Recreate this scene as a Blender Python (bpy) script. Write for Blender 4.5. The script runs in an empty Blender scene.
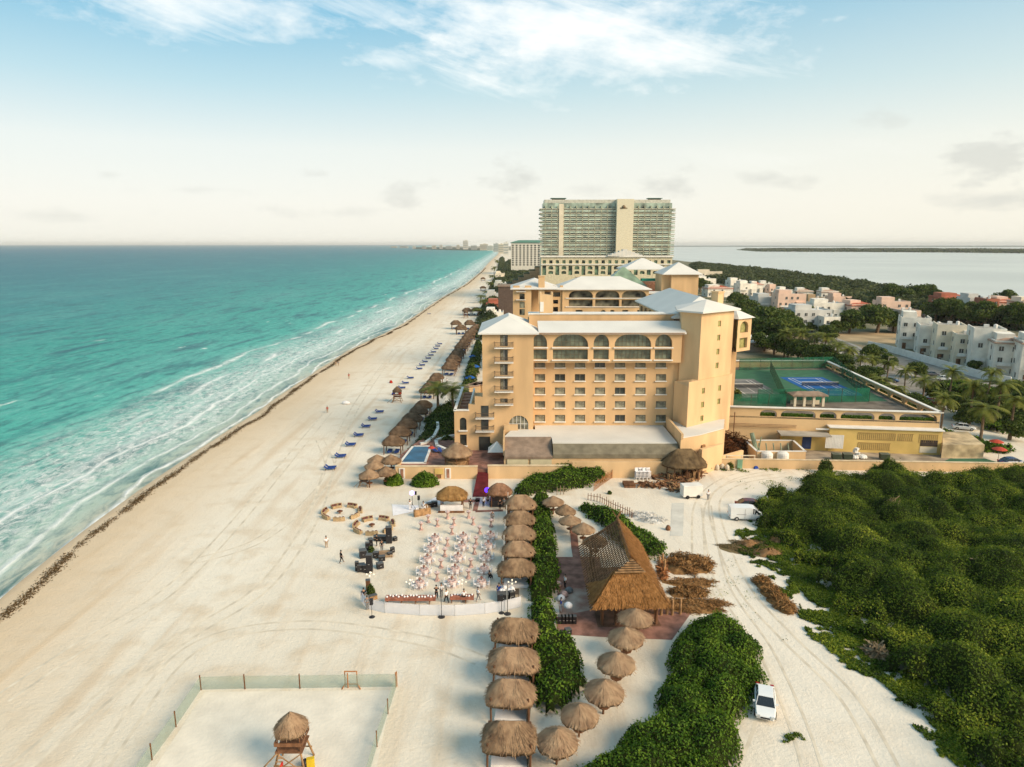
import bpy, math, random
import numpy as np
from mathutils import Vector, noise
random.seed(7); rng = np.random.default_rng(7)
R = math.radians
scene = bpy.context.scene; C = scene.collection
F, H, P = 683.0, 40.0, math.atan(139.5/683.0)
SP, CP = math.sin(P), math.cos(P)
def G(x, y, z=0.0):                       # photo position -> point on the level z
    dx, dy = x-512, y-383.5
    t = (H-z)/(F*SP+dy*CP)
    return (dx*t, (F*CP-dy*SP)*t)
def W(x, y, Y):                           # photo position -> X and height on the upright plane at distance Y
    dx, dy = x-512, y-383.5
    t = Y/(F*CP-dy*SP)
    return (dx*t, H-(F*SP+dy*CP)*t)
ORD = ['first','second','third','fourth','fifth','sixth','seventh','eighth','ninth','tenth','eleventh','twelfth','thirteenth','fourteenth','fifteenth','sixteenth','seventeenth','eighteenth','nineteenth','twentieth']
# ------------------------------------------------------------------ materials
MATS = {}
def mat(name, col, rough=.8, spec=.3, var=.12, scale=1.0, bump=0.0, bscale=20., metal=0., col2=None, emit=None, alpha=1.0, trans=0.0, stretch=None, detail=4):
    if name in MATS: return MATS[name]
    m = bpy.data.materials.new(name); m.use_nodes = True
    nt = m.node_tree; N = nt.nodes; L = nt.links
    b = N['Principled BSDF']
    b.inputs['Roughness'].default_value = rough
    b.inputs['Specular IOR Level'].default_value = spec
    b.inputs['Metallic'].default_value = metal
    tc = N.new('ShaderNodeTexCoord'); mp = N.new('ShaderNodeMapping')
    L.new(tc.outputs['Object'], mp.inputs['Vector'])
    if stretch: mp.inputs['Scale'].default_value = stretch
    n1 = N.new('ShaderNodeTexNoise'); n1.inputs['Scale'].default_value = scale; n1.inputs['Detail'].default_value = detail
    L.new(mp.outputs[0], n1.inputs['Vector'])
    rp = N.new('ShaderNodeValToRGB')
    c2 = col2 if col2 else tuple(c*(1-var*2) for c in col)
    c1 = col if col2 else tuple(min(1, c*(1+var)) for c in col)
    rp.color_ramp.elements[0].position = .32; rp.color_ramp.elements[1].position = .68
    rp.color_ramp.elements[0].color = (*c2, 1); rp.color_ramp.elements[1].color = (*c1, 1)
    L.new(n1.outputs['Fac'], rp.inputs['Fac']); L.new(rp.outputs[0], b.inputs['Base Color'])
    if bump > 0:
        n2 = N.new('ShaderNodeTexNoise'); n2.inputs['Scale'].default_value = bscale; n2.inputs['Detail'].default_value = 3
        L.new(mp.outputs[0], n2.inputs['Vector'])
        bp = N.new('ShaderNodeBump'); bp.inputs['Strength'].default_value = bump; bp.inputs['Distance'].default_value = .1
        L.new(n2.outputs['Fac'], bp.inputs['Height']); L.new(bp.outputs[0], b.inputs['Normal'])
    if emit:
        b.inputs['Emission Color'].default_value = (*emit[:3], 1); b.inputs['Emission Strength'].default_value = emit[3]
    if alpha < 1: b.inputs['Alpha'].default_value = alpha
    if trans: b.inputs['Transmission Weight'].default_value = trans
    MATS[name] = m; return m
def leafmat(name, dark, light, yellow=None, scale=.25):
    m = bpy.data.materials.new(name); m.use_nodes = True
    nt = m.node_tree; N = nt.nodes; L = nt.links; b = N['Principled BSDF']
    b.inputs['Roughness'].default_value = .62; b.inputs['Specular IOR Level'].default_value = .18
    at = N.new('ShaderNodeAttribute'); at.attribute_name = 'v'
    tc = N.new('ShaderNodeTexCoord'); n1 = N.new('ShaderNodeTexNoise'); n1.inputs['Scale'].default_value = scale; n1.inputs['Detail'].default_value = 4
    L.new(tc.outputs['Object'], n1.inputs['Vector'])
    ma = N.new('ShaderNodeMath'); ma.operation = 'MULTIPLY_ADD'; ma.inputs[1].default_value = .5
    L.new(at.outputs['Fac'], ma.inputs[0])
    m2 = N.new('ShaderNodeMath'); m2.operation = 'MULTIPLY_ADD'; m2.inputs[1].default_value = 1.6; m2.inputs[2].default_value = -.55
    L.new(n1.outputs['Fac'], m2.inputs[0]); L.new(m2.outputs[0], ma.inputs[2])
    rp = N.new('ShaderNodeValToRGB'); e = rp.color_ramp.elements
    e[0].position = .1; e[0].color = (*dark, 1); e[1].position = .62; e[1].color = (*light, 1)
    if yellow: k = e.new(.95); k.color = (*yellow, 1)
    L.new(ma.outputs[0], rp.inputs['Fac']); L.new(rp.outputs[0], b.inputs['Base Color'])
    tr = N.new('ShaderNodeBsdfTranslucent'); L.new(rp.outputs[0], tr.inputs['Color'])
    mx = N.new('ShaderNodeMixShader'); mx.inputs[0].default_value = .3
    L.new(b.outputs[0], mx.inputs[1]); L.new(tr.outputs[0], mx.inputs[2])
    L.new(mx.outputs[0], N['Material Output'].inputs['Surface'])
    MATS[name] = m; return m
ochre = mat('ochre_stucco', (.64,.425,.225), .9, .2, .10, .3, .12, 3, stretch=(1,1,.22))
ochre2 = mat('pale_ochre_stucco', (.66,.45,.245), .9, .2, .10, .3, .12, 3, stretch=(1,1,.25))
yellowm = mat('yellow_stucco', (.62,.44,.15), .9, .2, .08, .3, .1, 4)
white = mat('white_paint', (.74,.71,.65), .75, .3, .06, .6)
roofw = mat('white_roof', (.64,.62,.57), .9, .15, .035, .2, .05, 5)
cream = mat('cream_stucco', (.66,.58,.44), .9, .2, .06, .25)
tile = mat('terracotta', (.33,.17,.11), .9, .2, .2, 1.5, .3, 8)
brownroof = mat('brown_flat_roof', (.26,.19,.14), .9, .2, .15, .8)
greenroof = mat('grey_green_roof', (.19,.165,.115), .9, .2, .15, .7)
glass = mat('window_glass', (.20,.19,.14), .25, .6, .35, .9)
glassd = mat('dark_glass', (.045,.05,.045), .2, .6, .3, .6)
glassg = mat('green_glass', (.17,.24,.18), .2, .7, .35, .25)
curtain = mat('curtain', (.25,.23,.17), .6, .4, .3, .8)
rail = mat('dark_rail', (.08,.06,.045), .6, .3, .1, 1)
wood = mat('brown_wood', (.19,.09,.045), .8, .2, .25, 2, stretch=(1,1,.3))
woodl = mat('light_wood', (.36,.21,.1), .8, .2, .25, 2)
blackm = mat('black_plastic', (.02,.018,.02), .5, .4, .2, 3)
thatch_d = mat('grey_thatch', (.36,.235,.135), .95, .1, .25, 1.6, .9, 14, col2=(.19,.115,.068))
thatch_l = mat('golden_thatch', (.42,.24,.09), .95, .1, .25, 1.8, .9, 12, col2=(.24,.12,.04))
thatch_p = mat('pale_thatch', (.43,.29,.175), .95, .1, .25, 1.2, .9, 14, col2=(.26,.16,.095))
asphalt = mat('asphalt', (.25,.225,.19), .95, .2, .15, .3)
concrete = mat('concrete', (.4,.36,.3), .9, .2, .12, .3, .1, 5)
paver = mat('brick_paving', (.3,.15,.11), .9, .2, .25, .8)
redcloth = mat('maroon_carpet', (.12,.018,.02), .95, .1, .2, 1)
pinkcloth = mat('pink_cloth', (.55,.36,.31), .9, .1, .3, 4)
whitecloth = mat('white_cloth', (.78,.75,.74), .9, .1, .05, 2)
bluecloth = mat('blue_cushion', (.02,.055,.22), .8, .2, .2, 2)
skin = mat('skin', (.34,.19,.12), .6, .3, .1, 4)
hairm = mat('dark_hair', (.02,.014,.01), .6, .3, .2, 8)
LF = dict(
 scrub=leafmat('scrub_leaves', (.010,.028,.003), (.105,.165,.010), (.34,.37,.035), .2),
 hedge=leafmat('hedge_leaves', (.02,.06,.004), (.10,.185,.012), (.22,.31,.03), .4),
 tree=leafmat('tree_leaves', (.024,.046,.008), (.09,.13,.02), (.17,.18,.03), .3),
 palm=leafmat('palm_leaves', (.04,.06,.01), (.17,.19,.03), (.28,.25,.05), .5),
 far=leafmat('far_leaves', (.03,.045,.015), (.085,.105,.035), (.12,.13,.05), .05))
leaf_shade = mat('leaf_shade_dark', (.018,.026,.006), 1, .05, .2, 1)  # dark colour stands in for shade deep inside the foliage
bark = mat('bark', (.2,.14,.09), .95, .1, .2, 3, .3, 10)
# ------------------------------------------------------------------ mesh builder
class MB:
    def __init__(s): s.v=[]; s.f=[]; s.m=[]
    def add(s, vs, fs, m=0):
        o=len(s.v); s.v += [tuple(v) for v in vs]
        for f in fs: s.f.append(tuple(i+o for i in f)); s.m.append(m)
    def box(s, x, y, z0, sx, sy, sz, m=0, rz=0, top=1.0):
        c, n = math.cos(rz), math.sin(rz); V=[]
        for z,k in ((z0,1.0),(z0+sz,top)):
            for ax,ay in ((-1,-1),(1,-1),(1,1),(-1,1)):
                px, py = ax*sx/2*k, ay*sy/2*k
                V.append((x+px*c-py*n, y+px*n+py*c, z))
        s.add(V, [(3,2,1,0),(4,5,6,7),(0,1,5,4),(1,2,6,5),(2,3,7,6),(3,0,4,7)], m)
    def prism(s, poly, z0, z1, m=0, mt=None):
        n=len(poly); a=sum(poly[i][0]*poly[(i+1)%n][1]-poly[(i+1)%n][0]*poly[i][1] for i in range(n))
        if a<0: poly=poly[::-1]
        V=[(p[0],p[1],z0) for p in poly]+[(p[0],p[1],z1) for p in poly]
        s.add(V, [(i,(i+1)%n,n+(i+1)%n,n+i) for i in range(n)]+[tuple(range(n-1,-1,-1))], m)
        s.add(V[n:], [tuple(range(n))], m if mt is None else mt)
    def tube(s, p0, p1, r0, r1=None, n=6, m=0):
        p0, p1 = Vector(p0), Vector(p1); r1 = r0 if r1 is None else r1
        d=(p1-p0).normalized(); u=d.orthogonal().normalized(); w=d.cross(u)
        V=[]
        for p,r in ((p0,r0),(p1,r1)):
            for i in range(n):
                a=2*math.pi*i/n; V.append(p+u*math.cos(a)*r+w*math.sin(a)*r)
        s.add(V, [(i,(i+1)%n,n+(i+1)%n,n+i) for i in range(n)]+[tuple(range(n-1,-1,-1)),tuple(range(n,2*n))], m)
    def lathe(s, prof, n=14, m=0, x=0, y=0, sx=1, sy=1):
        V=[]
        for r,z in prof:
            for i in range(n):
                a=2*math.pi*i/n; V.append((x+r*math.cos(a)*sx, y+r*math.sin(a)*sy, z))
        k=len(prof); fs=[(j*n+i, j*n+(i+1)%n, (j+1)*n+(i+1)%n, (j+1)*n+i) for j in range(k-1) for i in range(n)]
        s.add(V, fs+[tuple(range(n-1,-1,-1)), tuple(range((k-1)*n, k*n))], m)
    def hip(s, x0, y0, x1, y1, z, h, over=.6, m=0, ridge=None, th=.25):
        x0-=over; y0-=over; x1+=over; y1+=over
        w, d = x1-x0, y1-y0; k=min(w,d)/2
        if ridge is not None: k=ridge
        if w>=d: A, B = (x0+k,(y0+y1)/2,z+h), (x1-k,(y0+y1)/2,z+h)
        else: A, B = ((x0+x1)/2,y0+k,z+h), ((x0+x1)/2,y1-k,z+h)
        V=[(x0,y0,z),(x1,y0,z),(x1,y1,z),(x0,y1,z),A,B]
        V2=[(v[0],v[1],v[2]-th) for v in V[:4]]
        if w>=d: fs=[(0,1,5,4),(1,2,5),(2,3,4,5),(3,0,4)]
        else: fs=[(0,1,4),(1,2,5,4),(2,3,5),(3,0,4,5)]
        s.add(V+V2, fs+[(6,7,1,0),(7,8,2,1),(8,9,3,2),(9,6,0,3),(9,8,7,6)], m)
    def wall(s, A, B, z0, z1, ops=(), depth=.35, m=0):
        # upright wall from A to B seen from the right-hand side of A->B; ops (u0,u1,za,zb,arch height)
        A=Vector((A[0],A[1])); B=Vector((B[0],B[1])); Lk=(B-A).length; d=(B-A)/Lk; n=Vector((d.y,-d.x))
        def pt(u,z,k=0): q=A+d*u-n*k; return (q.x,q.y,z)
        us=sorted({0,Lk,*[o[0] for o in ops],*[o[1] for o in ops]}); zs=sorted({z0,z1,*[o[2] for o in ops],*[o[3] for o in ops]})
        for i in range(len(us)-1):
            for j in range(len(zs)-1):
                cu,cz=(us[i]+us[i+1])/2,(zs[j]+zs[j+1])/2
                if any(o[0]<cu<o[1] and o[2]<cz<o[3] for o in ops): continue
                s.add([pt(us[i],zs[j]),pt(us[i+1],zs[j]),pt(us[i+1],zs[j+1]),pt(us[i],zs[j+1])],[(0,1,2,3)],m)
        for o in ops:
            a,b,c,e=o[:4]; arch=o[4] if len(o)>4 else 0
            s.add([pt(a,c),pt(b,c),pt(b,e),pt(a,e),pt(a,c,depth),pt(b,c,depth),pt(b,e,depth),pt(a,e,depth)],
                  [(0,1,5,4),(1,2,6,5),(2,3,7,6),(3,0,4,7)],m)
            if arch>0:
                rw=min((b-a)/2, arch*1.3); K=6
                for sx_,cx in ((1,a),(-1,b)):
                    arc=[(cx+sx_*rw*(1-math.cos(t)), e-arch+arch*math.sin(t)) for t in [math.pi/2*q/K for q in range(K+1)]]
                    for q in range(K):
                        u1,w1=arc[q]; u2,w2=arc[q+1]
                        V=[pt(cx,e,.002),pt(u1,w1,.002),pt(u2,w2,.002),pt(cx,e,depth),pt(u1,w1,depth),pt(u2,w2,depth)]
                        s.add(V,[(0,1,2) if sx_<0 else (0,2,1),(1,4,5,2)],m)
    def build(s, name, mats, parent=None, smooth=False, loc=None):
        if not isinstance(mats,(list,tuple)): mats=[mats]
        me=bpy.data.meshes.new(name); me.from_pydata(s.v,[],s.f)
        for x in mats: me.materials.append(x)
        if len(mats)>1: me.polygons.foreach_set('material_index', s.m)
        if smooth: me.polygons.foreach_set('use_smooth',[True]*len(me.polygons))
        me.update()
        o=bpy.data.objects.new(name, me); C.objects.link(o)
        if parent: o.parent=parent
        if loc: o.location=loc
        return o
def meshobj(name, V, Q, m, parent=None, vattr=None, smooth=False):
    me=bpy.data.meshes.new(name); V=np.asarray(V,dtype=np.float32); Q=np.asarray(Q,dtype=np.int32); n=Q.shape[1]
    me.vertices.add(len(V)); me.vertices.foreach_set('co',V.ravel())
    me.loops.add(Q.size); me.loops.foreach_set('vertex_index',Q.ravel())
    me.polygons.add(len(Q)); me.polygons.foreach_set('loop_start',np.arange(0,Q.size,n,dtype=np.int32)); me.polygons.foreach_set('loop_total',np.full(len(Q),n,dtype=np.int32))
    me.update(calc_edges=True)
    if vattr is not None:
        a=me.attributes.new('v','FLOAT','POINT'); a.data.foreach_set('value',np.asarray(vattr,dtype=np.float32))
    if smooth: me.polygons.foreach_set('use_smooth',np.ones(len(Q),dtype=bool))
    for x in (m if isinstance(m,(list,tuple)) else [m]): me.materials.append(x)
    o=bpy.data.objects.new(name,me); C.objects.link(o)
    if parent: o.parent=parent
    return o
def tag(o, label=None, cat=None, group=None, kind=None):
    if label: o['label']=label
    if cat: o['category']=cat
    if group: o['group']=group
    if kind: o['kind']=kind
    return o
def thing(name, label, cat, loc=(0,0,0), rz=0, group=None):
    o=bpy.data.objects.new(name,None); C.objects.link(o); o.location=(loc[0],loc[1],loc[2] if len(loc)>2 else 0); o.rotation_euler=(0,0,rz)
    o.empty_display_size=.3
    return tag(o,label,cat,group)
def copy_tree(o, parent=None):
    c=o.copy(); C.objects.link(c); c.parent=parent
    for ch in list(o.children): copy_tree(ch,c)
    return c
class Proto:                               # first use gives the object itself, later uses copies
    def __init__(s, o): s.o=o; s.used=False
    def put(s, loc, rz=0, label=None, group=None, scale=None, parent=None):
        if s.used: c=copy_tree(s.o,parent)
        else: c=s.o; c.parent=parent; s.used=True
        c.location=(loc[0],loc[1],loc[2] if len(loc)>2 else 0); c.rotation_euler=(0,0,rz)
        if label: c['label']=label
        if group: c['group']=group
        if scale is not None: c.scale=scale if hasattr(scale,'__len__') else (scale,)*3
        return c
def leafcloud(P_, Nn, size, squash=.6, tilt=.7):
    # one bent leaf card per point, facing roughly along its normal
    n=len(P_); Nn=Nn+rng.normal(0,tilt,(n,3)); Nn/=np.linalg.norm(Nn,axis=1,keepdims=True)+1e-9
    r=rng.normal(0,1,(n,3)); U=np.cross(Nn,r); U/=np.linalg.norm(U,axis=1,keepdims=True)+1e-9; Wv=np.cross(Nn,U)
    sz=size*rng.uniform(.6,1.35,(n,1))
    V=np.stack([P_-U*sz, P_-Wv*sz*squash+Nn*sz*.15, P_+U*sz, P_+Wv*sz*squash+Nn*sz*.15],1).reshape(-1,3)
    Q=np.arange(4*n).reshape(n,4); vv=np.repeat(rng.uniform(0,1,n),4)
    return V,Q,vv
def polydist(px, py, poly):                # signed distance, positive inside
    poly=np.asarray(poly); n=len(poly); d=np.full(px.shape,1e9); ins=np.zeros(px.shape,bool)
    for i in range(n):
        a,b=poly[i],poly[(i+1)%n]; e=b-a; w0=px-a[0]; w1=py-a[1]
        t=np.clip((w0*e[0]+w1*e[1])/(e@e),0,1); d=np.minimum(d,np.hypot(w0-t*e[0],w1-t*e[1]))
        c=((a[1]>py)!=(b[1]>py)) & (px < (b[0]-a[0])*(py-a[1])/((b[1]-a[1]) if b[1]!=a[1] else 1e-9)+a[0]); ins^=c
    return np.where(ins,d,-d)
def canopy(name, poly, h, lobes, lsize, density, m, edge=1.5, hvar=.5, step=.5, parent=None, base=0, rag=0.0, seed=1, mk=None):
    # a leafy mound over a ground outline: a dark inner body and loose leaves on and above it
    rg=np.random.default_rng(seed)
    pa=np.array(poly); x0,y0=pa.min(0)-1; x1,y1=pa.max(0)+1
    nx,ny=int((x1-x0)/step)+2,int((y1-y0)/step)+2
    gx,gy=np.meshgrid(x0+np.arange(nx)*step,y0+np.arange(ny)*step)
    A=(x1-x0)*(y1-y0); k=max(6,int(A/(lobes**2)*2.1))
    cx=rg.uniform(x0,x1,k); cy=rg.uniform(y0,y1,k); cr=lobes*(.35+1.25*rg.random(k)**1.6); ch=np.clip(rg.uniform(1-hvar,1,k)*(.55+.45*cr/lobes),.1,1.15)
    de=polydist(gx,gy,poly)
    if rag>0: de=de+rag*(np.sin(gx*.9+1.3*np.sin(gy*.5))+np.sin(gy*1.1+gx*.35)+np.sin(gx*2.3-gy*1.7)*.5)
    Hh=np.full(gx.shape,(1-hvar)*.55)
    for i in range(k):
        i0=max(0,int((cx[i]-cr[i]-x0)/step)); i1=min(nx,int((cx[i]+cr[i]-x0)/step)+2); j0=max(0,int((cy[i]-cr[i]-y0)/step)); j1=min(ny,int((cy[i]+cr[i]-y0)/step)+2)
        sx=gx[j0:j1,i0:i1]; sy=gy[j0:j1,i0:i1]
        q=1-((sx-cx[i])**2+(sy-cy[i])**2)/cr[i]**2
        Hh[j0:j1,i0:i1]=np.maximum(Hh[j0:j1,i0:i1],np.where(q>0,ch[i]*np.sqrt(np.clip(q,0,1)),0))
    Hh=Hh*h*np.sqrt(np.clip(de/edge,0,1)); Hh[de<=0]=0
    keep=de>-step*.2
    vid=-np.ones(gx.shape,int); vs=[]; idx=np.argwhere(keep); vid[keep]=np.arange(len(idx))
    V=np.stack([gx[keep],gy[keep],base+np.maximum(Hh[keep]-.06*h-.05,-.02)],1)
    a=vid[:-1,:-1]; b=vid[:-1,1:]; c=vid[1:,1:]; d=vid[1:,:-1]; ok=(a>=0)&(b>=0)&(c>=0)&(d>=0)
    Qb=np.stack([a[ok],b[ok],c[ok],d[ok]],1)
    n=int(A*density); px=rg.uniform(x0,x1-step*1.01,n); py=rg.uniform(y0,y1-step*1.01,n)
    fi=(px-x0)/step; fj=(py-y0)/step; i=fi.astype(int).clip(0,nx-2); j=fj.astype(int).clip(0,ny-2); fx=fi-i; fy=fj-j
    hz=Hh[j,i]*(1-fx)*(1-fy)+Hh[j,i+1]*fx*(1-fy)+Hh[j+1,i]*(1-fx)*fy+Hh[j+1,i+1]*fx*fy
    gxn=(Hh[j,i+1]-Hh[j,i])/step; gyn=(Hh[j+1,i]-Hh[j,i])/step
    ok=(hz>.06)&((mk is None) or True); px,py,hz,gxn,gyn=px[ok],py[ok],hz[ok],gxn[ok],gyn[ok]
    Pn=np.stack([px,py,base+hz*rg.uniform(.86,1.0,len(px))+rg.exponential(.05*h,len(px))],1)
    Nn=np.stack([-gxn,-gyn,np.ones_like(gxn)],1); Nn/=np.linalg.norm(Nn,axis=1,keepdims=True)
    Vl,Ql,vv=leafcloud(Pn,Nn,lsize)
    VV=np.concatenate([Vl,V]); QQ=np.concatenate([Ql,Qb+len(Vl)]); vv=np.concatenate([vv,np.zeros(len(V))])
    o=meshobj(name,VV,QQ,[m,leaf_shade],parent,vv)
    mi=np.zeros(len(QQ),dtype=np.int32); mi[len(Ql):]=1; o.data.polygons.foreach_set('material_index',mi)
    return o
def crown_mesh(name, n, rx, rz, lsize, m, lobes=7, seed=1, cz=0, parent=None):
    rg=np.random.default_rng(seed); Pn=[];Nn=[]
    for k in range(lobes):
        a=rg.uniform(0,6.28); rr=rx*rg.uniform(.15,.6); c=np.array([math.cos(a)*rr,math.sin(a)*rr,cz+rz*rg.uniform(-.35,.5)]); r=rx*rg.uniform(.35,.62)
        d=rg.normal(0,1,(n//lobes,3)); d/=np.linalg.norm(d,axis=1,keepdims=True); d[:,2]=np.where(d[:,2]<-.3,-d[:,2],d[:,2])
        q=c+d*np.array([r,r,r*rz/rx*1.0])*rg.uniform(.55,1.06,(len(d),1)); Pn.append(q); Nn.append(d)
    V,Q,vv=leafcloud(np.concatenate(Pn),np.concatenate(Nn),lsize)
    return meshobj(name,V,Q,m,parent,vv)
def strip(poly_l, poly_r, z, name, m, kind='structure', parent=None):
    mb=MB(); n=len(poly_l)
    V=[(p[0],p[1],z) for p in poly_l]+[(p[0],p[1],z) for p in poly_r]
    mb.add(V,[(i,i+n,i+n+1,i+1) for i in range(n-1)])
    o=mb.build(name,m,parent)
    if kind: o['kind']=kind
    return o
def sheet(poly, z, name, m, kind='structure', parent=None):
    mb=MB(); n=len(poly); a=sum(poly[i][0]*poly[(i+1)%n][1]-poly[(i+1)%n][0]*poly[i][1] for i in range(n))
    if a<0: poly=poly[::-1]
    mb.add([(p[0],p[1],z) for p in poly],[tuple(range(n))])
    o=mb.build(name,m,parent)
    if kind: o['kind']=kind
    return o
def ropath(pts, w):
    L_,R_=[],[]
    for i,p in enumerate(pts):
        a=pts[max(0,i-1)]; b=pts[min(len(pts)-1,i+1)]; d=Vector((b[0]-a[0],b[1]-a[1])).normalized()
        L_.append((p[0]-d.y*w/2,p[1]+d.x*w/2)); R_.append((p[0]+d.y*w/2,p[1]-d.x*w/2))
    return L_,R_
# ------------------------------------------------------------------ camera, sun, sky
cam=bpy.data.cameras.new('camera'); co=bpy.data.objects.new('camera',cam); C.objects.link(co); scene.camera=co
cam.sensor_width=36; cam.lens=36*F/1024; cam.clip_start=.5; cam.clip_end=90000
co.location=(0,0,H); co.rotation_euler=(math.pi/2-P,0,0)
SUN_EL, SUN_AZ = 31.0, 124.0          # azimuth clockwise from +Y (away from the camera)
sd=Vector((math.sin(R(SUN_AZ))*math.cos(R(SUN_EL)), math.cos(R(SUN_AZ))*math.cos(R(SUN_EL)), math.sin(R(SUN_EL))))
sl=bpy.data.lights.new('sun','SUN'); sl.energy=3.5; sl.angle=R(30); sl.color=(1,.80,.57)
so=bpy.data.objects.new('sun',sl); C.objects.link(so); so.rotation_euler=(-sd).to_track_quat('-Z','Y').to_euler(); so.location=(200,-60,150)
w=bpy.data.worlds.new('World'); scene.world=w; w.use_nodes=True; nt=w.node_tree; N=nt.nodes; L=nt.links
bg=N['Background']
sky=N.new('ShaderNodeTexSky'); sky.sky_type='NISHITA'; sky.sun_disc=False; sky.sun_elevation=R(SUN_EL); sky.sun_rotation=R(SUN_AZ); sky.dust_density=3.0; sky.air_density=1.0; sky.ozone_density=2.0; sky.altitude=0
def mth(op,a,b=None,c=None,clamp=False):
    n=N.new('ShaderNodeMath'); n.operation=op; n.use_clamp=clamp
    for i,v in enumerate((a,b,c)):
        if v is None: continue
        if isinstance(v,(int,float)): n.inputs[i].default_value=v
        else: L.new(v,n.inputs[i])
    return n.outputs[0]
def mixc(fac,a,b,typ='MIX'):
    n=N.new('ShaderNodeMix'); n.data_type='RGBA'; n.blend_type=typ
    for i,v in ((0,fac),(6,a),(7,b)):
        if isinstance(v,(int,float)): n.inputs[i].default_value=v
        elif isinstance(v,tuple): n.inputs[i].default_value=(*v,1)
        else: L.new(v,n.inputs[i])
    return n.outputs[2]
tc=N.new('ShaderNodeTexCoord'); sx=N.new('ShaderNodeSeparateXYZ'); L.new(tc.outputs['Generated'],sx.inputs[0])
X_,Y_,Z_=sx.outputs
az=mth('MULTIPLY',mth('ARCTAN2',X_,Y_),57.2958); el=mth('MULTIPLY',mth('ARCSINE',Z_),57.2958)
# the hazy marine air: cream at the horizon, soft blue higher up
gr=N.new('ShaderNodeValToRGB'); e=gr.color_ramp.elements
L.new(mth('DIVIDE',el,60,clamp=True),gr.inputs['Fac'])
e[0].position=0; e[0].color=(.84,.82,.73,1); e[1].position=1; e[1].color=(.30,.45,.56,1)
for ps,cl in ((.05,(.83,.82,.75)),(.12,(.74,.785,.75)),(.19,(.46,.65,.71)),(.28,(.19,.47,.65)),(.42,(.22,.44,.58))):
    k=e.new(ps); k.color=(*cl,1)
# warmer and paler towards the sun
warm=mth('MULTIPLY',mth('MULTIPLY',mth('ADD',mth('DIVIDE',az,90),.25,clamp=True),.6),mth('SUBTRACT',1,mth('DIVIDE',el,40,clamp=True)),clamp=True)
base=mixc(warm,gr.outputs[0],(.86,.80,.64))
nish=N.new('ShaderNodeMix'); nish.data_type='RGBA'; nish.blend_type='MULTIPLY'; nish.inputs[0].default_value=1; L.new(sky.outputs[0],nish.inputs[6]); nish.inputs[7].default_value=(.09,.09,.09,1)
col=mixc(.9,nish.outputs[2],base)
cmb=N.new('ShaderNodeCombineXYZ'); L.new(mth('MULTIPLY',az,.16),cmb.inputs[0]); L.new(mth('MULTIPLY',el,.34),cmb.inputs[1])
n1=N.new('ShaderNodeTexNoise'); n1.inputs['Scale'].default_value=1.6; n1.inputs['Detail'].default_value=5; n1.inputs['Roughness'].default_value=.62; L.new(cmb.outputs[0],n1.inputs['Vector'])
cm2=N.new('ShaderNodeCombineXYZ'); L.new(mth('MULTIPLY',mth('ADD',az,mth('MULTIPLY',el,1.6)),.06),cm2.inputs[0]); L.new(mth('MULTIPLY',mth('SUBTRACT',el,mth('MULTIPLY',az,-.22)),.22),cm2.inputs[1])
n2=N.new('ShaderNodeTexNoise'); n2.inputs['Scale'].default_value=1.3; n2.inputs['Detail'].default_value=7; n2.inputs['Roughness'].default_value=.66; n2.inputs['Distortion'].default_value=.6; L.new(cm2.outputs[0],n2.inputs['Vector'])
def dirpx(x,y):
    dx,dy=x-512,y-383.5; v=Vector((dx,F*CP-dy*SP,-(F*SP+dy*CP))).normalized()
    return math.degrees(math.atan2(v.x,v.y)), math.degrees(math.asin(v.z))
def vmath(op,a,b=None,c=None):
    n=N.new('ShaderNodeVectorMath'); n.operation=op
    for i,v in enumerate((a,b,c)):
        if v is None: continue
        if isinstance(v,tuple): n.inputs[i].default_value=v
        else: L.new(v,n.inputs[i])
    return n
ae=N.new('ShaderNodeCombineXYZ'); L.new(az,ae.inputs[0]); L.new(el,ae.inputs[1])
def clouds(lst,nz,amt,soft):
    nt_=mth('MULTIPLY_ADD',mth('SUBTRACT',nz,.5),amt,1.0); out=None
    for (x,y,wx,wy,st) in lst:
        a0,e0=dirpx(x,y); sa=683/57.3/wx; se=683/57.3/wy
        ln=vmath('LENGTH',vmath('MULTIPLY_ADD',ae.outputs[0],(sa,se,0),(-a0*sa,-e0*se,0)).outputs[0]).outputs['Value']
        b_=mth('MULTIPLY',mth('SUBTRACT',nt_,ln),st*soft,clamp=True); out=b_ if out is None else mth('MAXIMUM',out,b_)
    return out
cir=clouds(((200,3,110,24,.8),(340,6,150,20,.6),(560,25,130,38,1.0),(650,52,110,26,.9),(385,60,30,9,.7),(545,89,36,6,.35),(835,152,110,13,.22)),n2.outputs['Fac'],5.0,.85)
col=mixc(mth('MULTIPLY',cir,.7,clamp=True),col,(.95,.94,.90))
soft_=clouds(((575,34,190,48,1.0),(190,4,140,26,.8)),n1.outputs['Fac'],3.2,.9)
col=mixc(mth('MULTIPLY',soft_,.75,clamp=True),col,(.90,.90,.87))
low=clouds(((408,190,26,15,.9),(512,182,32,20,1.0),(668,186,50,12,.9),(598,190,25,8,.6),(782,178,34,9,.8),(318,174,12,5,.7),(108,175,12,4,.7),(200,190,60,4,.4),(60,216,50,6,.5),(320,212,70,6,.5),(1005,163,48,18,1.3),(950,172,22,8,.9),(885,118,22,8,.6),(1000,200,70,9,.7)),n1.outputs['Fac'],5.0,.9)
col=mixc(mth('MULTIPLY',low,.52,clamp=True),col,(.50,.51,.475))
L.new(col,bg.inputs['Color']); bg.inputs['Strength'].default_value=0.86
vs=scene.view_settings; vs.view_transform='Standard'; vs.look='None'; vs.gamma=1; vs.exposure=0.55; vs.use_curve_mapping=False
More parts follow.
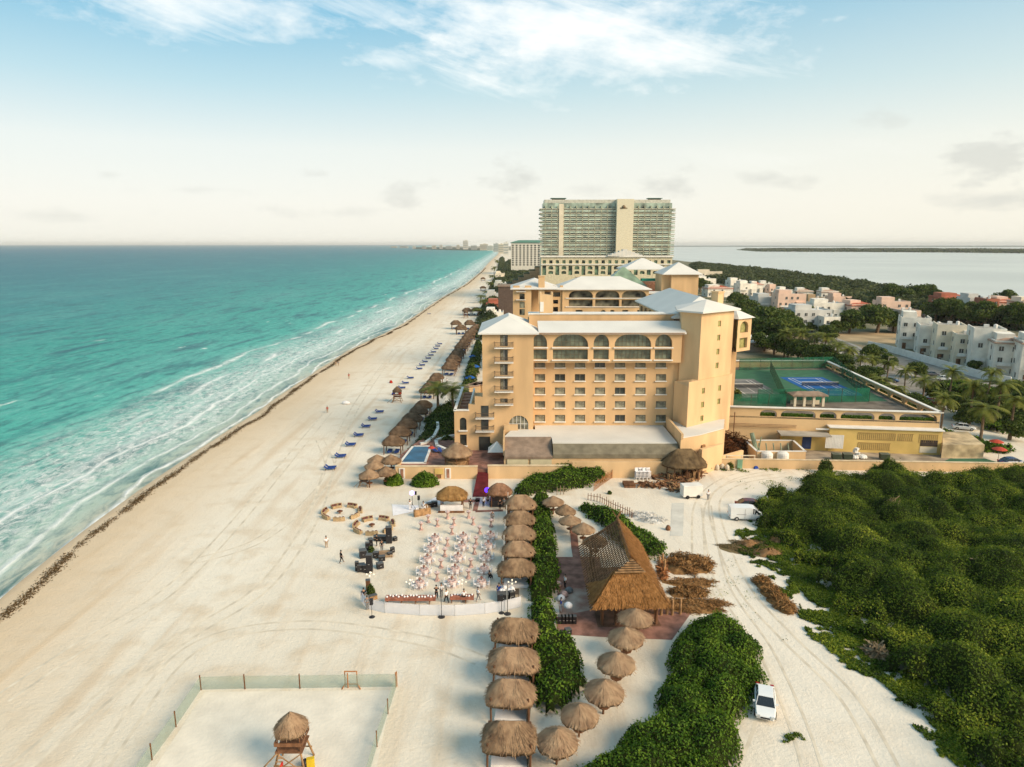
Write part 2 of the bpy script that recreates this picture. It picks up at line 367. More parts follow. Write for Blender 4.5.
# ------------------------------------------------------------------ ground, sea, lagoon
SH=[(-60,650),(0,592),(60,545),(130,493),(200,446),(240,421),(300,380),(345,351),(400,325),(413,316),(440,298),(465,284),(480,272),(489,262),(497,255),(500,250.5)]
shp=sorted([(G(x,y,-.3)[1],G(x,y,-.3)[0]) for x,y in SH])
sY=np.array([-200]+[a for a,b in shp]+[7000,12000]); sX=np.array([-60]+[b for a,b in shp]+[-260,-1500])
def shore(Y): return float(np.interp(Y,sY,sX))
LG=[(1300,350),(1024,312),(985,304.5),(940,297),(900,289),(850,281.5),(800,275),(750,269),(700,263)]
lgp=sorted([(G(x,y,-.3)[1],G(x,y,-.3)[0]) for x,y in LG])
lY=np.array([-200,200]+[a for a,b in lgp]+[4000,12000]); lX=np.array([900,700]+[b for a,b in lgp]+[480,500])
def lshore(Y): return float(np.interp(Y,lY,lX))
def sand_material():
    m=bpy.data.materials.new('sand'); m.use_nodes=True; nt=m.node_tree; N=nt.nodes; L=nt.links; b=N['Principled BSDF']
    b.inputs['Roughness'].default_value=.95; b.inputs['Specular IOR Level'].default_value=.1
    uv=N.new('ShaderNodeUVMap'); uv.uv_map='UVMap'; s=N.new('ShaderNodeSeparateXYZ'); L.new(uv.outputs[0],s.inputs[0])
    tc=N.new('ShaderNodeTexCoord')
    def nz(sc,st=(1,1,1),rot=0,det=5,rough=.5,dis=0):
        mp=N.new('ShaderNodeMapping'); mp.inputs['Scale'].default_value=st; mp.inputs['Rotation'].default_value=(0,0,rot); L.new(tc.outputs['Object'],mp.inputs[0])
        n=N.new('ShaderNodeTexNoise'); n.inputs['Scale'].default_value=sc; n.inputs['Detail'].default_value=det; n.inputs['Roughness'].default_value=rough; n.inputs['Distortion'].default_value=dis; L.new(mp.outputs[0],n.inputs['Vector']); return n.outputs['Fac']
    def M(op,a,b_=None,c=None,cl=False):
        n=N.new('ShaderNodeMath'); n.operation=op; n.use_clamp=cl
        for i,v in enumerate((a,b_,c)):
            if v is None: continue
            if isinstance(v,(int,float)): n.inputs[i].default_value=v
            else: L.new(v,n.inputs[i])
        return n.outputs[0]
    def MX(f,a,b_):
        n=N.new('ShaderNodeMix'); n.data_type='RGBA'
        for i,v in ((0,f),(6,a),(7,b_)):
            if isinstance(v,(int,float)): n.inputs[i].default_value=v
            elif isinstance(v,tuple): n.inputs[i].default_value=(*v,1)
            else: L.new(v,n.inputs[i])
        return n.outputs[2]
    big=nz(.03); mid=nz(.25,det=6); fine=nz(2.5,det=6,rough=.7); trk=nz(.35,(1,.06,1),R(-6),dis=.5); trk2=nz(.5,(.08,1,1),R(20))
    c=MX(M('MULTIPLY',M('SUBTRACT',big,.35),3.2,cl=True),(.68,.60,.48),(.75,.68,.565))
    c=MX(M('MULTIPLY',M('SUBTRACT',mid,.5),2.6,cl=True),c,(.55,.425,.285))
    c=MX(M('MULTIPLY',M('SUBTRACT',trk,.53),3.5,cl=True),c,(.58,.45,.31))
    c=MX(M('MULTIPLY',M('SUBTRACT',trk2,.60),3.0,cl=True),c,(.68,.60,.47))
    c=MX(M('MULTIPLY',M('SUBTRACT',fine,.52),.9,cl=True),c,(.50,.40,.28))
    u=M('ADD',s.outputs[0],M('MULTIPLY',M('SUBTRACT',mid,.5),9))
    # berm: warmer coarse sand towards the water, damp strip at the edge
    f1=M('SUBTRACT',1,M('DIVIDE',M('SUBTRACT',u,5),15,cl=True)); c=MX(M('MULTIPLY',f1,.7),c,(.60,.43,.255))
    f2=M('SUBTRACT',1,M('DIVIDE',M('SUBTRACT',s.outputs[0],-.5),2.5,cl=True)); c=MX(M('MULTIPLY',f2,.75),c,(.34,.27,.2))
    # far along the land: built-up strip of gardens and streets behind the beach
    g=M('DIVIDE',M('SUBTRACT',u,80),8,cl=True); y=M('DIVIDE',M('SUBTRACT',s.outputs[1],150),15,cl=True)
    gm=MX(M('MULTIPLY',M('SUBTRACT',nz(.05,det=3),.42),5,cl=True),(.085,.095,.045),(.26,.22,.15))
    c=MX(M('MULTIPLY',g,y),c,gm)
    so_=N.new('ShaderNodeSeparateXYZ'); L.new(tc.outputs['Object'],so_.inputs[0])
    wt=M('MULTIPLY',M('DIVIDE',M('SUBTRACT',M('ADD',so_.outputs[0],M('MULTIPLY',M('SUBTRACT',mid,.5),10)),17),8,cl=True),M('DIVIDE',M('SUBTRACT',118,so_.outputs[1]),10,cl=True))
    c=MX(M('MULTIPLY',wt,M('MULTIPLY_ADD',fine,.5,.3)),c,(.76,.70,.60))
    ft=nz(1.4,det=5,rough=.8); c=MX(M('MULTIPLY',M('SUBTRACT',ft,.56),3.0,cl=True),c,(.52,.43,.32))
    L.new(c,b.inputs['Base Color'])
    bp=N.new('ShaderNodeBump'); bp.inputs['Strength'].default_value=.42; bp.inputs['Distance'].default_value=.25
    L.new(M('ADD',M('ADD',fine,M('MULTIPLY',trk,1.2)),M('MULTIPLY',mid,1.5)),bp.inputs['Height']); L.new(bp.outputs[0],b.inputs['Normal'])
    return m
sand=sand_material()
# land sheet
Ys=list(np.arange(-60,60,6))+list(np.arange(60,260,8))+list(np.arange(260,900,40))+list(np.arange(900,4000,200))+[4000,5000,6000,7500,9500,12000]
ds=[-25,-4,0,1.5,4,7,12,20,30,45,60]; Vv=[];UV=[]; rows=len(Ys)
prof={-25:-2.5,-4:-1.0,0:-.5,1.5:-.28,4:-.12,7:-.03}
ncol=len(ds)+14
for Y in Ys:
    xs=shore(Y); xl=lshore(Y)
    wob=0.6*noise.noise((Y*.07,0,0))
    for d in ds:
        Vv.append((xs+d+wob*(1 if d<20 else 0),Y,prof.get(d,0))); UV.append((d,Y))
    a=xs+60
    for k in range(14):
        t=(k+1)/14; x=a+(xl+15-a)*t
        z=0 if k<12 else (-.05 if k==12 else -2.5)
        if k==12: x=xl-2
        Vv.append((x,Y,z)); UV.append((x-xs,Y))
Q=[(r*ncol+c,r*ncol+c+1,(r+1)*ncol+c+1,(r+1)*ncol+c) for r in range(rows-1) for c in range(ncol-1)]
land=meshobj('ground',Vv,Q,sand,smooth=True); land['kind']='structure'
uvl=land.data.uv_layers.new(name='UVMap'); UVa=np.array(UV,dtype=np.float32); li=np.empty(len(land.data.loops),dtype=np.int32); land.data.loops.foreach_get('vertex_index',li); uvl.data.foreach_set('uv',UVa[li].ravel())
def sea_material():
    m=bpy.data.materials.new('sea_water'); m.use_nodes=True; nt=m.node_tree; N=nt.nodes; L=nt.links; b=N['Principled BSDF']
    uv=N.new('ShaderNodeUVMap'); uv.uv_map='UVMap'; s=N.new('ShaderNodeSeparateXYZ'); L.new(uv.outputs[0],s.inputs[0]); u=s.outputs[0]; v=s.outputs[1]
    def M(op,a,b_=None,c=None,cl=False):
        n=N.new('ShaderNodeMath'); n.operation=op; n.use_clamp=cl
        for i,q in enumerate((a,b_,c)):
            if q is None: continue
            if isinstance(q,(int,float)): n.inputs[i].default_value=q
            else: L.new(q,n.inputs[i])
        return n.outputs[0]
    def nz(sc,st=(1,1,1),det=5,rough=.55,dis=0,off=0):
        mp=N.new('ShaderNodeMapping'); mp.inputs['Scale'].default_value=st; mp.inputs['Location'].default_value=(off,off,0); L.new(uv.outputs[0],mp.inputs[0])
        n=N.new('ShaderNodeTexNoise'); n.inputs['Scale'].default_value=sc; n.inputs['Detail'].default_value=det; n.inputs['Roughness'].default_value=rough; n.inputs['Distortion'].default_value=dis; L.new(mp.outputs[0],n.inputs['Vector']); return n.outputs['Fac']
    def MX(f,a,b_):
        n=N.new('ShaderNodeMix'); n.data_type='RGBA'
        for i,q in ((0,f),(6,a),(7,b_)):
            if isinstance(q,(int,float)): n.inputs[i].default_value=q
            elif isinstance(q,tuple): n.inputs[i].default_value=(*q,1)
            else: L.new(q,n.inputs[i])
        return n.outputs[2]
    # depth colour by distance from the shore
    rp=N.new('ShaderNodeValToRGB'); e=rp.color_ramp.elements
    lu=M('DIVIDE',M('LOGARITHM',M('MAXIMUM',M('ADD',u,M('MULTIPLY',M('SUBTRACT',nz(.02,(1,.5,1)),.5),M('MULTIPLY',u,.9))),1),10),4.5,cl=True); L.new(lu,rp.inputs['Fac'])
    e[0].position=0; e[0].color=(.46,.46,.36,1); e[1].position=1; e[1].color=(.012,.06,.12,1)
    for ps,cl in ((.16,(.34,.45,.37)),(.27,(.17,.42,.35)),(.36,(.06,.38,.30)),(.46,(.018,.285,.225)),(.54,(.012,.20,.19)),(.62,(.012,.135,.16)),(.75,(.011,.085,.135))):
        k=e.new(ps); k.color=(*cl,1)
    c=rp.outputs[0]
    # swell light and shade painted into the colour: dark faces along the shore
    sw=nz(.11,(1,.22,1),det=5,dis=.4); sw2=nz(.55,(1,.45,1),det=6,off=9,rough=.65)
    sw3=nz(.018,(1,.35,1),det=6,off=5,rough=.6)
    c=MX(M('MULTIPLY',M('SUBTRACT',sw,.5),5.0,cl=True),c,(.004,.11,.12))
    c=MX(M('MULTIPLY',M('SUBTRACT',sw2,.5),3.4,cl=True),c,(.006,.10,.12))
    c=MX(M('MULTIPLY',M('SUBTRACT',.5,sw3),1.3,cl=True),c,(.14,.36,.33))
    c=MX(M('MULTIPLY',M('SUBTRACT',.46,sw2),2.2,cl=True),c,(.32,.52,.48))
    sw4=nz(.3,(1,.28,1),det=6,off=21,rough=.6,dis=.5)
    c=MX(M('MULTIPLY',M('MULTIPLY',M('SUBTRACT',sw4,.53),7,cl=True),M('MULTIPLY',M('DIVIDE',M('SUBTRACT',2500,u),2000,cl=True),.75)),c,(.006,.105,.11))
    c=MX(M('MULTIPLY',M('MULTIPLY',M('SUBTRACT',.40,sw4),8,cl=True),.45),c,(.20,.47,.42))
    # foam
    wv=M('MULTIPLY',M('SUBTRACT',nz(.03,(1,.6,1),det=5,off=3,rough=.5),.5),18)
    uu=M('ADD',u,wv)
    br=nz(.45,(1,.5,1),det=7,rough=.72,off=2)
    foam=None
    patch=nz(.035,(1,.5,1),det=2,off=31)
    for d0,wd,st in ((.5,.7,1.0),(5.0,.9,.85),(12.5,1.2,1.0),(15.5,2.4,.6),(24,2.6,1.0),(36,2.0,.9)):
        q=M('SUBTRACT',1,M('DIVIDE',M('ABSOLUTE',M('SUBTRACT',uu,d0)),wd),cl=True)
        if d0>20: q=M('MULTIPLY',q,M('MULTIPLY',M('SUBTRACT',patch,.485),14,cl=True))
        q=M('MULTIPLY',M('MULTIPLY',q,M('MULTIPLY',M('SUBTRACT',br,.30),5,cl=True)),st)
        foam=q if foam is None else M('MAXIMUM',foam,q)
    zone=M('MULTIPLY',M('DIVIDE',M('SUBTRACT',44,uu),26,cl=True),M('DIVIDE',M('SUBTRACT',uu,2),8,cl=True))
    lace=M('MULTIPLY',M('MULTIPLY',M('SUBTRACT',nz(.7,(1,.6,1),det=8,rough=.75,off=7,dis=.8),.395),4.2,cl=True),M('MULTIPLY',zone,.95))
    foam=M('MAXIMUM',foam,lace)
    caps=M('MULTIPLY',M('MULTIPLY',M('SUBTRACT',nz(.09,(1.0,.35,1),det=6,rough=.62,off=13),.66),18,cl=True),M('DIVIDE',M('SUBTRACT',160,u),100,cl=True))
    foam=M('MAXIMUM',foam,M('MULTIPLY',caps,M('DIVIDE',M('SUBTRACT',u,20),20,cl=True)))
    c=MX(foam,c,(.80,.80,.76)); L.new(c,b.inputs['Base Color'])
    b.inputs['Specular IOR Level'].default_value=.22
    L.new(M('MULTIPLY_ADD',foam,.4,.45),b.inputs['Roughness'])
    bp=N.new('ShaderNodeBump'); bp.inputs['Strength'].default_value=.55; bp.inputs['Distance'].default_value=.8
    L.new(M('ADD',M('ADD',M('MULTIPLY',sw,1.8),sw2),M('MULTIPLY',foam,.3)),bp.inputs['Height']); L.new(bp.outputs[0],b.inputs['Normal'])
    return m
sds=[-3,0,1,2,4,7,10,14,19,25,32,40,50,65,80,100,130,170,220,300,450,700,1200,2500,6000,12000,20000]
Yw=list(np.arange(-60,60,4))+list(np.arange(60,260,5))+list(np.arange(260,900,30))+list(np.arange(900,4000,200))+[4000,5000,6000,7500,9500,12000,20000,42000]
Vv=[];UV=[]
for Y in Yw:
    xs=shore(min(Y,12000))
    for d in sds:
        x=xs-d*(1 if Y<9600 else 1); z=-.42
        if 8<d<36: z+=.12*math.sin(d*.7+2.2*noise.noise((Y*.03,1,0)))
        Vv.append((x,Y,z)); UV.append((d,Y))
nc=len(sds); Q=[(r*nc+c+1,r*nc+c,(r+1)*nc+c,(r+1)*nc+c+1) for r in range(len(Yw)-1) for c in range(nc-1)]
sea=meshobj('sea',Vv,Q,sea_material(),smooth=True); sea['kind']='structure'
uvl=sea.data.uv_layers.new(name='UVMap'); UVa=np.array(UV,dtype=np.float32); li=np.empty(len(sea.data.loops),dtype=np.int32); sea.data.loops.foreach_get('vertex_index',li); uvl.data.foreach_set('uv',UVa[li].ravel())
lag=mat('lagoon_water',(.50,.50,.43),.3,.5,.08,.004,.25,.15)
V=[(lshore(Y)-8 if Y<12000 else 300,Y,-.45) for Y in Yw if Y>100]+[(22000,Y,-.45) for Y in Yw if Y>100]; n=len(V)//2
lo=meshobj('lagoon',V,[(i,i+n,i+n+1,i+1) for i in range(n-1)],lag); lo['kind']='structure'
# the seaweed wrack along the high-water line
wrack=mat('seaweed',(.075,.042,.016),.95,.1,.3,1.0,col2=(.12,.08,.035))
Pn=[]
for Y in np.arange(40,1200,.12 ):
    if Y>350 and random.random()<.6: continue
    k=max(0,.55+.9*noise.noise((Y*.12,3,0))+.5*noise.noise((Y*.5,7,0)))
    for q in range(int(14*k+.5)):
        d=3.1+random.gauss(0,.28+.25*k)+1.3*noise.noise((Y*.06,5,0))
        Pn.append((shore(Y)+d,Y+random.uniform(-.2,.2),-.19+.02*d+random.uniform(0,.06)))
Pn=np.array(Pn); Vl,Ql,vv=leafcloud(Pn,np.tile([0,0,1.],(len(Pn),1)),.12,.6,.35)
sw=meshobj('seaweed_line',Vl,Ql,wrack,None,vv); tag(sw,'long brown line of washed-up seaweed along the waterline','seaweed',kind='stuff')

# ------------------------------------------------------------------ marine haze
_b=MB(); _b.box(0,21500,-3.6,46000,44000,96)
hz=_b.build('haze',[]); hz['kind']='stuff'; hz['label']='thin pale marine haze filling the air over the coast'; hz['category']='haze'
hm=bpy.data.materials.new('haze_air'); hm.use_nodes=True; hm.node_tree.nodes.remove(hm.node_tree.nodes['Principled BSDF']); hv=hm.node_tree.nodes.new('ShaderNodeVolumePrincipled'); hv.inputs['Density'].default_value=4.5e-5; hv.inputs['Color'].default_value=(.97,.95,.90,1); hm.node_tree.links.new(hv.outputs[0],hm.node_tree.nodes['Material Output'].inputs['Volume']); hz.data.materials.append(hm)

# tyre and tractor tracks pressed into the sand
trm=mat('packed_sand',(.66,.575,.45),.95,.1,.12,.6)
def tracks(px,off,w_=.28,zz=.004):
    a=[G(*p) for p in px]; q=[]
    for i in range(len(a)-1):
        for k in range(8):
            t=k/8; p0=a[max(i-1,0)];p1=a[i];p2=a[i+1];p3=a[min(i+2,len(a)-1)]
            q.append(tuple(.5*((2*p1[j])+(-p0[j]+p2[j])*t+(2*p0[j]-5*p1[j]+4*p2[j]-p3[j])*t*t+(-p0[j]+3*p1[j]-3*p2[j]+p3[j])*t**3) for j in (0,1)))
    q.append(a[-1])
    for s_ in (-off,off):
        b=[]
        for i,p in enumerate(q):
            u=q[max(0,i-1)]; v=q[min(len(q)-1,i+1)]; d=Vector((v[0]-u[0],v[1]-u[1])).normalized(); b.append((p[0]-d.y*s_,p[1]+d.x*s_))
        l_,r_=ropath(b,w_); strip(l_,r_,zz,'tyre_track',trm)
tracks([(700,800),(745,720),(735,640),(705,590),(698,540),(702,500),(730,478),(775,468)],.8,.3,.004)
tracks([(900,790),(850,700),(790,640),(745,590),(722,540),(715,500),(740,482),(790,474)],.8,.3,.008)
tracks([(820,800),(800,730),(765,650),(725,590),(712,545),(706,505)],.75,.25,.012)
tracks([(20,767),(100,700),(180,640),(260,590),(300,540),(320,500),(335,450),(360,400),(395,350)],.9,.35,.004)
tracks([(90,780),(190,650),(300,625),(420,640),(480,660)],.8,.28,.008)
tracks([(0,700),(90,640),(170,590),(230,530),(280,470),(330,410)],.9,.3,.006)
tracks([(200,560),(260,540),(310,500),(330,470),(320,440)],.8,.25,.01)
# ------------------------------------------------------------------ the resort hotel
def under(par, mb, name, mats, smooth=False, label=None):
    o=mb.build(name,mats,par,smooth); o.location=-Vector(par.location)
    if label: o['label']=label
    return o
hotel=thing('resort_hotel','large ochre seaside hotel with white roofs, arched gallery windows and a corner tower','hotel',(12,128,0))
YF,YM,YB=125.0,128.0,126.0
# sea end block and its low extension
mb=MB()
balc=[(504,y,YF) for y in (347,361.5,376,390.6,403.4)]+[(485,417,YF),(485,430,YF)]
ops=[];bz=[]
for x,y,Y in balc:
    X,z=W(x,y,Y); bz.append((X,z)); 
A=(-5.5,YF); Bq=(4.0,YF)
mb.wall(A,Bq,11.9,24,[(X+5.5-.7,X+5.5+.7,z+.15,z+2.25) for X,z in bz[:5] if z>11.9],.3)
ax,az_=W(519,424,YF)
mb.wall(A,Bq,0,11.9,[(bz[4][0]+4.8,bz[4][0]+6.2,bz[4][1]+.1,min(bz[4][1]+2,11.6))]*(bz[4][1]<11.9)+[(4.9,8.6,5.6,8.3,1.8)],.3)
mb.wall((4.0,YF),(4.0,YM),0,24); mb.wall((-5.5,141),A,0,24)
mb.wall((-10.9,YF),(-5.5,YF),0,9.2,[(1.0,2.3,5.4,7.9,.65),(1.0,2.3,2.4,4.6)],.4)
mb.prism([(-8.2,YF),(-5.5,YF),(-5.5,YF+1),(-8.2,YF+1)],9.2,10.4); mb.prism([(-7,YF+.003),(-5.5,YF+.003),(-5.5,YF+1),(-7,YF+1)],10.4,11.9)
mb.wall((-10.9,147),(-10.9,YF),0,9.2); 
mb.prism([(-10.9,YF+.35),(-5.5,YF+.35),(-5.5,146),(-10.9,146)],7.9,8.15)
mb.prism([(-5.5,140.7),(4,140.7),(4,141),(-5.5,141)],0,24)
under(hotel,mb,'sea_end_wall',[ochre])
mb=MB(); mb.box(-10.75,135.5,9.2,.5,21.4,.25); mb.box(-9.5,YF+.15,9.2,2.9,.5,.25); mb.box(-8.2,135.5,8.15,.35,20,1.1)
under(hotel,mb,'terrace_coping',[white])
mb=MB()
for k in range(6):
    mb.box(-9.4,129+k*2.9,8.16,1.7,1.9,.45)
under(hotel,mb,'roof_planter',[tile])
# main facade with the window grid and the projecting arched gallery
cols=[540,560,580,600,620,640.5,661]; rws=[364,377.3,390.7,404.3,418]
X0,X1=4.0,31.9
wops=[];wpos=[]
for y in rws:
    for x in cols:
        X,z=W(x,y,YM); wops.append((X-X0-.98,X-X0+.98,z-.68,z+.62)); wpos.append((X,z))
mb=MB(); mb.wall((X0,YM),(X1,YM),0,18.5,wops,.28)
gx=[(532,547),(553,588),(593.5,609),(614.5,651),(655,672)]; gops=[];gl=[]
for a,b in gx:
    xa=W(a,350,YB)[0]; xb=W(b,350,YB)[0]
    gops.append((xa-3.5,xb-3.5,21.2,23.55,1.7 if b-a<20 else 1.9)); gops.append((xa-3.5,xb-3.5,18.85,20.7)); gl.append((xa,xb))
mb.wall((3.5,YB),(31.6,YB),18.4,24.0,gops,.7)
mb.prism([(3.5,YB),(31.6,YB),(31.6,YM+1),(3.5,YM+1)],18.25,18.4)
mb.wall((31.6,YB),(31.6,YM),18.4,24); 
mb.box(17.6,134,22,28.5,.5,4.5); mb.box(17.6,143,0,28.5,.4,25)
under(hotel,mb,'main_wall',[mat('main_wall_stucco',(.65,.42,.22),.9,.2,.09,.3,.12,3,stretch=(1,1,.22))])
mb=MB(); mb.box(17.6,134,26.5,28.8,.8,.2); mb.box(17.6,138.5,26.0,28.5,8.4,.15)
under(hotel,mb,'flat_roof',[white])
for xa,xb in gl:
    for z0,z1 in ((21.2,23.5),(18.85,20.7)):
        g=MB(); g.box((xa+xb)/2,YB+.78,z0,xb-xa,.08,z1-z0,0)
        n=max(3,int((xb-xa)/.75))
        for k in range(n+1): g.box(xa+(xb-xa)*k/n,YB+.70,z0,.07,.08,z1-z0,1)
        g.box((xa+xb)/2,YB+.69,z0+.85,xb-xa,.05,.08,1)
        under(hotel,g,'gallery_window',[mat('gallery_glass',(.17,.195,.14),.3,.5,.3,.7),mat('bronze_frame',(.16,.14,.09),.6,.3,.1,1)])
        s=MB(); s.box((xa+xb)/2,YB-.1,z0-.22,xb-xa+.4,.45,.2); under(hotel,s,'sill',[white])
wp=MB(); wp.box(0,.22,-.65,1.94,.06,1.26,0); wp.box(0,.17,-.65,.07,.06,1.26,1); wp.box(-.55,.18,-.63,.5,.03,1.2,2)
wp2=MB(); wp2.box(0,.22,-.65,1.94,.06,1.26,0); wp2.box(0,.17,-.65,.07,.06,1.26,1); wp2.box(.1,.18,-.63,1.5,.03,1.2,2)
win1=wp.build('window',[glass,curtain,mat('net_curtain',(.27,.25,.18),.8,.2,.3,1.5)],hotel); win2=wp2.build('window',win1.data.materials[:],hotel)
sb=MB(); sb.box(0,-.08,-.83,2.25,.42,.16); sill=sb.build('sill',[white])
wp3=MB(); wp3.box(0,.22,-.65,1.94,.06,1.26,0); wp3.box(0,.17,-.65,.07,.06,1.26,1); win3=wp3.build('window',[glassd,curtain],hotel)
first={id(win1):True,id(win2):True,id(win3):True}
for i,(X,z) in enumerate(wpos):
    src=random.choice((win1,win2,win1,win2,win3))
    if first[id(src)]: o=src; first[id(src)]=False; s=sill.copy() if i else sill
    else: o=src.copy(); C.objects.link(o); s=sill.copy()
    if s is not sill: C.objects.link(s)
    o.parent=hotel; o.location=Vector((X,YM,z))-hotel.location; s.parent=o; s.location=(0,0,0)
# balconies
bp_=MB(); bp_.box(0,-.55,-.18,3.5,1.15,.18,0)
balp=bp_.build('balcony',[white],hotel)
rl=MB()
for k in range(25): rl.box(-1.7+k*3.4/24,-1.08,0,.035,.035,.95)
for k in range(7):
    for sx_ in (-1.7,1.7): rl.box(sx_,-1.08+k*.17,0,.035,.035,.95)
rl.box(0,-1.08,.93,3.46,.07,.07); rl.box(-1.7,-.55,.93,.07,1.05,.07); rl.box(1.7,-.55,.93,.07,1.05,.07)
railp=rl.build('railing',[rail],balp)
dp=MB(); dp.box(0,.22,.1,1.36,.06,2.1,0); dp.box(0,.16,.1,.06,.05,2.1,1); dp.box(-.36,.17,.1,.5,.03,2.05,2)
doorp=dp.build('balcony_door',[glassd,white,mat('net_curtain',(.4,.38,.3))],balp)
for i,(X,z) in enumerate(bz):
    o=balp if i==0 else copy_tree(balp,hotel)
    o.location=Vector((X,YF-.002,z))-hotel.location
for q in [(X,YF-.02,z+.1,1.4,.1,2.1) for X,z in bz[5:]]+[(-5.2,YF-.03,1.5,2.1,.1,2.7),(-9.25,YF+.38,5.3,1.5,.05,2.7),(-9.25,YF+.38,2.3,1.5,.05,2.4)]:
    mb=MB(); mb.box(*q); under(hotel,mb,'doorway',[glassd])
mb=MB(); mb.box(1.25,YF+.25,5.6,3.8,.05,2.8,0)
for k in range(6): mb.box(-.55+k*.72,YF+.2,5.6,.08,.06,2.7,1)
mb.box(1.25,YF+.19,6.6,3.7,.06,.08,1)
under(hotel,mb,'arched_window',[glass,white])
mb=MB()
for z in (5.25,2.25): mb.box(-9.25,YF-.12,z,1.7,.4,.2)
under(hotel,mb,'arch_sill',[white])
# roofs
mb=MB(); mb.hip(-5.5,YF,4.2,141,24,2.6,.75,0)
under(hotel,mb,'hip_roof',[roofw])
mb=MB(); V=[(4.9,YB-.8,24),(32.2,YB-.8,24),(32.2,131.4,25.5),(4.9,131.4,25.5)]; V2=[(a,b,c-.3) for a,b,c in V]
mb.add(V+V2,[(0,1,2,3),(5,4,7,6)[::-1],(4,5,1,0),(5,6,2,1),(6,7,3,2),(7,4,0,3)])
under(hotel,mb,'gallery_roof',[roofw])
mb=MB(); mb.box(18,YB-.83,23.82,27.7,.1,.14); under(hotel,mb,'eaves_trim',[mat('eaves_brown',(.3,.16,.08),.9,.2)])
# tower
TW=[(31.6,127.0),(34.5,124.2),(42.3,130.1),(39.0,134.6),(33.0,134.6)]
mb=MB()
mb.wall(TW[0],TW[1],0,28.0); 
mb.wall(TW[1],TW[2],15,28.0,[(5.0,5.9,z-.55,z+.55) for z in (25.4,22.75,20.1,17.45)],.25)
mb.wall(TW[2],TW[3],0,28); mb.wall(TW[3],TW[4],0,28); mb.wall(TW[4],TW[0],0,28)
BU=[(30.9,127.4),(32.3,122.2),(41.8,129.35),(43,131)]
mb.wall(BU[0],BU[1],0,14.4); mb.wall(BU[1],BU[2],0,15.3,[(3.9,4.8,z-.55,z+.55) for z in (13.1,10.45,7.8,5.15)]+[(8.8,9.7,z-.55,z+.55) for z in (13.0,10.4)],.25)
mb.wall(BU[2],BU[3],0,15.3)
mb.add([(30.9,127.4,14.4),(32.3,122.2,14.4),(32.9,122.7,15.3),(41.8,129.35,15.3),(43,131,15.3),(35,130,15.3)],[(0,1,2,5),(2,3,4,5)])
tw_=under(hotel,mb,'tower_wall',[ochre2])
d_=Vector((7.8,5.9,0)).normalized(); n_=Vector((d_.y,-d_.x,0))
mb=MB(); a_=math.atan2(d_.y,d_.x)
for z in (25.4,22.75,20.1,17.45):
    q=Vector((34.5,124.2,0))+d_*5.45-n_*.2; mb.box(q.x,q.y,z-.55,.9,.05,1.1,rz=a_)
d2=Vector((9.5,7.15,0)).normalized(); n2_=Vector((d2.y,-d2.x,0)); a2=math.atan2(d2.y,d2.x)
for u,zz in ((4.35,(13.1,10.45,7.8,5.15)),(9.25,(13.0,10.4))):
    for z in zz:
        q=Vector((32.3,122.2,0))+d2*u-n2_*.2; mb.box(q.x,q.y,z-.55,.9,.05,1.1,rz=a2)
for k in range(10):
    o=MB(); o.v=mb.v[8*k:8*k+8]; o.f=[(3,2,1,0),(4,5,6,7),(0,1,5,4),(1,2,6,5),(2,3,7,6),(3,0,4,7)]; o.m=[0]*6
    under(hotel,o,'tower_window',[mat('green_pane',(.3,.28,.1),.4,.4,.2,2)])
E_=[(30.6,126.8),(34.4,123.0),(43.5,129.9),(39.8,135.6),(32.3,135.6)]; ap=(37,130.4,29.7)
mb=MB(); V=[(a,b,28.0) for a,b in E_]+[ap]+[(a,b,27.7) for a,b in E_]
mb.add(V,[(i,(i+1)%5,5) for i in range(5)]+[(6+i,6+(i+1)%5,(i+1)%5,i) for i in range(5)]+[(10,9,8,7,6)])
mb.hip(31.8,133,44.5,173,26,3.6,.7,0)
bx_=Vector((43.6,133.2,0)); mb.box(bx_.x,bx_.y,26.0,5.4,5.4,1.3,0,a_,top=.2)
under(hotel,mb,'tower_roof',[roofw])
mb=MB(); mb.box(39.4,131.6,27.6,1.7,1.5,3.3,0,a_); mb.box(39.4,131.6,30.9,2.0,1.8,.25,0,a_); under(hotel,mb,'chimney',[ochre2])
mb=MB(); q=bx_; A3=q-d_*2.2+n_*2.2; B3=q+d_*2.2+n_*2.2; 
mb.wall((A3.x,A3.y),(B3.x,B3.y),19.6,26,[(.8,3.4,23.2,25.4,1.1),(.8,3.4,20.2,22.2)],.5)
C3=B3-n_*4.4; D3=A3-n_*4.4; mb.wall((B3.x,B3.y),(C3.x,C3.y),19.6,26); mb.wall((C3.x,C3.y),(D3.x,D3.y),19.6,26)
mb.add([(p.x,p.y,19.6) for p in (A3,B3,C3,D3)],[(3,2,1,0)])
under(hotel,mb,'corner_gallery',[ochre2])
mb=MB(); q=bx_+n_*1.6; mb.box(q.x,q.y,20,3.4,.05,5.5,rz=a_); under(hotel,mb,'corner_glass',[mat('green_pane',(.3,.28,.1))])
# courtyard wing (runs back from the tower)
mb=MB()
mb.wall((32,172),(32,135),0,26,[(1.5+k*5.1,5.5+k*5.1,z,z+2.0,(.8 if z>22 else 0)) for k in range(7) for z in (23,20.2,17.4)],1.2)
mb.box(38.6,154,0,12.6,38,25.8)
under(hotel,mb,'side_wing_wall',[ochre]); mb=MB(); mb.box(32.28,153.5,16.5,.05,36.5,9); under(hotel,mb,'side_wing_gallery',[glassd])
